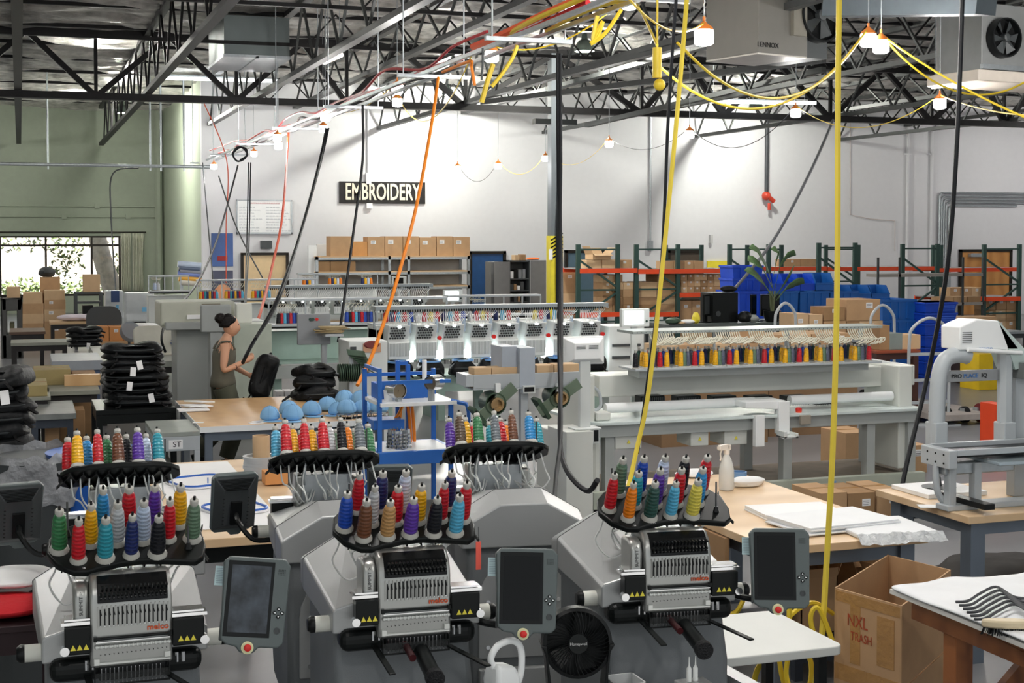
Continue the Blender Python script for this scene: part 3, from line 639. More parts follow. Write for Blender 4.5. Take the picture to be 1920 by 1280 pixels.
# ================================================================ single-head embroidery machine
TILT = R(27); PC = Vector((.012, .175, 1.568))
TM = Matrix.Translation(PC) @ Euler((TILT,0,0)).to_matrix().to_4x4()
def make_machine():
    t = thing('embroidery_machine', 'x', 'embroidery machine')
    # stand and lower body
    o = MB(); o.box(-.2,.2,.16,.68,.5,.75); 
    for sx in (-1,1): o.box(sx*.27-.05, sx*.27+.05, -.15, .85, .06, .16); o.box(sx*.2-.04, sx*.2+.04, .2, .64, .14, .52); o.cyl((sx*.27,-.1,0),(sx*.27,-.1,.07),.03); o.cyl((sx*.27,.8,0),(sx*.27,.8,.07),.03)
    o.build('stand', HOODM, t, bevel=.01)
    prof = [(.14,.62),(.08,.72),(.08,1.02),(.13,1.14),(.15,1.27),(.70,1.27),(.73,1.2),(.73,.62)]
    MB().prism([(y,z) for y,z in prof], 'X', -.235, .235).build('body', BODYM, t, smooth=True, bevel=.025, seg=3)
    # rear service panel with arch, screws, socket
    o = MB(); arch = [(-.19,.78),(.19,.78)]+[(.19*math.cos(R(a)),1.02+.19*math.sin(R(a))) for a in range(0,181,15)]
    o.prism(arch, 'Y', .728, .742); o.build('rear_panel', HOODM, t, bevel=.004)
    o = MB()
    for x,z in ((-.15,.83),(.15,.83),(-.15,1.02),(.15,1.02),(-.05,1.18),(.05,1.18)): o.cyl((x,.74,z),(x,.748,z),.009)
    o.build('rear_screws', CHROME, t)
    MB().box(-.19,.19,.72,.76,.64,.74).build('power_panel', HOODM, t, bevel=.005)
    MB().box(.1,.16,.755,.772,.66,.72).build('power_socket', BLACK, t, bevel=.004)
    # hood: lofted cross sections, faceted
    def sec(y, w, zb, zs, zt, wt, c=.03): return [(-w,y,zb),(-w,y,zs-c),(-w+c,y,zs),(-wt,y,zt),(wt,y,zt),(w-c,y,zs),(w,y,zs-c),(w,y,zb)]
    o = MB(); o.loft([sec(.06,.25,1.235,1.32,1.36,.09,.01), sec(.62,.272,1.25,1.375,1.47,.10,.01), sec(.76,.262,1.25,1.345,1.43,.10,.01)])
    o.build('hood', HOODM, t, bevel=.006)
    o = MB()
    for y in (.62,): o.loft([[(x,yy,z+.001) for x,yy,z in sec(y-.001,.2725,1.25,1.3755,1.4705,.1002,.01)], [(x,yy,z+.001) for x,yy,z in sec(y+.001,.2725,1.25,1.3755,1.4705,.1002,.01)]])
    o.build('hood_seam', DGREY, t)
    # side roller
    MB().cyl((-.3,.13,1.255),(.3,.13,1.255),.027,n=18).build('side_roller', IVORY, t, smooth=True)
    for sg_ in (-1,1): MB().lathe([(.028,0),(.028,.014),(.02,.024)], n=18, M=Matrix.Translation((.3*sg_,.13,1.255)) @ Euler((0,R(90*sg_),0)).to_matrix().to_4x4()).build('roller_cap', BLACK, t, smooth=True)
    # carriage
    MB().cbox((0,.075,1.215),(.46,.10,.075)).build('lower_arm', BLACKM, t, bevel=.03, seg=4)
    for s, x0, x1 in ((-1,-.185,-.11),(1,.135,.232)):
        c = MB().box(x0,x1,-.012,.05,1.275,1.36).build('carriage_plate', BLACKM, t, bevel=.004)
        o = MB()
        for k in range(3):
            xx = (x0 if s < 0 else x0)+.016+k*.019; o.prism([(xx,1.29),(xx+.017,1.29),(xx+.0085,1.307)], 'Y', -.0145, -.011)
        o.build('warning_label', YLABEL, c)
        o = MB(); o.box(x0-(.01 if s<0 else 0),x1+(.01 if s>0 else 0),.0,.06,1.363,1.373); o.box(x0,x1,.0,.06,1.376,1.382); o.build('rail', CHROME, t)
        MB().cyl((x0 if s<0 else x1,-.02,1.29),(x0 if s<0 else x1,.01,1.29),.014,n=14).build('chrome_knob', CHROME, t, smooth=True)
        o = MB(); a0 = (.09*s, .05, 1.20); a1 = (.215*s, -.19, 1.165); o.bar(a0 if s>0 else (-.12,.05,1.2), a1 if s>0 else (-.10,-.19,1.165), .022, .006); o.build('hoop_arm', BLACKM, t, bevel=.002)
        o = MB(); p = Vector((.15*s if s>0 else -.12,.03,1.215)); o.cyl(p, p+Vector((0,0,.03)), .007, n=8); o.cyl(p+Vector((.02,0,0)), p+Vector((.02,0,.03)), .007, n=8); o.build('thumb_screws', CHROME, t)
    # head
    sp = [(.0,1.225),(-.004,1.40),(.004,1.46),(.022,1.505),(.05,1.532),(.09,1.54),(.15,1.53),(.15,1.225)]
    MB().prism(sp, 'X', -.11, .135).build('head', SILV, t, smooth=True, bevel=.009, seg=3)
    MB().prism([(.015,1.36),(.012,1.45),(.03,1.495),(.06,1.51),(.14,1.50),(.14,1.33),(.05,1.33)], 'X', -.158, -.112).build('side_cheek', SILV, t, smooth=True, bevel=.012, seg=3)
    # head face details
    o = MB(); o.prism([(-.0065,1.432),(-.0005,1.462),(.017,1.507),(.045,1.536),(.06,1.52),(.06,1.43)], 'X', -.088, .122); o.build('lever_bay', GLASSB, t, bevel=.002)
    for k in range(16):
        x = -.078+k*.0128
        o = MB(); o.bar((x,-.002,1.472),(x,-.016,1.464),.006,.008); o.bar((x+.005,.012,1.497),(x+.005,-.006,1.493),.006,.008); o.bar((x,-.016,1.464),(x,-.01,1.45),.004,.006)
        o.build('take_up_lever', BLACKM, t)
    o = MB()
    for k in range(16): x = -.078+k*.0128; o.cyl((x,-.017,1.458),(x,-.012,1.454),.0026,n=6)
    o.build('lever_tips', CHROME, t)
    for k in range(16):
        x = -.080+k*.0131; zt_ = 1.415-.00018*abs(k-7.5)**2+.0
        o = MB(); o.box(x-.002,x+.002,-.0068,.002,1.357,zt_); o.build('thread_slot', BLACK, t)
    o = MB()
    for k in range(16): x = -.080+k*.0131; o.bar((x-.001,-.008,1.408),(x+.004,-.0075,1.388),.0022,.0022)
    o.build('check_springs', BLACKM, t)
    o = MB()
    for k in range(17): x = -.0865+k*.0131; o.box(x-.0012,x+.0012,-.0078,-.001,1.35,1.42)
    o.build('slot_ribs', SILV, t)
    o = MB(); 
    for k in range(16): o.sphere((-.080+k*.0131,-.007,1.355),.0022,6)
    o.build('slot_pearls', WHITE, t)
    o = MB(); o.cyl((-.098,-.012,1.318),(.13,-.012,1.318),.0045,n=8); o.box(-.101,-.091,-.018,.002,1.311,1.325); o.box(.122,.132,-.018,.002,1.311,1.325); o.build('thread_bar', BLACKM, t)
    MB().box(-.094,.126,-.014,-.003,1.306,1.309).build('silver_strip', CHROME, t)
    o = MB(); o.cyl((-.095,-.01,1.292),(.128,-.01,1.292),.0048,n=8)
    for k in range(17): o.sphere((-.092+k*.0135,-.011,1.292),.0068,8)
    o.build('beaded_bar', mat('clear_acrylic', S(206,208,204), .12, .3, var=.02), t, smooth=True)
    o = MB()
    for k in range(16): o.cyl((-.08+k*.0131,-.004,1.266+.0009*k*.5),(-.08+k*.0131,-.0052,1.266+.0009*k*.5),.0017,n=6)
    o.build('thread_holes', BLACK, t)
    o = MB(); o.box(-.1,.128,-.012,.0,1.237,1.243); o.box(-.1,-.084,-.014,0,1.237,1.256); o.box(.11,.128,-.014,0,1.245,1.262); o.build('clamp_bar', mat('pale_acrylic', S(214,216,212), .15, .2), t, bevel=.001)
    # needles
    MB().box(-.085,.115,.0,.06,1.185,1.228).build('needle_case', BLACK, t, bevel=.003)
    for k in range(16): MB().cyl((-.078+k*.0125,-.004,1.176),(-.078+k*.0125,-.004,1.225),.0018,n=5).build('needle', CHROME, t)
    o = MB(); o.box(-.1,.125,-.024,-.021,1.18,1.215); o.build('needle_guard', mat('clear_guard', S(60,62,62), .08, alpha=.35), t)
    o = MB(); o.box(-.1,.125,-.026,-.019,1.177,1.181); o.box(-.1,-.097,-.026,.0,1.178,1.23); o.box(.122,.125,-.026,.0,1.178,1.23); o.build('guard_frame', BLACKM, t)
    # lettering
    text('lettering', 'melco', .024, mat('orange_red_print', S(206,80,30), .5), t, (.091,-.0065,1.34), (R(90),0,0), 1.12, .0008, bold=.0006)
    text('side_lettering', 'SUMMIT >', .0155, mat('dark_grey_print', S(70,70,70), .5), t, (-.135,.0105,1.425), (R(93),R(-90),0), 1.1, .0006)
    # cone tray
    n = MB(); pts = [(-.245,-.02),(-.235,.05),(-.20,.095),(-.13,.125),(.0,.132),(.13,.125),(.20,.095),(.238,.045),(.245,-.03),(.232,-.09),(.205,-.112),(.12,-.095),(.05,-.085),(-.02,-.09),(-.09,-.108),(-.125,-.122),(-.165,-.118),(-.215,-.08)]
    n.prism(pts, 'Z', -.024, 0, TM); n.build('cone_tray', BLACKM, t, smooth=True, bevel=.006, seg=3)
    o = MB()   # ribs beneath the tray
    for k in range(9):
        x = -.2+.05*k; o.bar((x,-.08,-.03),(x+.05,.1,-.03),.004,.012); o.bar((x+.05,-.08,-.03),(x,.1,-.03),.004,.012)
    ob = o.build('tray_ribs', BLACK, t); ob.matrix_local = TM
    for s in (-1,1):
        o = MB(); o.prism([(.14,1.46),(.19,1.46),(.23,1.565),(.10,1.50)], 'X', s*.10-.003, s*.10+.003); o.build('tray_bracket', STEEL, t)
    o = MB(); o.box(-.11,.11,.12,.17,1.38,1.5); o.build('tray_support', STEEL, t, bevel=.004)
    q = random.Random(4)
    for k in range(12):   # thread tubes from under the tray into the head
        x = -.2+.036*k; p0 = TM @ Vector((x,.03,-.03)); y1 = .16+q.uniform(0,.12); sg_ = q.uniform(-.04,.04)
        MB().tube([p0, p0+Vector((sg_*.5,.02,-.07)), (x*.95+sg_, y1+.05, 1.44+q.uniform(-.03,.03)), (x*.7+sg_, y1, 1.385+q.uniform(-.01,.03)), (x*.45, .13, 1.45)], .0035, 5).build('thread_tube', TUBEM, t, smooth=True)
    for x, y in ((-.178,.055),(.188,-.05)):
        a = TM @ Vector((x,y,0)); MB().cyl(a, a+Vector((0,.0,.11)), .0035, n=6).build('guide_rod', DGREY, t, smooth=True)
        MB().lathe([(.012,0),(.006,.02)], n=8, M=Matrix.Translation(a)).build('rod_foot', BLACK, t)
    text('tray_number', '11', .01, PAPER, t, TM @ Vector((-.06,-.098,.001)), (TILT,0,0), 1, .0003)
    text('tray_number', '9', .01, PAPER, t, TM @ Vector((.09,-.088,.001)), (TILT,0,0), 1, .0003)
    text('tray_number', '15', .01, PAPER, t, TM @ Vector((-.135,-.108,.001)), (TILT,0,0), 1, .0003)
    for ch in t.children:
        if ch.name.split('.')[0] in ('head','side_cheek','lever_bay','take_up_lever','lever_tips','thread_slot','check_springs','slot_ribs'):
            for v in ch.data.vertices:
                if v.co.z > 1.41: v.co.z = 1.41+(v.co.z-1.41)*.72
    return t
def add_panel(t, ang, loc, smudge=False, note=True, front=True):
    """touch panel on its arm, child of machine t"""
    p = MB(); W2, H2 = .105, .138
    out = [(-W2+.01,-H2+.02),(-W2+.03,-H2+.005),(-.045,-H2+.0),(-.03,-H2-.018),(.01,-H2-.018),(.025,-H2),(W2-.02,-H2+.0),(W2-.004,-H2+.015),(W2,H2-.02),(W2-.018,H2),(-W2+.018,H2),(-W2,H2-.018)]
    p.prism(out, 'Y', -.012, .018); o = p.build('control_panel', PANEL, t, bevel=.006, seg=3); o.location = loc; o.rotation_euler = ang
    MB().box(-.09,.055,-.0135,-.010,-.108,.125).build('screen_bezel', BLACK, o, bevel=.001)
    MB().box(-.078,.045,-.0145,-.012,-.095,.112).build('screen', SMUDGE if smudge else GLASSB, o)
    for x,z in ((.0655,-.03),(.0895,-.03),(.0775,-.018),(.0775,-.042)): MB().cyl((x,-.012,z),(x,-.0155,z),.006,n=12).build('arrow_button', BLACK, o); 
    m = MB()
    for x,z,a in ((.0655,-.03,180),(.0895,-.03,0),(.0775,-.018,90),(.0775,-.042,270)):
        c,s_ = math.cos(R(a)), math.sin(R(a)); m.mesh([(x+.004*c, -.016, z+.004*s_),(x-.003*c-.003*s_, -.016, z-.003*s_+.003*c),(x-.003*c+.003*s_, -.016, z-.003*s_-.003*c)], [(0,1,2)])
    m.build('arrow_marks', WHITE, o)
    MB().lathe([(.010,0),(.010,.003),(.007,.003),(.007,.001)], n=16, M=Matrix.Translation((.0775,-.012,-.085)) @ Euler((R(90),0,0)).to_matrix().to_4x4()).build('power_button', DGREY, o)
    m = MB()
    for r_ in range(4):
        for k in range(5): m.cyl((.068+k*.005,-.012,.088+r_*.005),(.068+k*.005,-.0135,.088+r_*.005),.0013,n=5)
    m.build('speaker_holes', BLACK, o)
    MB().lathe([(.0195,0),(.0195,.006),(.016,.007)], n=18, M=Matrix.Translation((-.01,-.012,-.14)) @ Euler((R(90),0,0)).to_matrix().to_4x4()).build('stop_ring', mat('pale_yellow_ring', S(222,222,176), .4), o)
    MB().lathe([(.009,.004),(.0115,.012),(.0115,.018),(.008,.021)], n=16, M=Matrix.Translation((-.01,-.012,-.14)) @ Euler((R(90),0,0)).to_matrix().to_4x4()).build('stop_button', REDP, o, smooth=True)
    # back: raised pyramid with vents
    b = MB(); b.loft([[(-.1,.016,-.125),(.1,.016,-.125),(.1,.016,.13),(-.1,.016,.13)],[(-.055,.04,-.1),(.055,.04,-.1),(.055,.04,.07),(-.055,.04,.07)]]); b.build('panel_back', DGREY, o, bevel=.004)
    v = MB()
    for k in range(9): v.box(-.05-.004*k,.05+.004*k,.026-.0018*k+.010,.045-.0024*k,.074+.0055*k-.002,.0755+.0055*k-.002)
    v.build('vent_slots', BLACK, o)
    v = MB()
    for k in range(8): v.box(-.06,-.05,.03,.0415,-.09+.017*k,-.086+.017*k); v.box(.05,.06,.03,.0415,-.09+.017*k,-.086+.017*k)
    v.box(-.025,.025,.04,.055,-.09,.02); v.build('back_mount', BLACK, o, bevel=.002)
    a = MB(); a.tube([(0,.05,-.04),(.0,.1,-.06),(-.06,.16,-.12),(-.18,.2,-.1)], .012, 8); a.build('panel_arm', BLACKM, o, smooth=True)
    if note:
        n_ = MB(); n_.box(-.128,-.088,.012,.0135,.045,.105); nn = n_.build('sticky_note', mat('pale_blue_note', S(186,210,214), .8), o)
        n_ = MB(); q = random.Random(2)
        for k in range(9): n_.box(-.124,-.124+q.uniform(.02,.033),.0112,.0118,.053+k*.0055,.0542+k*.0055)
        n_.build('note_writing', mat('grey_ink', S(130,140,150), .8), nn)
    return o
def cap_shaft(t):
    o = MB(); o.cyl((.03,.05,1.19),(.03,-.22,1.15),.026,.027,14); o.build('cap_shaft', BLACKM, t, smooth=True)
    o = MB(); o.lathe([(.028,0),(.031,.006),(.031,.03),(.024,.034)], n=18, M=Matrix.Translation((.03,-.20,1.153)) @ Euler((R(98),0,0)).to_matrix().to_4x4()); o.build('shaft_end', mat('knurled_black', S(48,48,50), .35, .7, bump=.6, bscale=200), t, smooth=True)
    MB().cyl((-.02,.04,1.205),(-.02,-.12,1.19),.012,n=10).build('red_rod', mat('dark_red_metal', S(70,20,24), .3, .4), t, smooth=True)
proto = make_machine()
LAT = {'b': [(-.15,.078),(-.07,.082),(.01,.082),(.09,.082),(.17,.075)], 'm': [(-.11,.004),(-.03,.006),(.05,.006),(.13,.004),(.205,-.002)], 'f': [(-.15,-.068),(-.07,-.068),(.01,-.062),(.09,-.066),(.165,-.07)], 'x': [(-.205,-.012)]}
ROWN = {'b': 'back row', 'm': 'middle row', 'f': 'front row', 'x': 'left end'}
def machine(px, Y, rz, label, panel, cones, cname, shaft=False, first=False, jit=0, rows=None, tiltx=0):
    X = atY(px, 900, Y).x
    t = proto if first else copy_tree(proto)
    t.location = (X, Y, 0); t.rotation_euler = (0,0,rz); t['label'] = label
    if panel: add_panel(t, *panel)
    if shaft: cap_shaft(t)
    W = Matrix.Translation((X,Y,0)) @ Matrix.Rotation(rz,4,'Z') @ TM
    for row, cols in cones.items():
        for k, c in enumerate(cols):
            if not c: continue
            x, y = LAT[row][k]; pos = ROWN[row]+(', %s from its left' % ORD[k] if row != 'x' else '')
            cone(c, W @ Matrix.Translation((x,y,.0005)), '%s thread cone, %s, on %s' % (c, pos, cname), L=.155 if (k+len(c)) % 4 else .148, r=.0235 if (k*7+len(c)) % 3 else .0205)
    return t
# the six copies are made from the untouched prototype first, then the first is placed
specs = [
 (236, 4.48, 0, 'leftmost front embroidery machine, its screen smudged', ((R(-14),R(7),R(-4)),(.385,-.02,1.395),True,True), {'b':[None,'sky blue','red','purple','yellow'],'m':['yellow','silver','pale blue','red','sage green'],'f':['red','teal','navy','black',None],'x':['green']}, 'the leftmost front tray', False),
 (770, 4.5, R(-3), 'middle front embroidery machine with a black cap shaft', ((R(-12),R(3),R(-8)),(.375,-.07,1.37),False,True), {'b':['red','navy','pale blue',None,'navy'],'m':['silver','red','yellow','red','red'],'f':['brown','tan','purple','black','light blue'],'x':['blue']}, 'the middle front tray', True),
 (1266, 4.5, R(-7), 'rightmost front embroidery machine with fan below its hood', ((R(-9),R(0),R(-14)),(.35,-.1,1.385),False,True), {'b':['sage green','blue','pale blue','black','red'],'m':['teal','purple','red','sky blue',None],'f':['orange','dark green','light blue','pale yellow',None],'x':['red']}, 'the rightmost front tray', True),
 (226, 6.25, R(180), 'leftmost rear embroidery machine seen from behind its tray', ((R(-14),0,R(10)),(.42,-.05,1.38),False,False), {'b':['teal','purple','brown','red','yellow'],'m':['pale blue','black','green','sky blue','red'],'f':['red','slate','red','yellow','silver']}, 'the leftmost rear tray', False),
 (604, 6.3, R(176), 'middle rear embroidery machine seen from behind, clear of the caps', ((R(-14),0,R(12)),(.39,-.05,1.36),False,False), {'b':['grey','black','red','red','red'],'m':['orange','silver','yellow','yellow','light blue'],'f':['sage green','sage green','purple','red','teal'],'x':['green']}, 'the middle rear tray', False),
 (922, 6.3, R(172), 'rightmost rear embroidery machine with leaning cone tray', ((R(-14),0,R(-5)),(.48,-.0,1.36),False,False), {'b':['sky blue','brown','grey','green','dark brown'],'m':[None,'red',None,'yellow','purple'],'f':[None,'orange','teal','red',None],'x':['teal']}, 'the rightmost rear tray', False)]
insts = [copy_tree(proto) for _ in specs[1:]]
for s_, inst in zip(specs, [proto]+insts):
    px, Y, rz, lab, pan, cns, cn, sh_ = s_
    X = atY(px, 900, Y).x; inst.location = (X,Y,0); inst.rotation_euler = (0,0,rz); inst['label'] = lab; inst['category'] = 'embroidery machine'; inst['group'] = 'single head embroidery machines'
    add_panel(inst, *pan)
    if sh_: cap_shaft(inst)
    W = Matrix.Translation((X,Y,0)) @ Matrix.Rotation(rz,4,'Z') @ TM
    for row, cols in cns.items():
        for k, c in enumerate(cols):
            if not c: continue
            x, y = LAT[row][k]
            if Y > 5 and (k + len(row+c)) % 2: y -= .0
            pos = ROWN[row]+(', %s from its own left' % ORD[k] if row != 'x' else '')
            cone(c, W @ Matrix.Translation((x,y,.0005)), '%s thread cone, %s, %s' % (c, pos, 'on '+cn), L=.158 if (k+len(c)) % 4 else .15, r=.0235 if (k*7+len(c)) % 3 else .0205)
# ================================================================ generic furniture
def table(name, lab, x0, x1, y0, y1, z, top, leg, th=.035, lw=.06, shelf=None, inset=.06, edge=None, rail=True, rz=0, cat='table'):
    cx, cy = (x0+x1)/2, (y0+y1)/2; t = thing(name, lab, cat, (cx, cy, 0), rz); a, b = (x1-x0)/2, (y1-y0)/2
    tp = MB().box(-a,a,-b,b,z-th,z).build('table_top', top, t, bevel=.004)
    if edge: 
        o = MB(); o.box(-a-.004,a+.004,-b-.006,-b,z-th-.002,z+.001); o.box(-a-.006,-a,-b,b,z-th-.002,z+.001); o.build('edge_band', edge, t)
    for sx in (-1,1):
        for sy in (-1,1):
            x, y = sx*(a-inset), sy*(b-inset)
            MB().box(x-lw/2,x+lw/2,y-lw/2,y+lw/2,0,z-th).build('leg', leg, t)
    if rail:
        o = MB()
        for sy in (-1,1): o.box(-a+inset,a-inset,sy*(b-inset)-.02,sy*(b-inset)+.02,z-th-.09,z-th)
        for sx in (-1,1): o.box(sx*(a-inset)-.02,sx*(a-inset)+.02,-b+inset,b-inset,z-th-.09,z-th)
        o.build('apron', leg, t)
    if shelf: MB().box(-a+inset,a-inset,-b+inset,b-inset,shelf-.02,shelf).build('lower_shelf', leg, t)
    return t
def carton(lab, x0, x1, y0, y1, z0, z1, m=None, rz=0, opened=False, tagp=0, tape=True, name='carton', cat='carton', group=None, tapecol=None):
    m = m or CARD; cx, cy = (x0+x1)/2, (y0+y1)/2; a, b, h = (x1-x0)/2, (y1-y0)/2, z1-z0
    if not opened and not tagp and not tape:
        o = MB().box(-a,a,-b,b,0,h).build(name, m, bevel=.004, loc=(cx,cy,z0), rot=(0,0,rz)); return tag(o, lab, cat, group)
    t = thing(name, lab, cat, (cx,cy,z0), rz, group); w = .006
    if opened:
        o = MB(); o.box(-a,a,-b,-b+w,0,h); o.box(-a,a,b-w,b,0,h); o.box(-a,-a+w,-b,b,0,h); o.box(a-w,a,-b,b,0,h); o.box(-a,a,-b,b,0,w); o.build('box_body', m, t)
        q = random.Random(int(abs(cx*100+cy*10)))
        for k, (p, d) in enumerate((((-a,-b),(a,-b)),((-a,b),(a,b)),((-a,-b),(-a,b)),((a,-b),(a,b)))):
            n = [(0,-1),(0,1),(-1,0),(1,0)][k]; l = b*.8; an = q.uniform(.1,.9); dx, dy, dz = n[0]*l*math.sin(an), n[1]*l*math.sin(an), l*math.cos(an)*(1 if k != 0 else q.choice((-.3,.6)))
            if opened == 2: continue
            MB().mesh([(p[0],p[1],h),(d[0],d[1],h),(d[0]+dx,d[1]+dy,h+dz),(p[0]+dx,p[1]+dy,h+dz)], [(0,1,2,3)]).build('flap', m, t).modifiers.new('s','SOLIDIFY').thickness = .005
    else: MB().box(-a,a,-b,b,0,h).build('box_body', m, t, bevel=.004)
    if tape and not opened:
        o = MB(); o.box(-a*.98,a*.98,-.025,.025,h-.0005,h+.0012); o.box(-.025,.025,-b-.0012,-b+.0005,h*.82,h+.0012) if 0 else None; o.build('tape', tapecol or TAPE, t)
    if tagp:
        o = MB(); s = min(a*.5, h*.3); x = {1:-a*.35, 2:a*.35, 3:0}[tagp]; z = h*.72; o.box(x-s*.6,x+s*.6,-b-.002,-b+.001,z-s*.45,z+s*.45); ob = o.build('shipping_label', PAPER, t)
        o = MB()
        for k in range(3): o.box(x-s*.5,x+s*.3+.05*s*k,-b-.003,-b-.002,z-s*.3+k*s*.22,z-s*.22+k*s*.22)
        o.build('label_print', mat('grey_print', S(120,120,124), .8), ob)
    return t
def crumple(name, lab, cat, c, sz, m, seed, n=10, group=None, parent=None, amp=.3):
    q = random.Random(seed); rings = []
    for j in range(6):
        t = j/5; r = math.sin(math.pi*(.12+.8*t))**.6; rings.append([(c[0]+sz[0]*.5*r*math.cos(2*math.pi*i/n)*(1+q.uniform(-amp,amp)), c[1]+sz[1]*.5*r*math.sin(2*math.pi*i/n)*(1+q.uniform(-amp,amp)), c[2]+sz[2]*t*(1+q.uniform(-amp*.3,amp*.3)) if j else c[2]) for i in range(n)])
    o = MB().loft(rings).build(name, m, parent, smooth=True, sub=1)
    return o if parent is not None else tag(o, lab, cat, group)
GLEG = mat('grey_blue_steel_leg', S(104,114,126), .45, .3)
# ---------------------------------------------------------------- right-centre work table
zt1 = .88; fr = atZ(1733,1000,zt1); fl = atZ(1455,1030,zt1); br = atZ(1388,886,zt1)
tx0, tx1, ty0, ty1 = fl.x, (fr.x+br.x)/2, (fl.y+fr.y)/2, br.y
table('work_table', 'pale wood work table with papers, right of the front machines', tx0, tx1, ty0, ty1, zt1, WOODL, GLEG, .045, .09, inset=.1)
tag(MB().box(tx0-.02,tx0+.01,ty0+.5,ty1-.2,.3,.83).build('side_board', CARDD), 'brown board leaning at the left side of the pale wood work table', 'board')
def stack(name, lab, cat, px, py, z, w, d, h, m, rz=0, n=6, seed=1, group=None):
    p = atZ(px, py, z); q = random.Random(seed); t = thing(name, lab, cat, p, rz, group)
    for k in range(n):
        a, b = q.uniform(-.02,.02), q.uniform(-.02,.02)
        MB().box(-w/2+a,w/2+a,-d/2+b,d/2+b,h*k/n+.0005,h*(k+1)/n-.0005).build('layer', m, t, bevel=.002)
    return t
FAB = mat('white_backing_fabric', S(228,230,232), .7, var=.03, bump=.15, bscale=10)
PLAST = mat('crinkled_clear_plastic', S(205,208,210), .15, var=.1, bump=1, bscale=30)
stack('fabric_stack', 'stack of white backing sheets at the front left of the pale table', 'fabric sheets', 1560, 985, zt1, .62, .42, .05, FAB, .1, 5, 2)
stack('fabric_stack', 'low stack of white sheets behind the screen on the pale table', 'fabric sheets', 1500, 968, zt1, .5, .5, .03, PAPER, -.1, 3, 5)
p = atZ(1655, 995, zt1)
MB_ = MB(); q = random.Random(9)
t = thing('fabric_package', 'flat white fabric package in clear plastic on the table corner', 'package', p, -.1)
MB().box(-.24,.24,-.2,.25,.001,.03).build('fabric', FAB, t, bevel=.01)
o = MB(); n = 22; vs = []
for j in range(4):
    for i in range(n+1): vs.append((-.26+.52*i/n, -.2-.02*j+q.uniform(-.006,.006), .034-.016*j+q.uniform(-.006,.006)))
o.mesh(vs, [(j*(n+1)+i, j*(n+1)+i+1, (j+1)*(n+1)+i+1, (j+1)*(n+1)+i) for j in range(3) for i in range(n)]); o.build('plastic_hem', PLAST, t).modifiers.new('s','SOLIDIFY').thickness = .002
# spray bottle
p = atZ(1362, 918, zt1); t = thing('spray_bottle', 'clear spray bottle with white trigger head on the pale table', 'spray bottle', p, R(200))
MB().lathe([(.001,0),(.047,.003),(.05,.02),(.05,.13),(.046,.15),(.043,.165),(.032,.2),(.02,.225),(.018,.24)], n=20).build('bottle', mat('frosted_plastic', S(222,222,218), .25, var=.02, alpha=.93), t, smooth=True)
o = MB(); o.cyl((0,0,.235),(0,0,.265),.021); o.box(-.015,.07,-.012,.012,.265,.30); o.box(.06,.082,-.009,.009,.272,.295); o.tube([(.045,0,.27),(.06,0,.245),(.055,0,.215),(.062,0,.2)],.006); o.box(-.03,.0,-.012,.012,.262,.295); o.build('trigger_head', mat('cream_plastic', S(236,228,218), .4), t, smooth=True, bevel=.003)
crumple('tissue_heap', 'crumpled white tissue heap beside the spray bottle', 'tissue', atZ(1400, 912, zt1), (.26,.16,.07), PAPER, 3)
p = atZ(1384, 893, zt1); tag(MB().lathe([(.05,0),(.06,0),(.06,.035),(.05,.035),(.05,0)], n=20).build('tape_roll', mat('pale_blue_tape', S(110,150,196), .5), loc=p, smooth=True), 'pale blue tape roll behind the tissue heap', 'tape roll')
a = atZ(1392,897,zt1+.012); b = atZ(1430,903,zt1+.012); tag(MB().cyl(a,b,.012,n=8).build('marker_pen', mat('tan_wood_pen', S(206,180,150), .5), smooth=True), 'tan marker lying beside the blue tape roll', 'marker')
crumple('cloth', 'white cloth heap lying behind the rightmost front cone tray', 'cloth', atZ(1300,893,zt1), (.3,.2,.05), PAPER, 8)
# boxes, board under and beside the table
for k, (px, py, w_, lab) in enumerate(((1520,1075,.24,'open brown carton nearest the yellow strap under the pale table'),(1562,1050,.24,'open brown carton behind the carton nearest the yellow strap'),(1612,1062,.24,'open carton showing torn flaps beside the tall open box'))):
    p = atZ(px, py, .55); carton(lab, p.x-w_/2, p.x+w_/2, p.y-.1, p.y+.12, .22, .55, CARDD if k else CARD, .1*k, True)
low = table('low_bench', 'low dark bench holding open cartons below the pale table', atZ(1528,1068,.55).x-.35, atZ(1610,1075,.55).x+.3, atZ(1528,1068,.55).y-.35, atZ(1560,1060,.55).y+.4, .22, DBLUE, DBLUE, .03, .05)
p = [atZ(*q, .8) for q in ((1565,1101),(1691,1136),(1783,1068))]; A, B, Cc = p; D = A+Cc-B
t = thing('tall_carton', 'tall open cardboard box with red scrawl beside the timber table', 'carton', (A.x, A.y, 0))
def wallq(mb, u, v, z0, z1, th=.008):
    u, v = Vector((u.x,u.y,0))-Vector((A.x,A.y,0)), Vector((v.x,v.y,0))-Vector((A.x,A.y,0)); d = (v-u).normalized(); n = Vector((-d.y,d.x,0))*th
    mb.mesh([tuple(u+Vector((0,0,z0))),tuple(v+Vector((0,0,z0))),tuple(v+n+Vector((0,0,z0))),tuple(u+n+Vector((0,0,z0))),tuple(u+Vector((0,0,z1))),tuple(v+Vector((0,0,z1))),tuple(v+n+Vector((0,0,z1))),tuple(u+n+Vector((0,0,z1)))], [(3,2,1,0),(4,5,6,7),(0,1,5,4),(1,2,6,5),(2,3,7,6),(3,0,4,7)])
o = MB()
for u, v in ((A,B),(B,Cc),(Cc,D),(D,A)): wallq(o, u, v, 0, .39); wallq(o, u, v, .40, .8)
wallq(o, A, B, .39, .40, .02); o.build('box_body', CARD, t)
dv = (B-A); dv.z = 0; L_ = dv.length; dv.normalize(); ang = math.atan2(dv.y, dv.x)
Mx = Matrix.Rotation(ang, 4, 'Z')
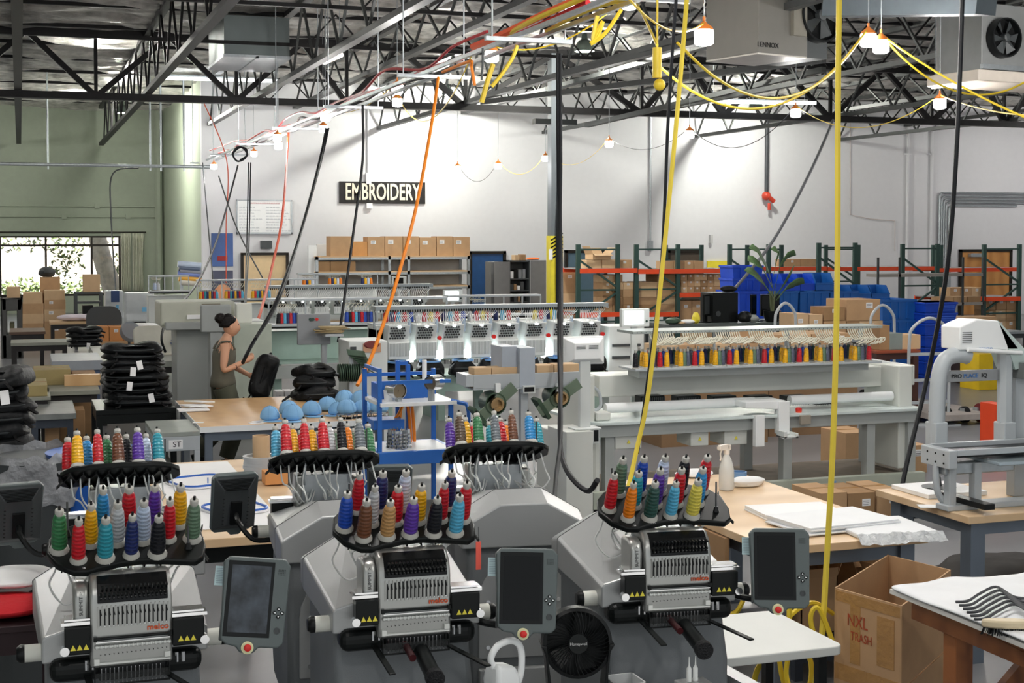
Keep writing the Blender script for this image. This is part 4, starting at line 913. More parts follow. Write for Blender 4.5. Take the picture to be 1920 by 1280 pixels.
def onface(mb, x0, x1, z0, z1, th=.002): mb.box(x0*L_, x1*L_, -th, .0005, z0, z1, Mx)
o = MB(); onface(o,.02,.98,.35,.43); onface(o,.42,.5,.0,.43,.003); onface(o,.02,.98,.74,.79); onface(o, .25,.4,.45,.74,.0025); onface(o,.65,.9,.48,.72,.0025); o.build('tape', mat('shiny_brown_tape', S(176,134,84), .12, var=.06, bump=.5, bscale=25), t)
o = MB(); onface(o,.72,.93,.10,.19,.004); ob = o.build('shipping_label', PAPER, t); o = MB()
for k in range(12): onface(o, .75+.013*k, .755+.013*k, .12, .165, .005)
o.build('barcode', BLACK, ob)
o = MB(); onface(o,.5,.62,.05,.24,.004); o.build('white_label', PAPER, t)
redink = mat('red_brown_ink', S(170,70,40), .6)
v = Mx @ Vector((.36*L_, -.0035, 0)); text('scrawl', 'NXL', .085, redink, t, (v.x,v.y,.66), (R(90),0,ang), .8, .0005)
v = Mx @ Vector((.42*L_, -.0035, 0)); text('scrawl', 'TRASH', .06, redink, t, (v.x,v.y,.585), (R(90),0,ang), .75, .0005)
v = Mx @ Vector((.2*L_, -.0035, 0)); text('print', 'NO. NO', .03, mat('brown_ink', S(110,84,60), .7), t, (v.x,v.y,.2), (R(90),0,ang), 1, .0005)
# timber table lower right
zt3 = .95; p = atZ(1668,1104,zt3); x0 = p.x; y1 = p.y; y0 = y1-1.9; x1 = x0+1.7
t = thing('timber_table', 'rough timber frame table with plywood top at the lower right', 'table', (x0,y0,0))
MB().box(0,x1-x0,0,y1-y0,zt3-.02,zt3).build('plywood_top', mat('pale_worn_board', S(206,204,198), .6, var=.05), t)
o = MB(); o.box(.08,.12,.05,y1-y0-.05,zt3-.13,zt3-.02); o.box(.08,1.6,.05,.09,zt3-.13,zt3-.02); o.box(.08,1.6,y1-y0-.3,y1-y0-.26,zt3-.13,zt3-.02); o.build('apron', PLY, t, bevel=.004)
for x, y in ((.1,.3),(.1,y1-y0-.35),(1.5,.3),(1.5,y1-y0-.35)): MB().box(x,x+.09,y,y+.09,0,zt3-.02).build('leg', PLY, t, bevel=.004)
MB().bar((.14,y1-y0-.35,.3),(.14,.6,zt3-.1),.04,.09).build('brace', PLY, t); MB().bar((.2,y1-y0-.3,.35),(.75,y1-y0-.3,zt3-.1),.04,.09).build('brace', PLY, t)
# fabric and straps on it
o = MB(); q = random.Random(12); n, m_ = 18, 12; vs = []
for j in range(m_+1):
    for i in range(n+1):
        x = x0-.01+1.1*i/n; y = y1-1.15+1.15*j/m_; z = zt3+.012+.03*max(0, math.sin(i*.7+j*.35))*(.3+.7*i/n)+q.uniform(0,.006); vs.append((x,y,z))
o.mesh(vs, [(j*(n+1)+i, j*(n+1)+i+1, (j+1)*(n+1)+i+1, (j+1)*(n+1)+i) for j in range(m_) for i in range(n)])
ob = o.build('white_fabric', FAB, smooth=True, sub=1); ob.modifiers.new('s','SOLIDIFY').thickness = .008; tag(ob, 'white fabric sheets spread over the timber table', 'fabric')
for k in range(6):
    a = [atZ(px+k*7, py+k*6.5, zt3+.05) for px, py in ((1792,1128),(1815,1126),(1838,1112),(1868,1100),(1900,1118),(1925,1122))]
    o = MB().tube(a, .006, 4); ob = o.build('strap', mat('dark_grey_webbing', S(58,60,64), .7)); tag(ob, 'dark grey strap, %s from the back, of those across the white fabric' % ORD[k], 'strap', 'dark straps on the white fabric')
p = atZ(1892,1190,zt3); t = thing('scrub_brush', 'tan scrub brush with black bristles on the timber table edge', 'brush', p, R(-25))
MB().prism([(.11*math.cos(R(a)), .032*math.sin(R(a))) for a in range(0,360,20)], 'Z', .03, .062).build('brush_body', mat('tan_brush_wood', S(206,190,158), .5), t, smooth=True, bevel=.008)
o = MB(); q = random.Random(2)
for k in range(150):
    a = q.uniform(0,6.28); r_ = q.random()**.5; x, y = .1*r_*math.cos(a), .028*r_*math.sin(a); o.cyl((x,y,.03),(x*1.12,y*1.25,.0),.0016,n=3)
ob = o.build('bristles', BLACK, t); ob['kind'] = 'stuff'
# ---------------------------------------------------------------- right wood table with the press
zt2 = .9; bl = atZ(1642,917,zt2); f2 = atZ(1815,969,zt2)
table('work_table', 'wood topped steel table under the press at the right edge', bl.x, bl.x+2.6, f2.y, bl.y, zt2, WOODL, GLEG, .045, .1, inset=.12)
o = MB(); p = atZ(1760,922,zt2); t = thing('board', 'white flat board with grey disc on the right wood table', 'board', p)
MB().box(-.22,.22,-.2,.2,.001,.03).build('slab', PAPER, t, bevel=.004); MB().lathe([(.1,.031),(.11,.036),(.02,.04),(.012,.1),(.006,.1)], n=20).build('clamp_disc', DGREY, t, smooth=True)
p = atZ(1772,950,zt2); tag(MB().box(-.16,.1,-.05,.05,.001,.004).build('paper_slip', PAPER, loc=p, rot=(0,0,-.4)), 'white paper slip on the front corner of the right wood table', 'paper')
# positioning press : lower bed + arched projector arm
Yp = (bl.y+f2.y)/2+.1; Yn = f2.y+.12
PX0 = atY(1787,900,Yn).x; pr = thing('placement_press', 'grey placement press with an arched projector arm on the right table', 'press', (PX0, Yn, zt2))
def L_at(px, py, Y, dy=0): v = atY(px, py, Y); return Vector((v.x-PX0, Y-Yn+dy, v.z-zt2))
zA, zB = L_at(1787,845,Yn).z, L_at(1787,880,Yn).z
MB().box(-.03,.03,0,.28,zB,zA).build('side_housing', GREYM, pr, bevel=.006)
o = MB()
for y in (.05,.13,.21):
    for z in (zA-.03,zB+.03): o.cyl((-.034,y,z),(-.028,y,z),.006,n=8)
o.build('bolts', BLACK, pr)
MB().box(.03,1.3,.25,.28,zA-.03,zA+.005).build('back_rail', GREYM, pr, bevel=.003); MB().box(.03,1.3,.0,.02,zA-.035,zA).build('front_rail', GREYM, pr, bevel=.003)
MB().box(.03,1.3,.03,.24,zA-.05,zA-.02).build('chain_tray', BLACK, pr)
u = L_at(1874,874,Yn-.1)
MB().box(u.x,u.x+.7,-.1,.28,u.z-.0,u.z+.022).build('platen', mat('bluish_platen', S(176,190,198), .25, .4), pr, bevel=.006)
MB().box(.0,.5,.08,.16,u.z-.07,u.z).build('platen_arm', STEEL, pr, bevel=.008)
for dx in (.02,.2): MB().box(dx,dx+.05,.06,.12,.03,zB+.02).build('support_post', GREYM, pr, bevel=.005)
MB().tube([(-.02,.14,zB+.02),(-.01,.14,.12),(.05,.14,.035),(.14,.14,.02)], .02, 8).build('curved_foot', GREYM, pr, smooth=True)
MB().box(.0,1.0,.05,.17,.0,.035).build('base', GREYM, pr, bevel=.006)
MB().box(.12,.19,-.14,.3,.036,.07).build('base_block', BLACK, pr)
Q = lambda px, py: (lambda v: (v[0], 0, v[2]))(L_at(px, py, Yn+.32))
_pp = pr; pr = bpy.data.objects.new('arm_assembly', None); C.objects.link(pr); pr.parent = _pp; pr.location = (0,.32,0)
MB().tube([Q(1756,850),Q(1757,760),Q(1762,700),Q(1775,672),Q(1800,665),Q(1815,668)], .05, 10).build('arch', GREYM, pr, smooth=True)
MB().tube([Q(1884,850),Q(1884,800),Q(1884,740),Q(1884,650)], .048, 8).build('arch_leg', GREYM, pr, smooth=True)
for px_ in (1756,1884): MB().bar(Q(px_,868), Q(px_,790), .11, .09).build('leg_sleeve', GREYM, pr, bevel=.008)
c0, c1 = Vector(Q(1765,696)), Vector(Q(1890,712))
MB().box(c0.x,c1.x,.0,.03,c1.z,c0.z+.0).build('cross_plate', mat('plate_grey', S(150,152,154), .4, .3), pr, bevel=.003)
tz = (c0.z+c1.z)/2; BLP = mat('blue_print', S(60,120,190), .5)
text('lettering', 'PRO', .036, BLACK, pr, (c0.x+.11,-.004,tz), (R(90),0,0), 1.1, .001); text('lettering', 'PLACE', .036, BLP, pr, (c0.x+.215,-.004,tz), (R(90),0,0), 1.05, .001); text('lettering', 'IQ', .036, BLACK, pr, (c0.x+.315,-.004,tz), (R(90),0,0), 1.1, .001)
h = [Q(1790,612),Q(1822,598),Q(1862,600),Q(1900,650),Q(1905,690),Q(1892,664),Q(1845,655),Q(1790,655)]
poly = [(v[0], v[2]) for v in h]
MB().prism([poly[0],poly[1],poly[2],poly[3],(poly[3][0],poly[7][1]-.01),poly[7]], 'Y', -.05, .14).build('projector_head', WHITE, pr, smooth=True, bevel=.015)
e = Q(1862,600); g = Q(1935,690)
MB().mesh([(e[0],-.05,e[2]),(e[0],.14,e[2]),(g[0],.14,g[2]+.04),(g[0],-.05,g[2]+.04),(Q(1895,662)[0],-.05,g[2]+.0),(Q(1895,662)[0],.14,g[2])], [(0,1,2,3),(0,3,4),(1,5,2),(3,2,5,4),(0,4,5,1)]).build('projector_cover', mat('pale_teal_cover', S(188,204,200), .35), pr)
o = MB(); v0 = Q(1795,622)
for k in range(6): o.box(v0[0],v0[0]+.07,-.054,-.049,v0[2]-.012*k-.003,v0[2]-.012*k)
o.build('vent_slots', BLACK, pr); v0 = Q(1838,652); text('small_lettering', 'PROPLACE IQ', .016, BLP, pr, (v0[0],-.053,v0[2]), (R(90),0,0), 1, .001)
v0 = Q(1803,663); MB().cyl((v0[0],-.06,v0[2]+.03),(v0[0]+.4,-.06,v0[2]+.0),.014).build('handle', WHITE, pr, smooth=True)
v0 = Q(1900,690); MB().box(v0[0],v0[0]+.5,-.1,.2,v0[2]-.06,v0[2]+.04).build('display_beam', mat('beam_grey', S(120,124,124), .4, .3), pr, bevel=.004); MB().box(v0[0]+.02,v0[0]+.1,.0,.08,.0,v0[2]-.05).build('right_leg', GREYM, pr, bevel=.006)
# ---------------------------------------------------------------- small light table, bench, fan, steamer near the right machine
zt4 = .78; p = atZ(1463,1216,zt4); q_ = atZ(1275,1166,zt4)
t = thing('side_table', 'light grey side table with rounded corners behind the rightmost front machine', 'table', ((p.x+q_.x)/2-.1, (p.y+q_.y)/2, 0))
MB().prism(rbox(1.0,.62,.05), 'Z', zt4-.04, zt4).build('table_top', mat('light_grey_laminate', S(206,208,204), .5, var=.02), t, bevel=.006)
for sx in (-.4,.42):
    for sy in (-.24,.22): MB().box(sx-.02,sx+.02,sy-.02,sy+.02,0,zt4-.04).build('leg', BLACKM, t)
o = MB(); p = atZ(1275,1170,zt4); t = thing('yellow_bottle', 'small yellow bottle behind the needles on the light side table', 'bottle', p)
MB().lathe([(.001,0),(.03,.002),(.03,.09),(.012,.11),(.012,.13)], n=14).build('bottle_body', YELLOW, t, smooth=True)
bz = .93; X0 = atY(962,1240,4.75).x; X1 = atY(1205,1240,4.75).x
benchY0, benchY1 = 4.32, 4.52
t = thing('equipment_bench', 'narrow grey steel bench carrying the black fan below the right machine', 'bench', ((X0+X1)/2, 4.42, 0)); a = (X1-X0)/2+.08
MB().box(-a,a,-.17,.1,bz-.04,bz).build('bench_top', HOODM, t, bevel=.004)
for sx in (-1,1): MB().box(sx*(a-.06)-.03,sx*(a-.06)+.03,-.12,.06,0,bz-.04).build('leg', HOODM, t)
c = atY(1081,1203,4.42); fr_ = .115
t = thing('desk_fan', 'round black desk fan below the rightmost front machine', 'fan', (c.x, 4.42, bz), R(-14))
hz = max(c.z-bz, fr_+.01); Mf = Matrix.Translation((0,0,hz)) @ Euler((R(90-8),0,0)).to_matrix().to_4x4()
MB().lathe([(fr_*1.02,-.045),(fr_*1.04,-.01),(fr_*1.02,.03),(fr_*.92,.035),(fr_*.92,.02),(fr_*.98,-.04)], n=32, M=Mf).build('fan_ring', BLACK, t, smooth=True)
for k in range(44):
    aa = 2*math.pi*k/44; o = MB(); pts = [Mf @ Vector((r_*math.cos(aa+.5*(r_/fr_)), r_*math.sin(aa+.5*(r_/fr_)), .045-.014*(r_/fr_)**2)) for r_ in (fr_*.25,fr_*.5,fr_*.75,fr_*.95)]
    o.tube(pts, .0016, 4, False); o.build('grille_rib', BLACK, t)
MB().lathe([(.001,.05),(fr_*.28,.048),(fr_*.3,.04),(fr_*.3,.03)], n=24, M=Mf).build('hub_badge', BLACKM, t, smooth=True)
text('lettering', 'Honeywell', .0135, mat('pale_print', S(200,200,200), .5), t, Mf @ Vector((0,0,.052)), (R(90-8),0,0), 1, .0005)
o = MB()
for k in range(5):
    aa = k*1.2566; o.mesh([Mf @ Vector(v) for v in ((.02*math.cos(aa),.02*math.sin(aa),.0),(fr_*.85*math.cos(aa-.35),fr_*.85*math.sin(aa-.35),-.01),(fr_*.88*math.cos(aa+.35),fr_*.88*math.sin(aa+.35),.02),(.03*math.cos(aa+.9),.03*math.sin(aa+.9),.01))], [(0,1,2,3)])
o.build('fan_blades', BLACK, t)
MB().prism([(-.09,0),(.09,0),(.11,hz*.9),(.125,hz),(.105,hz),(.08,.03),(-.08,.03),(-.105,hz),(-.125,hz),(-.11,hz*.9)], 'Y', -.045, .055).build('fan_base', BLACK, t, bevel=.004)
for k, (px, z0) in enumerate(((1172,bz+.001),(1172,bz+.058))):
    p = atY(px,1240,4.40); carton(['lower','upper'][k]+' grey box of the two right of the desk fan', p.x-.06,p.x+.05,4.33,4.45,z0,z0+.055, mat('light_grey_board', S(190,192,192), .7), 0, 2 if k else False, tape=False)
p = atY(1240,1240,4.5); tag(MB().box(-.1,.1,-.05,.05,0,.02).build('paper_stack', PAPER, loc=(p.x-.035,4.42,bz+.001)), 'white paper stack at the right end of the grey bench', 'papers')
# steamer with loop handle
p = atY(925,1240,4.5); t = thing('garment_steamer', 'white handheld steamer with a big loop handle, left of the fan', 'steamer', (p.x, 4.40, bz+.08), R(20))
stz = bz+.08
tag(MB().box(-.14,.12,-.12,.12,0,stz-.001).build('pedestal', HOODM, loc=(p.x,4.40,0), bevel=.01), 'grey pedestal box under the white steamer', 'pedestal')
MB().loft([[(-.05,-.04,0),(.05,-.04,0),(.05,.04,0),(-.05,.04,0)],[(-.055,-.045,.08),(.045,-.045,.08),(.045,.045,.08),(-.055,.045,.08)],[(-.045,-.035,.135),(.03,-.035,.12),(.03,.035,.12),(-.045,.035,.135)]]).build('steamer_body', WHITE, t, smooth=True, bevel=.015, seg=3)
MB().tube([(-.04,0,.12),(-.05,0,.155),(-.02,0,.19),(.04,0,.195),(.075,0,.165),(.08,0,.1),(.065,0,.05),(.045,0,.03)], .0115, 10).build('handle', WHITE, t, smooth=True)
o = MB()
for k in range(8): o.box(-.02+.009*k,-.0165+.009*k,-.0475,-.045,.03,.06)
o.build('vent_slots', DGREY, t)
for k, px in enumerate((1292,1304)):
    p = atY(px,1270,4.3); t = thing('oil_bottle', ['left','right'][k]+' tiny clear oil bottle at the bottom edge below the cap shaft', 'bottle', (p.x,4.3,1.04-.0))
    MB().lathe([(.001,0),(.0085,.001),(.0085,.045),(.003,.055),(.0015,.085)], n=10).build('bottle_body', mat('frosted_white', S(222,224,222), .3), t, smooth=True)
tag(MB().box(-.05,.06,-.04,.04,0,1.04).build('bottle_post', HOODM, loc=(atY(1298,1270,4.3).x,4.3,0), bevel=.004), 'grey post at the bottom edge holding two tiny oil bottles', 'post')
tag(MB().bar(atZ(1245,1200,.9), atZ(1420,1300,.9), .06, .05).build('base_rail', HOODM), 'long grey base rail slanting to the bottom edge right of the fan', 'rail')
# yellow hose
pts = [atD(*v) for v in ((1402,1088,7.6),(1418,1160,7.2),(1400,1210,7.0),(1365,1290,6.8))]
cable('air_hose', 'yellow hose curving from the right screen down behind the side table', [atD(*v) for v in ((1480,1135,6.6),(1476,1180,6.6),(1445,1225,6.6),(1420,1255,6.6),(1410,1300,6.6))], .014, YELC, 'hose')
cable('air_hose', 'coiled yellow hose hanging on the table leg at the lower right', [atD(*v) for v in ((1562,1150,7.2),(1520,1130,7.1),(1470,1170,7.0),(1462,1240,7.0),(1480,1300,7.0),(1515,1290,7.0),(1520,1240,7.0),(1495,1200,7.0),(1480,1225,6.95),(1475,1270,6.95),(1500,1320,6.9),(1530,1290,6.9),(1535,1230,6.9),(1520,1160,6.9),(1535,1140,6.9),(1560,1200,6.9))], .013, YELC, 'hose')
cable('air_hose', 'yellow hose on the floor right of the rightmost front machine', [atD(*v) for v in ((1330,1150,8),(1375,1150,8),(1392,1128,8),(1400,1110,8.2))], .014, YELC, 'hose')
# ---------------------------------------------------------------- hanging straps and cables
def hang(lab, pts, r, m, name='cable', cat='cable', flat_=0): return cable(name, lab, [atD(*v) for v in pts], r, m, cat)
hang('long yellow strap hanging left, ending behind the rightmost cone tray', ((1292,-60,7.4),(1278,120,7.6),(1250,420,7.6),(1218,720,7.5),(1192,850,7.4),(1172,940,7.2)), .013, YELS, 'strap', 'strap')
hang('long yellow strap hanging right, reaching the floor coil', ((1574,-60,7.2),(1571,200,7.3),(1570,500,7.2),(1563,800,7.1),(1550,1050,7.0),(1540,1200,6.9),(1525,1300,6.9)), .016, YELS, 'strap', 'strap')
hang('thin black cable hanging just left of the left yellow strap', ((1272,-60,9),(1254,200,9),(1240,500,9),(1216,700,9),(1195,850,9)), .011, BLKC)
hang('thick black cable hanging in front of the right part of the wall', ((1806,-60,9.5),(1795,250,9.5),(1776,500,9.6),(1740,700,9.8),(1700,870,9.6),(1683,960,9.4)), .016, BLKC)
hang('black cable with loops hanging in front of the column', ((1046,100,12),(1047,300,12),(1052,500,12),(1052,700,11),(1050,820,10),(1062,880,9.4),(1100,920,8.8),(1120,900,8.6)), .018, BLKC)
hang('second black cable hanging beside the column to the floor', ((1050,100,11.5),(1050,400,11.5),(1048,650,11),(1052,800,10),(1042,900,9),(1036,1000,8)), .015, BLKC)
hang('bright orange cable slanting down to the blue cart', ((822,145,15.8),(808,240,15.4),(780,390,14.8),(740,540,13.9),(700,660,13.4),(670,722,13.0)), .018, ORC)
hang('thick black cable bundle slanting left from a work light', ((612,240,20),(600,300,19.8),(565,430,18),(520,560,15.5),(470,650,14.5),(455,680,14.5)), .02, BLKC)
hang('second strand of the slanting black cable bundle', ((616,240,20),(600,310,19.8),(560,450,18),(524,560,15.5),(480,635,14.5)), .014, BLKC)
hang('thin black cable hanging before the left part of the sign', ((680,196,18),(680,300,18),(662,440,17.6),(640,600,17),(634,640,16.8)), .017, BLKC)
hang('red cable slanting past the whiteboard to the beige computer', ((541,250,27),(530,400,24),(510,500,22),(490,580,20),(480,608,19.6)), .022, ORR)
hang('thin black cable hanging left of the whiteboard to the printer', ((446,310,30),(410,440,26),(370,530,23),(320,590,20),(303,630,19),(310,660,19)), .018, BLKC)
hang('left of two parallel thin black cables before the whiteboard', ((466,305,30),(463,450,27),(458,600,20)), .014, BLKC)
hang('right of two parallel thin black cables before the whiteboard', ((470,305,30),(467,450,27),(459,600,20)), .014, BLKC)
hang('thin red cable hanging straight past the blue poster', ((380,188,34),(425,300,34),(424,420,34),(424,530,33)), .014, ORR)
hang('thin grey cable hanging down from the tray end', ((380,305,36),(390,420,34),(400,530,33)), .014, DGREY)
hang('thin grey cable crossing from the tray end toward the wall frame', ((410,330,34),(445,430,32),(492,520,30)), .016, DGREY)
hang('thin black cord on the grey green wall bending down', ((260,315,36),(212,325,36),(208,400,36),(218,560,34),(222,600,33)), .02, DGREY)
hang('thin grey cable slanting right of the plant toward the girder', ((1562,225,30),(1520,320,28),(1450,450,27),(1370,550,26)), .03, mat('grey_cable', S(120,122,126), .5))
hang('tangled coil of black cable on the far tray', ((435,290,31),(445,276,31),(462,280,31),(460,296,31),(445,302,31),(437,288,31),(452,276,31),(464,290,31),(450,300,31)), .02, BLKC)
hang('short black pipe strut with chain under the second crossbar', ((905,90,14),(905,120,14),(903,150,14)), .012, DGREY)
hang('yellow cable end hanging left of the second crossbar light', ((970,85,13),(960,110,13),(940,140,13),(922,162,13)), .018, YELC)
hang('yellow cable end hanging below the second crossbar', ((925,120,14),(915,150,14),(903,192,14)), .025, YELC)
hang('orange cable end hanging right of the third crossbar', ((830,135,16),(880,115,15),(884,125,15),(890,160,15)), .018, ORC)
# ================================================================ helpers for pixel-placed boxes standing at real depth
def pb(name, lab, cat, px0, py0, px1, py1, Y, dep, m, floor=False, bevel=.005, group=None):
    a = atY(px0, py0, Y); b = atY(px1, py1, Y)
    o = MB().box(a.x, b.x, Y, Y+dep, 0 if floor else b.z, a.z).build(name, m, bevel=bevel); return tag(o, lab, cat, group)
def pcarton(lab, px0, py0, px1, py1, Y, dep, m=None, z0=None, **k):
    a = atY(px0, py0, Y); b = atY(px1, py1, Y)
    return carton(lab, a.x, b.x, Y, Y+dep, b.z if z0 is None else z0, a.z, m, **k)
def zy(px, py, Y): return atY(px, py, Y).z
def xy(px, Y): return atY(px, 500, Y).x
CREAM = mat('cream_tube', S(222,218,200), .35, var=.02)
BODYW = mat('white_machine_paint', S(212,214,208), .45, var=.015)
SHADE = mat('machine_grey_beam', S(168,172,170), .45, var=.02)
# ================================================================ long white machine
YM = 11.5; xl, xr = xy(1106, YM), xy(1738, YM); L = xr-xl
lm = thing('multi_head_embroidery_machine', 'long white multi head embroidery machine with cone shelf, right of centre', 'embroidery machine', (xl, YM, 0))
tp = MB(); tp.prism([(0,.12),(.12,0),(L-.05,0),(L,.05),(L,1.0),(0,1.0)], 'Z', .872, .9); tp.build('table_top', mat('pale_grey_blue_top', S(204,214,212), .35), lm, bevel=.004)
MB().box(.02,L-.02,.06,.12,.76,.872).build('front_rail', SHADE, lm, bevel=.004)
MB().box(.1,L-.05,.13,.3,.84,.87).build('black_track', BLACK, lm)
def LX(px, Y=YM): return xy(px, Y)-xl
yb_ = .45
MB().box(LX(1120,12),LX(1712,12),yb_,yb_+.38,zy(1400,733,12),zy(1400,694,12)).build('bridge_beam', BODYW, lm, bevel=.01)
MB().prism([(.12,.0),(.62,.0),(.62,zy(1110,700,11.62)),(.12,zy(1110,704,11.62)),(.12,.9)], 'X', -.02, LX(1126)).build('left_tower', BODYW, lm, bevel=.012)
MB().box(LX(1705),LX(1731),.15,.75,.3,zy(1715,685,11.65)).build('right_tower', BODYW, lm, bevel=.012)
MB().prism([(LX(1650,12),zy(1650,674,12)),(LX(1708,12),zy(1700,685,12)),(LX(1708,12),zy(1700,700,12)),(LX(1650,12),zy(1650,694,12))], 'Y', .45, .85).build('tower_cover', WHITE, lm, bevel=.005)
MB().box(-.22,.14,.1,.75,.25,.80).build('control_cabinet', BODYW, lm, bevel=.01)
MB().box(-.18,.1,.09,.1,.3,.76).build('frosted_panel', mat('frosted_panel', S(206,208,200), .2, .1), lm)
MB().tube([(LX(1126),.2,zy(1126,722,11.7)),(LX(1140),.2,zy(1140,735,11.7)),(LX(1143),.2,zy(1143,760,11.7)),(LX(1128),.2,zy(1128,772,11.7))], .015, 8).build('cable_loop', GREYM, lm, smooth=True)
MB().box(LX(1127),LX(1155),.1,.3,.9,.98).build('motor_box', BODYW, lm, bevel=.015)
MB().box(LX(1112),LX(1124),-.005,.06,.72,.86).build('switch_box', OFFW, lm, bevel=.004)
MB().box(LX(1114),LX(1122),-.012,-.004,.74,.84).build('black_switch', BLACK, lm)
# cylinder beams
zc_ = zy(1300,762,11.75)
for a_, b_, nm in ((1135,1415,1),(1482,1674,2)): MB().cyl((LX(a_,11.75),.25,zc_+.02),(LX(b_,11.75),.25,zc_+.02),.045,n=14).build('round_beam', WHITE, lm, smooth=True)
for k, px in enumerate((1217,1285,1352,1420,1488,1540)):
    x = LX(px,11.9); o = MB(); o.box(x-.12,x+.12,.3,.45,zy(px,757,11.85),zy(px,741,11.85))
    hd = o.build('sewing_head', BLACKM, lm, bevel=.01); o = MB()
    for j in range(12): o.cyl((x-.11+.02*j,.29,zy(px,756,11.85)-.01),(x-.11+.02*j,.29,zy(px,744,11.85)),.005,n=5)
    o.build('needle_row', DGREY, hd)
# big L bracket arm and its foot
a = LX(1400); b = LX(1470)
MB().prism([(a,zy(1400,741,12)),(LX(1440),zy(1440,744,11.8)),(b+.02,zy(1470,750,11.5)),(b+.02,zy(1470,768,11.5)),(a,zy(1400,752,12))], 'Y', .0, .35).build('swing_arm', WHITE, lm, bevel=.006)
MB().box(LX(1460),LX(1480),-.03,.06,.72,zy(1470,752,11.5)).build('arm_column', WHITE, lm, bevel=.004)
o = MB(); o.box(LX(1458),LX(1485),-.14,.0,.70,.715); o.box(LX(1458),LX(1464),-.14,.0,.70,.76); o.box(LX(1480),LX(1485),-.14,.0,.70,.74); o.build('arm_foot', OFFW, lm, bevel=.003)
o = MB(); o.box(LX(1415),LX(1432),-.04,.02,.62,.905); o.build('hanging_bracket', WHITE, lm, bevel=.004)
for p0, p1, y0, y1 in ((1163,1213,810,842),(1306,1340,806,836),(1370,1413,806,834)):
    c = MB().box(LX(p0),LX(p1),.1,.4,zy(p0,y1,11.6),zy(p0,y0,11.6)).build('drive_box', BODYW, lm, bevel=.008)
    xm_ = (LX(p0)+LX(p1))/2; MB().prism([(xm_-.016,zy(p0,y1,11.6)+.05),(xm_+.016,zy(p0,y1,11.6)+.05),(xm_,zy(p0,y1,11.6)+.08)], 'Y', .09, .101).build('warning_label', YLABEL, c)
for k, px in enumerate((1153,1490,1648,1725)): MB().box(LX(px)-.045,LX(px)+.045,.1,.2,.0 if k==3 else .25,.76).build('leg', SHADE, lm, bevel=.004)
for px in (1153,1490,1725): MB().box(LX(px)-.045,LX(px)+.045,.85,.95,.0,.76).build('leg', SHADE, lm, bevel=.004)
MB().box(.05,L+.02,.02,.1,.13,.28).build('base_beam', mat('greenish_grey_paint', S(176,182,168), .5), lm, bevel=.004)
MB().box(.05,L,.1,1.1,.22,.25).build('base_platform', mat('brown_platform_mat', S(120,108,94), .8, var=.15), lm)
for px in (1140,1735): MB().box(LX(px)-.05,LX(px)+.05,.02,1.0,0,.14).build('base_foot', SHADE, lm)
MB().box(LX(1565),LX(1573),.015,.02,.2,.25).build('blue_tag', mat('blue_tag', S(110,150,200), .6), lm)
ob = MB().lathe([(.03,0),(.03,.02),(.022,.03)], n=14).build('stop_button', REDP, lm, smooth=True, loc=(LX(1508),.08,.915)); MB().lathe([(.028,-.015),(.028,0)], n=14).build('orange_collar', ORANGE, ob)
MB().box(LX(1501),LX(1520),-.03,.0,.80,.885).build('button_box', mat('taupe_box', S(150,142,130), .5), lm, bevel=.003)
# cone shelf and upper rail
zs = zy(1400,684,11.63); zr = zy(1400,617,11.9)
MB().box(LX(1182,11.7),LX(1642,11.7),.08,.46,zs-.02,zs).build('cone_shelf', GREYM, lm, bevel=.004)
MB().box(LX(1200,11.7),LX(1630,11.7),.2,.46,zy(1400,696,11.95),zs-.02).build('shelf_support', SHADE, lm)
MB().prism([(LX(1172,11.8),zr),(LX(1636,11.8),zr),(LX(1636,11.8),zr+.025),(LX(1172,11.8),zr+.025)], 'Y', .12, .48).build('tube_rail', mat('rail_grey_green', S(160,168,164), .35, .3), lm, bevel=.003)
o = MB()
for k in range(60): x = LX(1180,11.8)+k*(LX(1634,11.8)-LX(1180,11.8))/60; o.cyl((x,.118,zr+.012),(x,.125,zr+.012),.004,n=5)
o.build('rail_holes', BLACK, lm)
for px in (1213,1325,1462,1600,1232,1353,1488,1628):
    y = .14 if px in (1213,1325,1462,1600) else .44; MB().box(LX(px,11.8)-.008,LX(px,11.8)+.008,y-.008,y+.008,zs,zr).build('rail_post', STEEL, lm)
q = random.Random(21)
for g in range(7):
    for k in range(11):
        px = 1222+g*61+k*4.2; x = LX(px,11.8); z1 = zy(px,647-q.uniform(0,3),11.6)
        s = q.uniform(.06,.085)
        MB().tube([(x-.1,.12,zr),(x-.085,.11,zr-.05),(x-.03,.10,zr-.10),(x+s*.55,.09,z1+.06),(x+.03,.09,z1+.03),(x-.02,.09,z1+.01)], .0062, 5).build('thread_tube', CREAM, lm, smooth=True)
# cones on the shelf
seq = ['red','blue','yellow','navy','dark green','yellow','yellow','sage green','slate','slate']
rowof = [0,1,0,2,2,1,0,0,0,1]; cnt = {}
idx = 0; px = 1192.
names = ['front','middle','back']
while px < 1632:
    c = seq[(idx+3) % 10] if idx > 1 else ('black','dark green')[idx]; r_ = rowof[(idx+3) % 10] if idx > 0 else 0
    Yc = 11.5+.13+.11*r_; x = xy(px, Yc)
    cnt[r_] = cnt.get(r_, 0)+1
    small_cone(c, (x, Yc, zs), '%s thread cone, %s from left in %s row, long white machine' % (c, ORD[cnt[r_]-1], names[r_]), 'cones on the long white machine', .165, .026)
    idx += 1; px += 6.55
for k in range(22):
    px = 1215+k*19.0; Yc = 11.5+.36; c = ['red','slate','orange','navy','dark green'][k % 5]
    small_cone(c, (xy(px,Yc), Yc, zs), '%s thread cone at rear posts, %s from left, long white machine' % (c, ORD[k]), 'cones on the long white machine', .165, .024)
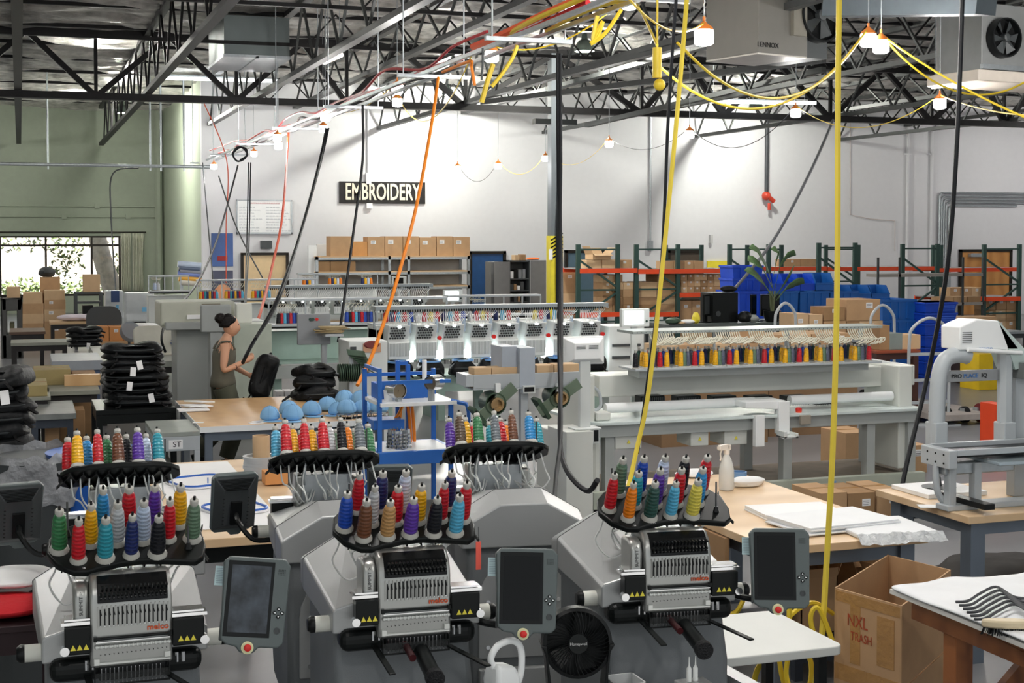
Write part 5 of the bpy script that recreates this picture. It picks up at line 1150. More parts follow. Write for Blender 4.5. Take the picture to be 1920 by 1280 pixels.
# screen of the long machine
def screen(lab, px0, py0, px1, py1, Y, zbase, m=None, col=OFFW, name='display_screen'):
    a = atY(px0,py0,Y); b = atY(px1,py1,Y); t = thing(name, lab, 'screen', ((a.x+b.x)/2, Y, zbase)); w2 = (b.x-a.x)/2; z0, z1 = b.z-zbase, a.z-zbase
    MB().box(-w2,w2,0,.06,z0,z1).build('casing', col, t, bevel=.006)
    MB().box(-w2*.82,w2*.55,-.006,.002,z0+(z1-z0)*.14,z1-(z1-z0)*.12).build('lit_glass', m or SCREEN, t)
    MB().cyl((w2*.78,-.005,z0+(z1-z0)*.3),(w2*.78,.0,z0+(z1-z0)*.3),w2*.08,n=12).build('round_button', GREENP, t)
    MB().box(-.03,.03,.03,.06,0,z0+.02).build('stand', col, t); return t
screen('lit white control screen above the left end of the long white machine', 1166,579,1218,612, 12.3, .9)
# white monitor seen from behind
a = atY(1057,632,11.2); b = atY(1135,682,11.2); t = thing('monitor', 'white computer monitor seen from the back, left of the long machine', 'monitor', ((a.x+b.x)/2, 11.2, .90)); w2 = (b.x-a.x)/2; z0, z1 = b.z-.9, a.z-.9
MB().box(-w2,w2,.02,.06,z0,z1).build('screen_casing', WHITE, t, bevel=.01)
MB().loft([[(-w2*.95,.02,z0+.01),(w2*.95,.02,z0+.01),(w2*.95,.02,z1-.01),(-w2*.95,.02,z1-.01)],[(-w2*.6,-.06,z0+.05),(w2*.6,-.06,z0+.05),(w2*.6,-.06,z1-.05),(-w2*.6,-.06,z1-.05)]]).build('back_hump', WHITE, t, bevel=.006)
o = MB()
for k in range(3):
    for s in (-1,1): o.box(s*w2*.3-w2*.22,s*w2*.3+w2*.22,-.063,-.058,z1-.075-.012*k,z1-.071-.012*k)
o.build('vent_slots', DGREY, t)
MB().box(-.05,.05,-.02,.03,0,z0+.06).build('neck', OFFW, t, bevel=.008); MB().box(-.12,.12,-.09,.09,0,.015).build('foot', OFFW, t, bevel=.005)
pb('machine_cabinet', 'white control cabinet standing under the white monitor', 'cabinet', 1062,705,1112,900, 11.05, .45, BODYW, True)
bpy.data.objects['machine_cabinet'].data.transform(Matrix.Identity(4))
a = bpy.data.objects['machine_cabinet']; 
for v in a.data.vertices:
    if v.co.z > .1: v.co.z = .899
# ================================================================ head-side machines
def head_machine(lab, px0, px1, Y, n, c0, dpx, yrail, ytop, ybot, bright=True, tubes=8, table_z=.88, detail=True, endpx=None, colr=('red','blue','navy','light blue','red','pale yellow'), base=TEAL, group=None):
    xa, xb = xy(px0,Y), xy(px1,Y); W = xb-xa; t = thing('multi_head_embroidery_machine', lab, 'embroidery machine', (xa, Y, 0))
    Z = lambda py, yy=Y: H-(py-440)*(H-zy((px0+px1)/2,py,yy))/((py-440) or 1) if 0 else zy((px0+px1)/2, py, yy)
    zr = Z(yrail, Y+.2); zt_, zb_ = Z(ytop), Z(ybot)
    MB().box(0,W,.0,.9,table_z-.03,table_z).build('table_top', base, t, bevel=.004)
    MB().box(.02,W-.02,.05,.12,table_z-.2,table_z-.03).build('front_rail', base, t)
    for x in (.1,W/2,W-.1): MB().box(x-.05,x+.05,.1,.2,0,table_z-.03).build('leg', base, t); MB().box(x-.05,x+.05,.75,.85,0,table_z-.03).build('leg', base, t)
    MB().box(0,W,.3,.7,(zb_+zt_)/2-.02,zt_-.06).build('bridge_beam', OFFW, t, bevel=.01)
    for x in (0,W-.12): MB().box(x,x+.12,.3,.75,table_z,zt_-.02).build('end_tower', OFFW, t, bevel=.01)
    MB().box(-.05,W+.05,.1,.34,zr,zr+.05).build('tube_rail', mat('rail_blue_grey', S(140,148,152), .4, .2), t, bevel=.003)
    o = MB()
    for k in range(int(W/.03)): o.box(.03*k,.03*k+.016,.09,.1,zr-.02,zr+.01)
    o.build('rail_clips', BLACK, t)
    for x in (-.02,W/2,W+.02): MB().box(x-.01,x+.01,.3,.33,zt_-.05,zr).build('rail_post', STEEL, t)
    hx = [xy(c0+dpx*k, Y)-xa for k in range(n)]; pw = (hx[1]-hx[0])
    DK = mat('dark_dial', S(50,52,54), .4)
    for k, x in enumerate(hx):
        w2 = pw*.385; h_ = zt_-zb_
        hd = MB().prism([(.12,zb_),(.0,zb_+.02),(.0,zb_+h_*.52),(.05,zb_+h_*.6),(-.03,zt_),(.25,zt_+.01),(.3,zb_)], 'X', x-w2, x+w2).build('sewing_head', OFFW, t, bevel=.008)
        o = MB()
        for r_ in range(5 if detail else 3):
            for c in range(6 if detail else 4):
                f = (r_+.5)/(5 if detail else 3); yv = .05-.08*f; zz = zb_+h_*.6+(h_*.4)*f*.9
                xx = x-w2*.78+(c+(.5 if r_ % 2 else 0))*w2*1.56/(6 if detail else 4)*.92; o.cyl((xx,yv-.012,zz),(xx,yv+.01,zz),w2*.09 if detail else w2*.14,n=7)
        o.build('tension_dials', DK, hd)
        o = MB()
        for c in range(13 if detail else 6): xx = x-w2*.85+c*w2*1.7/(12 if detail else 5); o.box(xx-.003,xx+.003,-.006,.002,zb_+.06,zb_+h_*.5)
        o.build('face_ribs', SHADE, hd)
        MB().box(x-w2*.12,x+w2*.12,-.035,-.02,zt_-.03,zt_-.008).build('head_lamp', COOLB, hd)
        if detail:
            o = MB()
            for c in range(13): xx = x-w2*.85+c*w2*1.7/12; o.cyl((xx,.03,zb_-.05),(xx,.03,zb_),.004,n=5)
            o.build('needles', DK, hd)
            MB().box(x+w2+.01,x+pw-w2-.01,.08,.2,zb_-.02,zb_+.1).build('needle_lamp_box', COOLB, t)
            MB().cyl((x+w2+pw*.11,.14,zt_-.1),(x+w2+pw*.11,.14,zt_+.06),.022,n=10).build('bobbin_tube', mat('pale_blue_grey', S(170,186,204), .4), t, smooth=True)
            if k % 2: MB().cyl((x+w2+pw*.11,.04,zt_-.16),(x+w2+pw*.11,.0,zt_-.16),.025,n=12).build('stop_button', REDP, t, smooth=True)
        for j in range(tubes):
            f = j/(tubes-1); xa_ = x-w2+f*pw*.98+.04; xb_ = x-w2*.8+f*w2*1.6
            MB().tube([(xa_,.15,zr),(xa_-.0,.13,zr-.03),((xa_+xb_)/2-.01,.08,(zr+zt_)/2),(xb_,.05,zt_)], .0045 if detail else .007, 4).build('thread_tube', TUBEM, t, smooth=True)
    o = None
    return t, xa, W, zr, zt_
mm, xa, W, zr_, ztm = head_machine('eight head grey embroidery machine in the middle, its heads facing the camera', 716, 1140, 16.2, 8, 748, 51.4, 578, 606, 672, tubes=13, group=None)
# cones behind the tubes of the middle machine
k = 0
zsh = zy(900,603,16.7)
MB().box(0,W,.5,.74,zsh-.02,zsh).build('cone_shelf', GREYM, mm)
for i in range(34):
    px = 722+i*12.2
    if 960 < px < 1000 or 1060 < px: continue
    c = ['red','navy','light blue','red','blue','silver','red','pale yellow'][i % 8]; Yc = 16.8
    small_cone(c, (xy(px,Yc), Yc, zsh), '%s thread cone, %s from left behind the middle machine tubes' % (c, ORD[k]), 'cones behind the middle machine', .15, .032); k += 1
pb('sorting_box', 'light grey slotted box at the right end of the middle machine', 'box', 1142,612,1207,700, 16.4, .5, OFFW, True)
a = xy(1145,16.4); o = MB()
for z in (1.0,1.15): o.box(a+.02,xy(1200,16.4),16.37,16.4,z,z+.03)
tag(o.build('slot_rail', DGREY), 'dark slot rails on the grey box by the middle machine', 'rail')
cb = pb('control_cabinet', 'grey control cabinet with stickers left of the middle machine', 'cabinet', 654,640,727,700, 15.2, .55, OFFW, True, .012)
for (p0,q0,p1,q1,m_,nm) in ((681,632+12,714,650+10,mat('face_sticker', S(196,150,120), .6),'portrait_sticker'),(657,650,668,657,DGREY,'dark_sticker'),(658,662,667,667,REDP,'red_sticker')):
    a = atY(p0,q0,15.19); b = atY(p1,q1,15.19); MB().box(a.x,b.x,15.185,15.2,b.z,a.z).build(nm, m_, cb)
a = atY(697,646,15.18); MB().lathe([(.09,0),(.07,.012)], n=16, sy=.5, M=Matrix.Translation((a.x,15.185,a.z-.0)) @ Euler((R(90),0,0)).to_matrix().to_4x4()).build('red_cap_print', mat('dark_red_cap', S(120,50,48), .6), cb)
# black bags clamped in blue hoops along the table
def backpack(lab, loc, rz, sz, seed, group=None, hang_=False, tags=True, rx=0):
    """flattened backpack lying down: sz = (w, d, h)"""
    q = random.Random(seed); w, d, h = sz; t = thing('backpack', lab, 'backpack', loc, rz, group)
    if rx: t.rotation_euler[0] = rx
    n = 22; rings = []
    for j, (f, s) in enumerate(((0,.9),(.18,.97+q.uniform(0,.07)),(.5,.98+q.uniform(0,.08)),(.8,.97),(1.05,.84),(1.1,.45))):
        ring = []
        for i in range(n):
            a = 2*math.pi*i/n; c, s_ = math.cos(a), math.sin(a); e = .55
            x = math.copysign(abs(c)**e, c)*w/2*s*(1+q.uniform(-.06,.06)); y = math.copysign(abs(s_)**e, s_)*d/2*s*(1+q.uniform(-.04,.04)); ring.append((x, y, h*f+q.uniform(-.012,.012)*(1 if 0 < f < 1 else .3)+(.035*math.sin(i*.57+seed)*f)))
        rings.append(ring)
    b = MB().loft(rings).build('bag_body', BAGM, t, smooth=True, sub=1)
    # front pocket, zip and straps
    MB().loft([[(x*.7,y*.75-d*.02,h*.92) for x,y in rbox(w*.8,d*.8,.05)],[(x*.66,y*.7-d*.02,h*1.06) for x,y in rbox(w*.8,d*.8,.05)]]).build('front_pocket', BAGM, t, smooth=True, sub=1)
    MB().tube([(-w*.47,-d*.2,h*.6),(-w*.3,-d*.49,h*.62),(w*.2,-d*.51,h*.6),(w*.48,-d*.15,h*.62)], .006, 4).build('zip', DGREY, t, smooth=True)
    for s in (-1,1):
        x = s*w*.3; MB().tube([(x,-d*.46,h*.4),(x+.02*s,-d*.62,h*.2+q.uniform(-.02,.03)),(x+.05*s,-d*.55,h*.05)], .011, 4).build('strap', RUBBER, t, smooth=True)
    if tags: MB().cbox((q.uniform(-.2,.2)*w,-d*.56,h*.35), (.055,.004,.09), (q.uniform(-.2,.2),q.uniform(-.2,.2),q.uniform(-.1,.1))).build('paper_tag', PAPER, t)
    return t
for k, px in enumerate((758,818,880,935,1000,1060,1128)):
    p = atZ(px, 700, .9); Yb = 15.85; x = xy(px, Yb)
    backpack('black bag clamped under the middle machine, %s from the left' % ORD[k], (x, 16.12, .88), .1*(k % 3-1), (.34,.22,.16), 60+k, 'bags clamped at the middle machine', tags=False)
    tag(MB().lathe([(.11,0),(.13,0),(.13,.02),(.11,.02),(.11,0)], n=20).build('hoop', mat('light_blue_hoop', S(120,170,226), .4), loc=(x,16.12,1.055), smooth=True), 'light blue hoop on the %s bag from the left at the middle machine' % ORD[k], 'hoop')
# second head-side machine farther back and cone-side machines
h2, xa2, W2_, z2, zt2_ = head_machine('far eight head machine with small lit heads, behind the grey panel', 508, 810, 22.6, 8, 530, 36.5, 539, 562, 590, tubes=9, detail=False, group=None)
def cone_machine(lab, px0, px1, Y, yrail, yshelf, groups, cols, nm, table_z=.88, base=TEAL, tube=True, r=.035, step=5.0, bodyy=True):
    xa, xb = xy(px0,Y), xy(px1,Y); W = xb-xa; t = thing('multi_head_embroidery_machine', lab, 'embroidery machine', (xa, Y, 0)); pm = (px0+px1)/2
    zr, zs = zy(pm,yrail,Y+.2), zy(pm,yshelf,Y)
    MB().box(0,W,0,1.0,table_z-.03,table_z).build('table_top', base, t); MB().box(0,W,.3,.7,table_z,zs-.1).build('bridge_body', base, t, bevel=.01)
    MB().box(.0,W,-.02,.04,table_z-.22,table_z-.05).build('front_rail', SHADE, t)
    MB().box(0,W,.04,.4,zs-.025,zs).build('cone_shelf', GREYM, t); MB().box(0,W,.06,.34,zs-.05,zs-.025).build('shelf_gap', BLACK, t)
    MB().box(0,W,.18,.42,zr,zr+.03).build('tube_rail', GREYM, t, bevel=.003)
    for x in [W*k/5 for k in range(6)]: MB().box(x-.01,x+.01,.2,.22,zs,zr).build('rail_post', STEEL, t)
    for x in (.1,W-.1): MB().box(x-.05,x+.05,.1,.9,0,table_z-.03).build('leg', base, t)
    k = 0
    for g0, g1 in groups:
        px = g0
        while px < g1:
            c = cols[k % len(cols)]; Yc = Y+.14; small_cone(c, (xy(px,Yc), Yc, zs), '%s thread cone, %s from left on %s' % (c, ORD[k], nm), 'cones on '+nm, .17 if r > .03 else .15, r)
            k += 1; px += step
        if tube:
            x0, x1 = xy(g0,Y)-xa, xy(g1,Y)-xa
            for j in range(8): x = x0+(x1-x0)*j/7; MB().tube([(x-.05,.3,zr),(x-.02,.3,zr-.05),(x+.05,.28,(zr+zs)/2+.1),(x,.25,zs+.2)], .006, 4).build('thread_tube', CREAM, t, smooth=True)
    return t
cone_machine('pale teal machine with dark red and blue cones, behind the grey panel', 508, 845, 18.6, 562, 606, ((522,556),(650,702),(724,752)), ['black','red','light blue','navy','red','blue','navy','blue'], 'the near pale teal machine', step=5.6)
cone_machine('far left machine with yellow and blue cones, before the posters', 372, 600, 26.8, 526, 560, ((376,408),(424,456),(474,506)), ['yellow','red','teal','navy','yellow','navy','red','light blue'], 'the far machine before the posters', step=4.2, base=OFFW, r=.04)
h3 = cone_machine('farthest machine under the grey shelving with slim rail', 562, 712, 31.5, 514, 534, ((570,590),(618,640),(680,700)), ['orange','navy','yellow','pale blue'], 'the farthest machine', step=5.0, base=OFFW, r=.045)
h4 = cone_machine('far left machine with rail right of the curtain', 280, 356, 27.5, 519, 545, ((290,300),), ['pale blue','silver'], 'the machine right of the curtain', step=6, base=OFFW, r=.04)
h5 = cone_machine('machine with slim rail behind the middle machine tubes', 845, 1022, 22.0, 556, 590, ((895,915),), ['tan','silver'], 'the machine behind the middle one', step=7, base=OFFW)
screen('small lit screen behind the middle machine, left of the blue door', 832,543,868,566, 22.5, .88)
screen('small dark screen under the grey shelving', 736,518,762,540, 27, 0, GLASSB) 
# big left-hand grey machine body behind the woman
t = thing('large_format_machine', 'large pale grey machine with arm behind the walking woman', 'machine', (xy(300,18.6),18.6,0)); wx = xy(440,18.6)-xy(300,18.6)
MB().box(0,wx,0,.8,zy(350,612,18.6),zy(350,566,18.6)).build('upper_body', mat('putty_paint', S(184,186,172), .5), t, bevel=.02)
MB().box(.05,wx*1.4,-.15,.5,zy(350,608,18.6)-.06,zy(350,603,18.6)-.0).build('work_arm', SHADE, t, bevel=.01)
MB().box(.2,wx*.9,.05,.7,.0,zy(350,612,18.6)).build('lower_body', SHADE, t, bevel=.02)
MB().box(wx*.35,wx*.8,-.02,.02,zy(350,598,18.6),zy(350,590,18.6)).build('paper_tray', PAPER, t)
p = t; MB().box(wx*.55,wx*.8,-.01,.0,zy(350,584,18.6),zy(350,570,18.6)).build('brown_window', mat('brown_glass', S(110,100,80), .3), p)
def beige_pc(lab, px0, py0, px1, py1, Y, zb, col=IVORY):
    a = atY(px0,py0,Y); b = atY(px1,py1,Y); t = thing('crt_monitor', lab, 'monitor', (a.x, Y, zb)); w = b.x-a.x; z0, z1 = b.z-zb, a.z-zb
    MB().box(0,w,0,.12,z0,z1).build('screen_casing', col, t, bevel=.015); MB().box(w*.15,w*.9,.1,.35,z0+.05,z1-.05).build('back_shell', col, t, bevel=.02)
    MB().box(w*.3,w*.7,.02,.25,0,z0).build('foot', col, t, bevel=.005); return t
beige_pc('beige boxy computer on the machine arm by the red cable', 443,569,473,606, 18.2, .92)
t = beige_pc('flat grey rear of a screen right behind the woman head', 377,572,434,622, 17.6, 0, mat('grey_screen_back', S(156,160,158), .5))
pb('machine_cabinet', 'pale green grey cabinet under the beige computer', 'cabinet', 438,608,510,690, 18.0, .5, mat('pale_green_grey', S(176,184,170), .5), True, .01)
o = bpy.data.objects['machine_cabinet.001']
# grey panel on a post, with clip tray
Yg = 15.75; a = atY(558,589,Yg); b = atY(620,645,Yg)
t = thing('panel_stand', 'flat grey control panel on a post in the centre left', 'control panel', (a.x, Yg, 0)); w = b.x-a.x
MB().box(0,w,0,.05,b.z,a.z).build('panel', mat('flat_grey_panel', S(138,142,146), .45), t, bevel=.006)
MB().box(w*.75,w*.9,.02,.1,0,b.z+.02).build('post', GREYM, t); MB().box(w*.4,w*1.2,-.3,.4,0,.05).build('post_foot', GREYM, t)
o = MB()
for x, m_ in ((w*.38,0),(w*.46,0),(w*.58,1)): o.m(m_).cyl((x,-.01,a.z-.06),(x,.0,a.z-.06),.018,n=10)
o.build('indicator_buttons', [GREENP, REDP], t); MB().box(w*.7,w*1.25,-.25,-.02,b.z+.10,b.z+.13).build('clip_tray', GREYM, t, bevel=.004)
v = MB(); q = random.Random(4)
for k in range(6): v.cbox((w*.95+q.uniform(-.05,.05),-.14,b.z+.145+.012*k),(.3,.16,.01),(0,0,q.uniform(-.4,.4)))
ob = v.build('papers', mat('tan_folder', S(170,150,112), .8), loc=(a.x,Yg,0)); tag(ob, 'tan folders heaped on the clip tray of the grey panel', 'folders')
# magenta/white little boxes under the teal machine
k = 0
for r_ in range(2):
    for c_ in range(3):
        px = 516+c_*17; y0 = 695+r_*24-2
        carton('small white print box, %s row, %s from the left under the teal machine' % (('upper','lower')[r_], ORD[c_]), xy(px,15.9), xy(px+15,15.9), 15.9, 16.1, .62-.2*r_+.0, .62-.2*r_+.175, PAPER, 0, False, 3, False, name='print_box', cat='box')
        k += 1
for z_ in (.4,.6): pass
tag(MB().box(xy(510,15.9),xy(575,15.9),15.88,16.15,.0,.418).build('box_plinth', SHADE), 'pale plinth under the small white print boxes', 'plinth')
# ================================================================ woman's table, caps, bags
zt = .8; c0 = atZ(377,802,zt); c1 = atZ(728,784,zt); bk = atZ(400,748,zt)
tX0, tX1, tY0, tY1 = c0.x, c1.x, (c0.y+c1.y)/2, bk.y
table('packing_table', 'large wood packing table with the light blue caps', tX0, tX1, tY0, tY1, zt, WOOD, GLEG, .05, .07, edge=WHITE, inset=.08)
MB().box(tX0+.1,tX1-.1,tY0+.3,tY0+.36,.1,.3).build('x', BLACK) if 0 else None
def cap(lab, px, py, z, rz=0, s=1.0, ring=False, brim=True, tilt=0):
    p = atZ(px, py, z); t = thing('baseball_cap', lab, 'cap', p, rz, 'light blue caps'); r = .092*s; z0 = .05 if ring else .001
    n = 16; rings = []
    for f in (0,.25,.5,.72,.9,1): 
        a = f*math.pi/2; rr = r*math.cos(a)**.8+1e-3; rings.append([(rr*1.0*math.cos(2*math.pi*i/n), rr*1.08*math.sin(2*math.pi*i/n), z0+.125*s*math.sin(a)**.9) for i in range(n)])
    MB().loft(rings).build('crown', CAPM, t, smooth=True, sub=1)
    MB().sphere((0,0,z0+.125*s), .008, 8).build('top_button', CAPM, t, smooth=True)
    if brim:
        pts = [(.075*math.cos(R(a))*s, -(.09+.075*math.sin(R(a)))*s) for a in range(0,181,15)]+[(-.08*s,-.05*s),(.08*s,-.05*s)]
        MB().prism(pts, 'Z', z0+.002, z0+.008).build('brim', CAPM, t, smooth=True, bevel=.002)
    o = MB()
    for k in range(3):
        a = k*math.pi/3; o.tube([(r*math.cos(a)*1.01,r*1.09*math.sin(a),z0+.01),(r*.75*math.cos(a),r*.81*math.sin(a),z0+.095*s),(0,0,z0+.127*s),(-r*.75*math.cos(a),-r*.81*math.sin(a),z0+.095*s),(-r*math.cos(a)*1.01,-r*1.09*math.sin(a),z0+.01)], .0012, 4)
    o.build('seams', mat('blue_seam', S(104,156,204), .8), t)
    if ring:
        o = MB()
        for z_ in (0,.045): o.lathe([(r*.93,z_),(r*.99,z_),(r*.99,z_+.008),(r*.93,z_+.008),(r*.93,z_)], n=18)
        for k in range(10): a = k*.628; o.cyl((r*.96*math.cos(a),r*.96*math.sin(a),0),(r*.96*math.cos(a),r*.96*math.sin(a),.05),.004,n=5)
        o.build('cap_frame', CHROME, t)
    return t
cap('light blue cap, nearest the table left on white paper', 506, 788, zt, .2, 1.08)
cap('light blue cap behind the two leftmost caps', 541, 777, zt, 2.9, 1.1)
cap('light blue cap, second from the left along the table front', 549, 788, zt, -.2, 1.2)
cap('light blue cap, third from the left along the table front', 584, 779, zt, .1, 1.15)
cap('light blue cap on its side with brim toward the black bags', 614, 770, zt, 1.2, 1.12)
cap('light blue cap with its brim lying forward in the heap middle', 632, 778, zt, -.7, 1.0)
cap('light blue cap at the back of the heap, left of the brim-up cap', 646, 757, zt, 3.0, 1.15)
cap('light blue cap with pale brim out front, at the back by the cart', 676, 758, zt, .4, 1.15)
cap('light blue cap on a chrome frame, left of three at the front right', 650, 785, zt, 0, 1.1, True, False)
cap('light blue cap on a chrome frame, middle of three at the front right', 679, 783, zt, 0, 1.0, True, False)
cap('light blue cap on a chrome frame, rightmost at the table corner', 710, 782, zt, 0, 1.1, True, False)
for (px, py, w, d, rz, lab) in ((495,790,.2,.14,.3,'white paper sheet under the leftmost cap'),(372,792,.1,.07,-.3,'small white card near the left end of the packing table'),(480,793,.12,.1,.2,'white note sheet on the front middle of the packing table')):
    tag(MB().box(-w/2,w/2,-d/2,d/2,.0005,.003).build('paper_sheet', PAPER, loc=atZ(px,py,zt), rot=(0,0,rz)), lab, 'paper')
for k in range(3):
    p = atZ(362+k*6, 770-k*4, .8); tag(MB().cbox((0,0,0), (.3-.04*k,.22,.012), (0,.05*k,.4*k)).build('crumpled_paper', PAPER, loc=(p.x,p.y,.813+.02*k)), 'loose white paper, %s of the heap beside the dark cart' % ['lowest','middle','topmost'][k], 'paper')
# backpack heap on the table
for k, (px, py, dz, rz) in enumerate(((600,752,.0,.2),(598,750,.11,-.2),(596,748,.21,.35))):
    p = atZ(px, py, zt); backpack('black backpack, %s of the heap behind the blue caps' % ['lowest','middle','topmost'][k], (p.x, p.y+.25, zt+dz), rz, (.5-.03*k,.42,.11), 30+k, 'backpacks behind the caps', tags=False)
tag(MB().tube([atZ(530,752,zt+.01), atZ(545,742,zt+.05), atZ(568,740,zt+.05)], .014, 5).build('loose_strap', RUBBER, smooth=True), 'black strap trailing from the backpack heap over the table edge', 'strap')
# dark cart with the tall pile
zc = .82; a = atZ(168,757,zc); b = atZ(335,760,zc); cx0, cx1 = atZ(215,770,zc).x-.3, b.x
f0 = atZ(218,768,zc); 
table('dark_cart', 'black steel cart carrying the tall backpack pile', atZ(205,771,zc).x-.12, atZ(331,764,zc).x, f0.y, f0.y+1.0, zc, BLACKM, BLACKM, .05, .06, shelf=.25, inset=.03)
for k in range(9):
    p = atZ(255, 756, zc); q = random.Random(k+5)
    backpack('black backpack in the tall pile on the cart, %s from its bottom' % ORD[k], (p.x+q.uniform(-.03,.03)-(.03 if k > 4 else 0), f0.y+.42, zc+.001+.064*k+.015*(k>4)), q.uniform(-.15,.15), (.68-.01*k,.56,.075), 100+k, 'backpacks on the dark cart', tags=k in (1,3,5,6))
p = atZ(262,668,1.38); tag(MB().prism([(-.12,0),(-.06,.05),(.02,.01),(.1,-.02),(.12,-.05),(.0,-.05),(-.1,-.03)], 'Z', 0, .006).build('white_patch', PAPER, loc=(p.x-.05,f0.y+.25,zc+.69), rot=(R(-12),0,0)), 'white stitched patch on top of the tall backpack pile', 'patch') if 0 else None
# left edge pile
zl = .8; xq = atY(25, 850, 9.6).x
table('packing_bench', 'bench under the backpack pile at the left edge', xq-.6, xq+.2, 9.4, 10.3, zl, BLACKM, BLACKM, .04, .05)
for k in range(10):
    q = random.Random(k+77); backpack('black backpack in the left edge pile, %s from its bottom' % ORD[k], (xq-.12+q.uniform(-.03,.03), 9.85, zl+.001+.085*k), q.uniform(-.3,.3), (.56-.012*k,.5,.1), 200+k, 'backpacks at the left edge', tags=k == 8)
# small pile farther back
zf = .8; p = atZ(160,652,zf)
for k in range(4): backpack('dark backpack in the small far pile, %s from its bottom' % ORD[k], (p.x, p.y+.3, zf+.07*k), .2*k, (.52,.45,.075), 300+k, 'backpacks in the far pile', tags=k == 0)
# grey cabinet by the cart
zk = .78; a = atZ(290,812,zk); Yk = a.y; xk0, xk1 = atZ(292,812,zk).x, atZ(374,812,zk).x
t = thing('drawer_cabinet', 'low grey steel cabinet with open base left of the packing table', 'cabinet', ((xk0+xk1)/2, Yk, 0)); w2 = (xk1-xk0)/2+.02
MB().box(-w2,w2,0,.9,zk-.04,zk).build('cabinet_top', mat('grey_green_top', S(150,156,150), .4), t, bevel=.004); MB().box(-w2,w2,0,.88,zk-.17,zk-.04).build('drawer', GREYM, t, bevel=.004)
for x in (-w2,w2-.05): MB().box(x,x+.05,0,.06,0,zk-.17).build('leg', GREYM, t); MB().box(x,x+.05,.82,.88,0,zk-.17).build('leg', GREYM, t)
MB().box(-w2*.35,w2*.25,-.004,0,zk-.15,zk-.07).build('label_plate', PAPER, t); text('lettering', 'ST', .07, BLACK, t, (.0,-.006,zk-.11), (R(90),0,0), 1, .001)
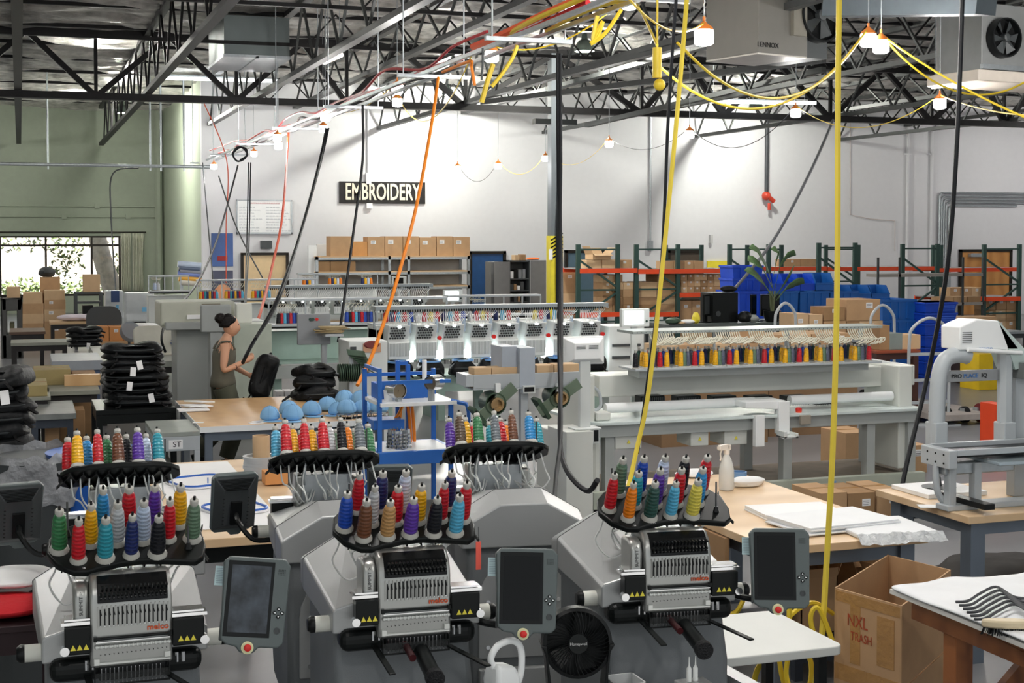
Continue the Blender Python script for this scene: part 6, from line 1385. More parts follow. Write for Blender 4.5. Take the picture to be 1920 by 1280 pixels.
# ---------------------------------------------------------------- woman walking to the right with a bag
def woman():
    Yw = tY1+.35; p = atY(418, 700, Yw); ox = p.x
    t = thing('person', 'woman in olive dungarees with a black bun carrying a backpack', 'person', (ox, Yw, 0))
    J = {'pel':(0,0,.93),'wai':(.0,0,1.06),'che':(.015,0,1.24),'nb':(.03,0,1.37),'nt':(.05,0,1.44),'hd':(.07,0,1.50),
         'sl':(.01,.15,1.335),'sr':(.01,-.15,1.335),'er':(-.03,-.24,1.08),'wr':(.21,-.19,1.18),'hr':(.27,-.16,1.21),'el':(.10,.24,1.12),'wl':(.30,.16,1.0),'hl':(.36,.12,.98),
         'hpr':(.0,-.09,.9),'kr':(.12,-.11,.50),'ar':(.02,-.10,.09),'fr':(.16,-.10,.04),'hpl':(.0,.09,.9),'kl':(.0,.1,.50),'al':(-.28,.1,.13),'fl':(-.17,.1,.05)}
    def skin(name, chain, rad, m, root, parent=t, sub=2):
        names = []; ed = []
        for ch in chain:
            for i, n_ in enumerate(ch):
                if n_ not in names: names.append(n_)
                if i: ed.append((names.index(ch[i-1]), names.index(n_)))
        me = bpy.data.meshes.new(name); me.from_pydata([J[n_] for n_ in names], ed, []); me.materials.append(m)
        o = bpy.data.objects.new(name, me); C.objects.link(o); o.parent = parent
        sk = o.modifiers.new('skin','SKIN'); sk.use_smooth_shade = True; su = o.modifiers.new('s','SUBSURF'); su.levels = sub; su.render_levels = sub
        if not me.skin_vertices: me.attributes.new('skin_vertices', 'SKIN', 'POINT') if 0 else None
        for i, n_ in enumerate(names):
            r = rad[n_]; sv = me.skin_vertices[0].data[i]; sv.radius = r if isinstance(r, tuple) else (r, r); sv.use_root = n_ == root
        return o
    rad = {'pel':(.13,.16),'wai':(.10,.13),'che':(.11,.15),'nb':.06,'nt':.048,'hd':.05,'sl':.055,'sr':.055,'er':.04,'wr':.027,'hr':.025,'el':.04,'wl':.027,'hl':.025,'hpr':.09,'kr':.062,'ar':.04,'fr':.035,'hpl':.09,'kl':.062,'al':.04,'fl':.035}
    body = skin('body', [['pel','wai','che','nb','nt','hd'],['nb','sl','el','wl','hl'],['nb','sr','er','wr','hr'],['pel','hpr','kr','ar','fr'],['pel','hpl','kl','al','fl']], rad, SKIN, 'pel')
    # head
    n = 20; rings = []; hx, hz_ = .085, 1.555
    for f in range(11):
        a = math.pi*f/10; z = -.118*math.cos(a); r = .083*math.sin(a)+.002; ring = []
        for i in range(n):
            b = 2*math.pi*i/n; x = r*1.12*math.cos(b); y = r*.92*math.sin(b)
            if z < -.03: x = x*.88+.012*(1 if x > 0 else .3)
            if math.cos(b) > .9: x += {2:.004,3:.008,4:.022,5:.012}.get(f, 0)   # lips, nose, brow
            ring.append((hx+x, y, hz_+z))
        rings.append(ring)
    MB().loft(rings).build('head', SKIN, t, smooth=True, sub=1)
    for s in (-1,1):
        MB().sphere((hx+.078,s*.032,hz_+.012), .011, 8).build('eye', mat('dark_eye', S(50,36,30), .3), t, smooth=True)
        MB().sphere((hx-.01,s*.08,hz_-.005), .022, 8, (.7,.35,1.2)).build('ear', SKIN, t, smooth=True)
    MB().box(hx+.078,hx+.088,-.022,.022,hz_-.058,hz_-.05).build('mouth', mat('lips', S(170,90,84), .5), t, bevel=.003)
    o = MB(); rings = []
    for f in range(4,11):
        a = math.pi*f/10; z = -.128*math.cos(a); r = .093*math.sin(a)+.002
        rings.append([(hx-.022+r*(1.15 if math.cos(2*math.pi*i/n) < 0 else .95)*math.cos(2*math.pi*i/n), r*1.0*math.sin(2*math.pi*i/n), hz_+.012+z+(.045 if math.cos(2*math.pi*i/n) > .3 and f < 7 else 0)) for i in range(n)])
    MB().loft(rings).build('hair', HAIR, t, smooth=True, sub=1); MB().sphere((hx-.105,0,hz_+.085), .062, 14, (1.1,1.0,.95)).build('hair_bun', HAIR, t, smooth=True)
    OL = mat('olive_grey_cloth', S(98,96,84), .85, var=.05); OL2 = mat('olive_trousers', S(78,80,66), .85, var=.05)
    # clothing: bodice and trousers
    J2 = dict(J); 
    rings = []
    for z, rx, ry, x in ((.90,.145,.185,0),(.98,.135,.17,0),(1.06,.118,.145,.002),(1.14,.122,.15,.008),(1.22,.132,.158,.015),(1.28,.128,.15,.018),(1.31,.115,.135,.02)):
        rings.append([(x+rx*math.cos(2*math.pi*i/18), ry*math.sin(2*math.pi*i/18), z) for i in range(18)])
    MB().loft(rings, cap=False).build('top', OL, t, smooth=True).modifiers.new('s','SOLIDIFY').thickness = .006
    o = MB()
    for s in (-1,1): o.tube([(.12,s*.09,1.30),(.07,s*.1,1.385),(-.03,s*.1,1.385),(-.09,s*.09,1.30)], .012, 5)
    o.build('shoulder_straps', OL, t, smooth=True)
    def leg(hp, kn, an):
        pts = [J[hp], tuple((Vector(J[hp])+Vector(J[kn]))/2), J[kn], tuple((Vector(J[kn])+Vector(J[an]))/2), (J[an][0],J[an][1],J[an][2]+.04)]
        return MB().tube(pts, lambda q_: .125-.04*q_, 12).build('trouser_leg', OL2, t, smooth=True)
    leg('hpr','kr','ar'); leg('hpl','kl','al')
    for s, f in (('fr','ar'),('fl','al')):
        a = Vector(J[f]); b = Vector(J[s]); MB().tube([a+Vector((-.05,0,-.03)), a+Vector((0,0,-.02)), (a+b)/2, b+Vector((.05,0,0))], lambda q_: .05-.012*q_, 10).build('shoe', BLACK, t, smooth=True)
    # hands with fingers
    def hand(w, h, side):
        w, h = Vector(J[w]), Vector(J[h]); d = (h-w).normalized(); sd = Vector((0,0,1)).cross(d).normalized(); up = d.cross(sd)
        o = MB(); o.tube([w, w+d*.03, h+d*.01, h+d*.03], lambda q_: .022+.012*math.sin(q_*3), 10)
        for k in range(4):
            b = h+d*.02+up*(.024-.016*k); l = (.055,.065,.06,.045)[k]
            o.tube([b, b+d*l*.45, b+d*l*.7-sd*.02*side, b+d*l*.55-sd*.045*side], lambda q_: .0088-.002*q_, 6)
        b = w+d*.04+up*.02; o.tube([b, b+up*.028+d*.02, b+up*.03+d*.045-sd*.015*side], lambda q_: .0105-.002*q_, 6)
        o.build('hand', SKIN, t, smooth=True)
    hand('wr','hr',-1); hand('wl','hl',1)
    MB().tube([(.10,-.215,1.13),(.11,-.212,1.135)], .031, 12).build('forearm_tattoo', mat('tattoo_ink', S(120,84,72), .6), t, smooth=True)
    # the bag she holds
    b = backpack('black backpack hanging from the hand of the walking woman', (ox+.42, Yw-.12, .76), 0, (.27,.5,.15), 55, None, tags=False)
    b.rotation_euler = (R(90), R(20), R(20)); b.location = (ox+.40, Yw-.06, 1.0)
    tag(MB().tube([(ox+.36,Yw-.15,1.20),(ox+.40,Yw-.12,1.27),(ox+.44,Yw-.09,1.2)], .009, 6).build('bag_handle', RUBBER, smooth=True), 'handle loop of the backpack in the woman\'s hand', 'handle') if 0 else MB().tube([(-.03,.22,.07),(0,.27,.07),(.03,.22,.07)], .009, 6).build('grab_handle', RUBBER, b, smooth=True)
woman()
# ---------------------------------------------------------------- blue cart
Yc = 11.6; X = lambda px, Y=11.6: xy(px, Y)
bx0, bx1 = X(697), X(812); zt_b = zy(770,752,Yc-.2)
t = thing('blue_cart', 'blue steel cart with chrome cap drums beside the caps', 'cart', (bx0, Yc, 0)); bw = bx1-bx0
MB().box(0,bw+.12,-.3,.3,zt_b-.03,zt_b).build('white_shelf', WHITE, t, bevel=.003)
for x, y, z1 in ((0,-.25,zy(718,690,11.35)),(.0,.28,zy(697,690,11.9)),(bw*.55,.28,zy(752,675,11.9)),(bw*.72,.28,zy(773,682,11.9)),(bw+.08,-.25,zt_b),(bw+.08,.28,zy(800,690,11.9))):
    MB().box(x-.018,x+.018,y-.018,y+.018,.1,z1).build('post', BLUESTEEL, t, bevel=.002)
o = MB(); zz = zy(718,692,11.35)
o.box(0,.018,-.25,.28,zz-.03,zz); o.box(0,bw+.08,.27,.29,zy(740,697,11.9)-.03,zy(740,697,11.9)); o.box(bw*.55,bw*.72,.27,.29,zy(760,677,11.9)-.03,zy(760,677,11.9)); o.box(0,bw+.08,-.26,-.24,zy(760,713,11.35)-.03,zy(760,713,11.35)); o.build('cross_bars', BLUESTEEL, t)
MB().box(.05,bw-.02,.0,.25,zt_b,zt_b+.13).build('blue_bin', BLUESTEEL, t, bevel=.004)
MB().box(-.02,bw+.12,-.32,.32,.66,.77).build('lower_tray', BLUESTEEL, t, bevel=.004); MB().box(.02,bw+.08,-.28,.28,.77,.772).build('tray_liner', WHITE, t)
MB().box(0,bw*.5,-.05,.2,.92,1.0).build('drawer_box', BLUESTEEL, t, bevel=.004)
o = MB()
for x in (0,bw+.08):
    for y in (-.25,.28): o.cyl((x-.02,y,.05),(x+.02,y,.05),.05,n=14)
o.build('casters', RUBBER, t)
MB().tube([(bw+.08,-.25,zt_b),(bw+.2,-.3,zt_b-.03),(bw+.22,-.3,zt_b-.1),(bw+.22,-.3,.6)], .018, 4, False).build('side_bracket', BLUESTEEL, t)
def drum(lab, px, py, Y, r, L_=.13, rz=.35, m=None, stand=None):
    p = atY(px,py,Y); zb = stand; t = thing('cap_drum', lab, 'cap drum', (p.x, Y, p.z), rz)
    M_ = Euler((R(90),0,0)).to_matrix().to_4x4()
    MB().lathe([(r*.9,-L_),(r,-L_),(r,0),(r*.92,0),(r*.9,-L_*.9)], n=24, M=M_).build('drum_shell', m or CHROME, t, smooth=True)
    MB().lathe([(r*.86,-.02),(r*.86,-.01),(r*.15,-.01),(.012,-.005)], n=20, M=M_).build('drum_face', mat('warm_drum_face', S(140,126,104), .3, .6), t)
    if stand is not None: MB().box(-.02,.02,0,.04,zb-p.z,-r*.8).build('drum_post', STEEL, t)
    return t
drum('chrome cap drum with brown face on the blue cart', 750, 733, 11.4, .068, stand=zt_b)
drum('tilted chrome cap drum at the right post of the blue cart', 806, 718, 11.35, .062, rz=-.9, stand=zt_b)
p = atY(731,742,11.45); tag(MB().lathe([(.035,0),(.042,.09),(.038,.09),(.033,.01)], n=16).build('cup', WHITE, smooth=True, loc=(p.x,11.5,zt_b)), 'white cup between the drum and blue bin on the cart', 'cup')
p = atY(803,690,11.5); tag(MB().cyl((0,0,0),(0,0,.32),.02,n=14).build('paper_tube', PAPER, loc=(p.x,11.62,zt_b), smooth=True), 'upright white paper tube at the rear of the blue cart', 'tube')
for k, (lab, pts) in enumerate((('orange air hose arcing left under the blue cart',((757,752,11.8),(745,780,11.7),(722,798,11.6),(700,800,11.6))),('orange air hose hanging straight under the blue cart',((764,755,11.8),(768,790,11.8),(770,830,11.8),(768,855,11.8))),('orange air hose curving under the blue cart middle',((772,757,11.8),(776,800,11.8),(778,850,11.8))),('orange air hose ending at the pot under the blue cart',((752,758,11.8),(748,790,11.8),(735,812,11.8),(745,820,11.8))))):
    cable('air_hose', lab, [atY(a,b,c) for a,b,c in pts], .014, ORC, 'hose')
t = thing('cap_frame_pot', 'stack of chrome cap frames on the lower tray of the blue cart', 'cap frames', atY(748,842,11.45)); t.location.z = .773
o = MB()
for k in range(5): o.lathe([(.1-.003*k,.03*k),(.11-.003*k,.03*k),(.11-.003*k,.03*k+.012),(.1-.003*k,.03*k+.012),(.1-.003*k,.03*k)], n=22)
o.build('frame_rings', CHROME, t, smooth=True); leafs = MB()
for k in range(16): leafs.bar((.1*math.cos(k*.39),.1*math.sin(k*.39),.0),(.085*math.cos(k*.39+.3),.085*math.sin(k*.39+.3),.16),.014,.004)
leafs.build('clips', STEEL, t)
# green hoop stacks left of the cart
for k in range(10):
    p = atY(636+k*4.0, 695, 15.08); tag(MB().lathe([(.075,-.004),(.098,-.004),(.098,.004),(.075,.004),(.075,-.004)], n=20, M=Euler((0,R(86+k),0)).to_matrix().to_4x4()).build('green_hoop', GREENM, smooth=True, loc=(p.x,15.08,p.z-.02)), 'green metal hoop, %s from the left on the rack pegs by the cart' % ORD[k], 'hoop', 'green hoops on the pegs')
for k in range(7):
    p = atY(668+k*1.5, 662+k*5, 15.1); tag(MB().cbox((0,0,0), (.2,.13,.008), (R(24),R(8+2*k),.15*k)).build('green_frame_plate', GREENM, loc=(p.x+.012*k,15.1,p.z)), 'green metal plate, %s from the top of the fanned stack by the cart' % ORD[k], 'plate', 'fanned green plates')
p = atY(658,700,15.1); t = thing('peg_rack', 'grey peg rack holding the green hoops and plates', 'rack', (p.x,15.1,0)); MB().box(-.02,.02,-.02,.02,0,zy(668,662,15.1)).build('post', GREYM, t); MB().cyl((-.18,0,p.z),(.2,0,p.z),.012).build('peg', STEEL, t); MB().box(-.08,.08,-.08,.08,0,.04).build('foot', GREYM, t)
# ---------------------------------------------------------------- cap frame stand (T-shaped)
Ys = 10.3; a = atY(888,703,Ys); b = atY(1087,722,Ys); xc = xy(989,Ys)
t = thing('capping_stand', 'grey T shaped stand with a box on top and green cap gauges', 'stand', (xc, Ys, 0)); w0, w1 = a.x-xc, b.x-xc; zz = b.z; zt_s = a.z
MB().box(w0,w1,0,.02,zz,zt_s).build('front_lip', GREYM, t, bevel=.003); MB().box(w0,w1,0,.26,zz-.01,zz).build('tray_floor', GREYM, t); MB().box(w0,w1,.25,.27,zz,zt_s).build('rear_lip', GREYM, t)
MB().box(w0-.06,w0,.0,.26,zz+.02,zt_s).build('left_flare', GREYM, t)
c0_, c1_ = atY(974,650,Ys).x-xc, atY(1003,650,Ys).x-xc; zb_ = zy(989,652,Ys)
MB().box(c0_,c1_,-.005,.3,zz,zb_).build('top_box', mat('blue_grey_box', S(168,176,186), .4), t, bevel=.004)
xd = atY(946,650,Ys).x-xc; MB().box(xd,c0_,.06,.34,zt_s,zb_+.01).build('rear_box', mat('blue_grey_box', S(168,176,186), .4), t, bevel=.004)
MB().box(-.035,.025,.05,.11,0,zz).build('post', GREYM, t, bevel=.004); MB().box(-.3,.3,-.2,.4,0,.05).build('foot', GREYM, t)
p0 = atY(984,724,Ys).x-xc; p1 = atY(1002,724,Ys).x-xc; MB().box(p0-.02,p1,-.02,.05,zy(990,737,Ys),zy(990,722,Ys)).build('counter_case', OFFW, t, bevel=.003); MB().box(p0-.01,p1-.01,-.024,-.018,zy(990,734,Ys),zy(990,725,Ys)).build('counter_face', BLACK, t)
for px in (932,1046): x = xy(px,Ys)-xc; MB().box(x-.02,x+.02,-.03,.0,zy(px,742,Ys),zy(px,718,Ys)).build('drum_hanger', WHITE, t, bevel=.002)
for k, (p0, p1, y0) in enumerate(((889,921,690),(922,971,689),(1007,1038,685),(1040,1086,683))):
    carton('tan carton in the tray of the T shaped stand, %s from the left' % ORD[k], xy(p0,Ys+.05), xy(p1,Ys+.05), Ys+.05, Ys+.2, zz+.001, zy(p0,y0,Ys+.05), CARDL, 0, False, 0, False, group=None)
for k, (px, py, lab) in enumerate(((930,757,'left'),(1050,745,'right'))):
    p = atY(px,py,Ys-.05); t = thing('cap_gauge', lab+' green cap gauge with brass centre hanging under the T shaped stand', 'cap gauge', (p.x,Ys-.05,p.z), 0)
    M_ = Euler((R(90),0,0)).to_matrix().to_4x4(); r = .085
    MB().lathe([(r*.95,-.18),(r,-.18),(r,.0),(r*.9,.0),(r*.9,-.17)], n=24, M=M_).build('drum_shell', GREENM, t, smooth=True)
    MB().lathe([(r*.62,.0),(r*.62,.045),(r*.42,.045),(r*.42,-.04),(.03,-.05)], n=24, M=M_).build('brass_centre', mat('brass', S(170,146,110), .25, .9), t, smooth=True)
    o = MB(); M2 = Matrix.Rotation(R(-33 if k else -40), 4, 'Y'); o.box(-.2,.2,.008,.018,-.045,.045, M2); 
    o.build('frame_plate', mat('pale_green_plate', S(110,126,108), .4, .4), t, bevel=.003)
    o = MB()
    for j in range(8): o.box(-.17+.0*j,-.14,.0+.02*j,.006+.02*j,-.09,.09, M2)
    o.build('fins', GREENM, t)
    for j in range(0): pass
# ---------------------------------------------------------------- left foreground: bins, bench, garments, white sheets
p = atZ(145,958,.75); Yb_ = 7.3; 
t = thing('plastic_drum', 'blue plastic drum behind the leftmost front machine', 'drum', (xy(178,7.7), 7.7, 0)); zt_d = zy(150,868,7.3)
MB().lathe([(.2,0),(.24,.1),(.25,zt_d*.6),(.25,zt_d-.03),(.26,zt_d)], n=28).build('drum_body', mat('bright_blue_drum', S(28,86,170), .35), t, smooth=True)
t = thing('bin_with_liner', 'dark bin with crumpled clear liner at the left edge', 'bin', (xy(62,7.7), 7.7, 0)); zb_ = zy(60,868,7.5)
MB().lathe([(.22,0),(.27,zb_-.05),(.28,zb_)], n=24).build('bin_body', DGREY, t, smooth=True)
q = random.Random(8); rings = []
for j in range(5):
    rings.append([((.29+.02*j*(1 if j < 3 else -1)+q.uniform(-.025,.025))*math.cos(i*.2618), (.29+q.uniform(-.025,.025))*math.sin(i*.2618), zb_-.22+.065*j+q.uniform(-.02,.02)) for i in range(24)])
MB().loft(rings, cap=False).build('bin_liner', mat('smoky_clear_plastic', S(150,152,156), .12, var=.25, bump=1, bscale=18, alpha=.8), t, smooth=True)
zg = 1.02; Yg_ = 6.05; xg = xy(45,Yg_)
table('perforated_bench', 'dark perforated steel bench at the left edge carrying garments', xg-.7, xg+.13, 5.85, 6.6, zg, mat('dark_bench_steel', S(62,50,52), .4, .4), mat('dark_bench_steel', S(62,50,52), .4, .4), .03, .07, inset=.04)
o = MB()
for k in range(4): o.cyl((xg+.09,5.853+.0,.2+.2*k),(xg+.09,5.845,.2+.2*k),.012,n=8)
tag(o.build('slot_holes', mat('pale_hole', S(190,190,190), .6)), 'pale slots in the near leg of the perforated bench', 'holes') if 0 else o.bm.free()
crumple('red_garment', 'red garment folded on the perforated bench at the left edge', 'garment', (xg-.08,6.05,zg+.001), (.36,.36,.07), mat('red_cloth', S(196,20,32), .8, bump=.2), 5, 14, amp=.12)
crumple('navy_garment', 'dark navy garment beside the red one on the bench', 'garment', (xg+.08,6.2,zg+.001), (.2,.3,.05), mat('navy_cloth', S(24,26,40), .8, bump=.2), 6, 12, amp=.12)
crumple('white_garment', 'white cloth lying on top of the red garment', 'garment', (xg-.05,6.25,zg+.075), (.36,.36,.06), PAPER, 7, 14, amp=.12)
zh = .9; fl_ = atZ(372,1012,zh); fr2 = atZ(520,1008,zh); bl_ = atZ(368,865,zh)
table('work_table', 'wood edged table with hooped white garments between the rear machines', fl_.x-.1, fr2.x+.35, fl_.y, bl_.y, zh, WOODL, BLACKM, .05, .06)
tag(MB().box(fl_.x-.05,fr2.x+.1,fl_.y+.25,bl_.y-.1,zh+.001,zh+.006).build('white_sheet', PAPER), 'large white sheet covering the table between the rear machines', 'sheet')
for k, (px, py, s) in enumerate(((378,905,.2),(440,955,.17))):
    p = atZ(px,py,zh+.01); t = thing('embroidery_hoop', ['far','near'][k]+' blue hoop holding white cloth on the white sheet', 'hoop', p, .3)
    MB().prism(rbox(s*2,s*2.1,s*.5,6), 'Z', .0, .012).build('hooped_cloth', PAPER, t); 
    ring = [(x,y,.016) for x,y in rbox(s*1.9,s*2.0,s*.5,6)]; ring.append(ring[0]); MB().tube(ring, .008, 6, False).build('hoop_ring', mat('blue_hoop', S(46,100,190), .4), t, smooth=True)
    MB().cyl((0,-s*.5,.01),(0,-s*.5,.05),.004,n=6).build('pin', BLUESTEEL, t)
px_, py_ = 490, 893; p = atZ(px_,py_,zh+.008)
for k in range(7): tag(MB().lathe([(.10,0),(.125,.0),(.125,.02),(.10,.02),(.10,0)], n=24).build('ring_frame', mat('grey_plastic_ring', S(176,180,182), .35), smooth=True, loc=(p.x+.004*(k % 3),p.y,zh+.008+.0205*k)), 'grey ring, %s from the bottom of the stack around the cardboard tube' % ORD[k], 'ring', 'grey rings around the cardboard tube')
tag(MB().lathe([(.05,0),(.058,0),(.058,.28),(.05,.28),(.05,0)], n=24).build('cardboard_tube', CARDL, smooth=True, loc=(p.x,p.y,zh+.008)), 'upright tan cardboard tube inside the grey ring stack', 'tube')
carton('small orange tan carton before the grey ring stack', p.x-.03, p.x+.12, p.y-.35, p.y-.2, zh+.008, zh+.09, mat('orange_tan_board', S(214,150,90), .8), 0, False, 0, False)
tag(MB().box(-.16,.12,-.08,.08,0,.01).build('notepad', PAPER, loc=(p.x-.25,p.y+.1,zh+.008), rot=(0,0,.2)), 'white notepad left of the cardboard tube', 'notepad')
# red tag hanging by the middle front machine
p = atD(897,1015,4.75); t = thing('red_tag', 'narrow red tag hanging from the middle front cone tray', 'tag', p); MB().box(-.009,.009,-.001,.001,-.095,0).build('tag_strip', mat('coral_red', S(236,96,80), .6), t); MB().cyl((0,0,0),(.0,0,.05),.001,n=4).build('string', BLACK, t)
# ================================================================ grey shelving and what stands on it
Y0 = 36.0; xa = xy(592,Y0); xb = xy(882,Y0); zt = zy(740,480,Y0); z2 = zy(740,508,Y0); z3 = zy(740,536,Y0)
t = thing('shelving_unit', 'long grey shelving unit with cartons on top below the sign', 'shelving', (xa,Y0,0)); W = xb-xa
for z in (zt,z2,z3,.3): MB().box(0,W,0,.8,z-.09,z-.03).build('shelf_beam', STEEL, t); MB().box(0,W,0,.8,z-.03,z).build('shelf_board', CARDL, t)
for x in (0,W*.46,W*.585,W-.08): 
    for y in (0,.74): MB().box(x,x+.07,y,y+.06,0,zt).build('post', STEEL, t)
MB().box(W*.0,W,.78,.8,.3,zt).build('back_panel', mat('grey_back_panel', S(170,168,164), .6), t)
for k, (p0, p1, y0) in enumerate(((620,660,443),(661,689,453),(690,721,444),(722,755,443),(756,786,443),(787,818,445),(819,849,443),(850,881,444))):
    carton('carton on top of the grey shelving, %s from the left' % ORD[k], xy(p0,Y0+.1), xy(p1,Y0+.1), Y0+.1, Y0+.65, zt, zy(p0,y0,Y0+.1), CARD if k != 1 else mat('orange_tan_board2', S(204,148,90), .8), 0, False, [0,0,1,1,1,1,1,1][k])
for k, (p0, p1) in enumerate(((597,619),(620,667))): carton('brown carton on the second shelf of the grey shelving, %s from the left' % ORD[k], xy(p0,Y0+.1), xy(p1,Y0+.1), Y0+.12, Y0+.6, z2, zy(p0,490,Y0+.1), CARDD, 0, False, 0, False)
for k, (p0, p1, y0, y1, r) in enumerate(((578,594,460,530,.2),(594,615,458,478,.0))):
    pb('foam_board', 'white board leaning on the wall, %s left of the grey shelving' % ('nearest' if k else 'farthest'), 'board', p0,y0,p1,y1, 36.9 if k else 36.2, .08, WHITE, True)
# grey cabinets, one with open doors
Yk = 34.5; t = thing('storage_cabinet', 'grey metal cabinet with open doors and dark contents, left of the column', 'cabinet', (xy(955,Yk),Yk,0)); W = xy(994,Yk)-xy(955,Yk); zt = zy(975,488,Yk)
o = MB(); o.box(0,.03,0,.5,0,zt); o.box(W-.03,W,0,.5,0,zt); o.box(0,W,.47,.5,0,zt); o.box(0,W,0,.5,zt-.04,zt)
for z in (.4,.8,1.1,1.4): o.box(0,W,.02,.48,z,z+.025)
o.build('cabinet_body', DGREY, t)
dg = mat('cabinet_grey', S(112,112,112), .5)
MB().box(-.42,.0,-.05,-.02,0.05,zt-.03).build('door', dg, t); MB().box(W,W+.42,-.05,-.02,.05,zt).build('door', dg, t)
q = random.Random(6); k = 0
for z in (.425,.825,1.125,1.425):
    x = .05
    while x < W-.12:
        w = q.uniform(.05,.1); tag(MB().box(0,w,0,.2,0,q.uniform(.1,.24)).build('supply_box', [DGREY,PAPER,CARDD,BLACK,mat('grey_tin', S(130,134,138),.4)][q.randrange(5)], loc=(xy(955,Yk)+x,Yk+.1,z+.001)), 'small supply box, %s of those inside the open grey cabinet' % ORD[k], 'supply box', 'supplies in the open cabinet'); x += w+.02; k += 1
t2 = thing('storage_cabinet', 'closed grey metal cabinet left of the open one', 'cabinet', (xy(921,35),35,0)); MB().box(0,xy(942,35)-xy(921,35),0,.5,0,zy(930,491,35)).build('cabinet_body', dg, t2); MB().box(.1,.12,-.01,0,1.2,1.4).build('handle', CHROME, t2)
for k, (p0,p1,y0,m_) in enumerate(((966,974,478,CARDL),(978,986,477,CARDD))): pb('small_carton', 'small carton on the cabinet top, %s' % ('left' if k==0 else 'right'), 'carton', p0,y0,p1,488,Yk+.05,.3,m_)
crumple('orange_vest', 'orange cloth heap on top of the grey cabinet', 'cloth', (xy(1000,Yk+.2)-.0,Yk+.25,zt+.001), (.42,.3,.07), mat('orange_cloth', S(240,110,40), .7), 9)
# ================================================================ pallet racks
def rack(lab, posts, Y, ytop, beams, deck=True, dep=1.05):
    """posts: list of (px_left, px_right) frames; beams: (px0, px1, y)"""
    t = thing('pallet_rack', lab, 'pallet rack', (xy(posts[0][0],Y),Y,0)); x0 = xy(posts[0][0],Y)
    for a_, b_ in posts:
        xa, xb = xy(a_,Y)-x0, xy(b_,Y)-x0; z = zy((a_+b_)/2, ytop, Y)
        for x in (xa, xb): MB().box(x-.05,x+.05,-.04,.04,0,z).build('upright', GREENP, t)
        o = MB()
        for zz in (z-.12,1.25,.5): o.box(xa,xb,-.02,.02,zz-.02,zz+.02)
        o.bar((xa,0,z-.35),(xb,0,1.3),.045); o.bar((xb,0,1.2),(xa,0,.55),.045); o.build('brace', GREENP, t)
    for p0, p1, y in beams:
        xa, xb = xy(p0,Y)-x0, xy(p1,Y)-x0; z = zy((p0+p1)/2, y, Y)
        MB().box(xa,xb,-.07,-.03,z-.11,z).build('beam', ORANGE, t); MB().box(xa,xb,dep-.04,dep,z-.11,z).build('beam', ORANGE, t)
        MB().box(xa,xb,-.03,dep-.04,z-.02,z).build('deck', mat('grey_deck', S(150,150,152), .5), t)
    return t
YR = 31.0
rack('green pallet rack with orange beams, nearest right of the column', [(1084,1158),(1193,1271),(1368,1441)], YR, 458, [(1086,1193,503),(1195,1368,504),(1273,1368,548),(1086,1193,585),(1195,1271,585)])
rack('green pallet rack behind the blue bins', [(1535,1603)], YR, 455, [(1441,1535,515)] if 0 else [])
rack('green pallet rack before the electrical conduits', [(1692,1757)], YR, 457, [(1610,1690,500)] if 0 else [])
rack('green pallet rack in front of the oak door', [(1845,1911)], YR, 458, [(1760,1845,556),(1847,1911,556)])
rack('farther green rack with a long orange beam reaching to the right', [(1248,1315),(1401,1465),(1548,1609),(1750,1764)], 34.5, 459, [(1403,1548,500),(1550,1750,500),(1752,1905,502)])
t = thing('shelving_unit', 'grey boltless shelf in front of the green rack at right', 'shelving', (xy(1647,28.5),28.5,0)); W = xy(1845,28.5)-xy(1647,28.5)
for y in (513,568,620): MB().box(0,W,0,.5,zy(1740,y,28.5)-.07,zy(1740,y,28.5)).build('shelf_board', mat('taupe_shelf', S(150,144,138), .6), t)
for x in (0,W*.2,W*.8,W): MB().box(x-.025,x+.025,0,.03,0,zy(1740,482,28.5)).build('post', DGREY, t)
BN = [0]
def grid(place, p0, p1, y0, y1, Y, cols, rows, dep=.5, seed=1, lab_=1.0, drop=.0, ms=None, zbase=None):
    q = random.Random(seed); x0, x1 = xy(p0,Y), xy(p1,Y); zb, zt = (zy((p0+p1)/2,y1,Y) if zbase is None else zbase), zy((p0+p1)/2,y0,Y)
    cw, rh = (x1-x0)/cols, (zt-zb)/rows
    for c in range(cols):
        nr = rows-(1 if q.random() < drop and rows > 1 else 0)
        for r_ in range(nr):
            j = q.uniform(0,.03); m = (ms or [CARD,CARD,CARDD,CARDL])[q.randrange(4 if not ms else len(ms))]
            carton('carton %s, %s column, %s from bottom' % (place, ORD[c], ORD[r_]), x0+cw*c+.006, x0+cw*(c+1)-.006, Y+j, Y+dep, zb+rh*r_+.001, zb+rh*(r_+1)-.002, m, 0, False, (3 if q.random() < lab_ else 0), False, group='cartons '+place)
grid('beside the column on the floor', 1056,1082,506,580, 32.2, 1, 3, .6, 1, .3, zbase=.001)
grid('on the lower deck of the first rack bay', 1130,1188,515,585, YR+.1, 3, 5, .6, 2, .8, .5)
grid('on the lower deck of the second rack bay', 1197,1268,514,585, YR+.15, 2, 5, .7, 3, .1, .3)
grid('on the middle deck before the caution board', 1277,1364,514,548, YR+.1, 7, 3, .5, 4, .9, .2)
grid('on the top deck of the second rack bay', 1246,1320,489,504, YR+.15, 4, 1, .5, 5, .4)
grid('on the top deck at the column end', 1100,1186,487,503, YR+.3, 3, 1, .5, 6, .3)
grid('on the far rack above the plant', 1470,1532,471,500, 34.7, 2, 2, .5, 7, .2, .6)
grid('on the far rack left of the blue bins tall', 1622,1690,470,500, 34.7, 1, 1, .5, 17, .2) if 0 else None
grid('under the far orange beam at right', 1783,1843,522,556, YR+.05, 3, 2, .5, 8, .9, .4)
grid('beside the oak door low', 1850,1908,560,640, YR+.1, 3, 3, .5, 9, .9, .2, zbase=.001)
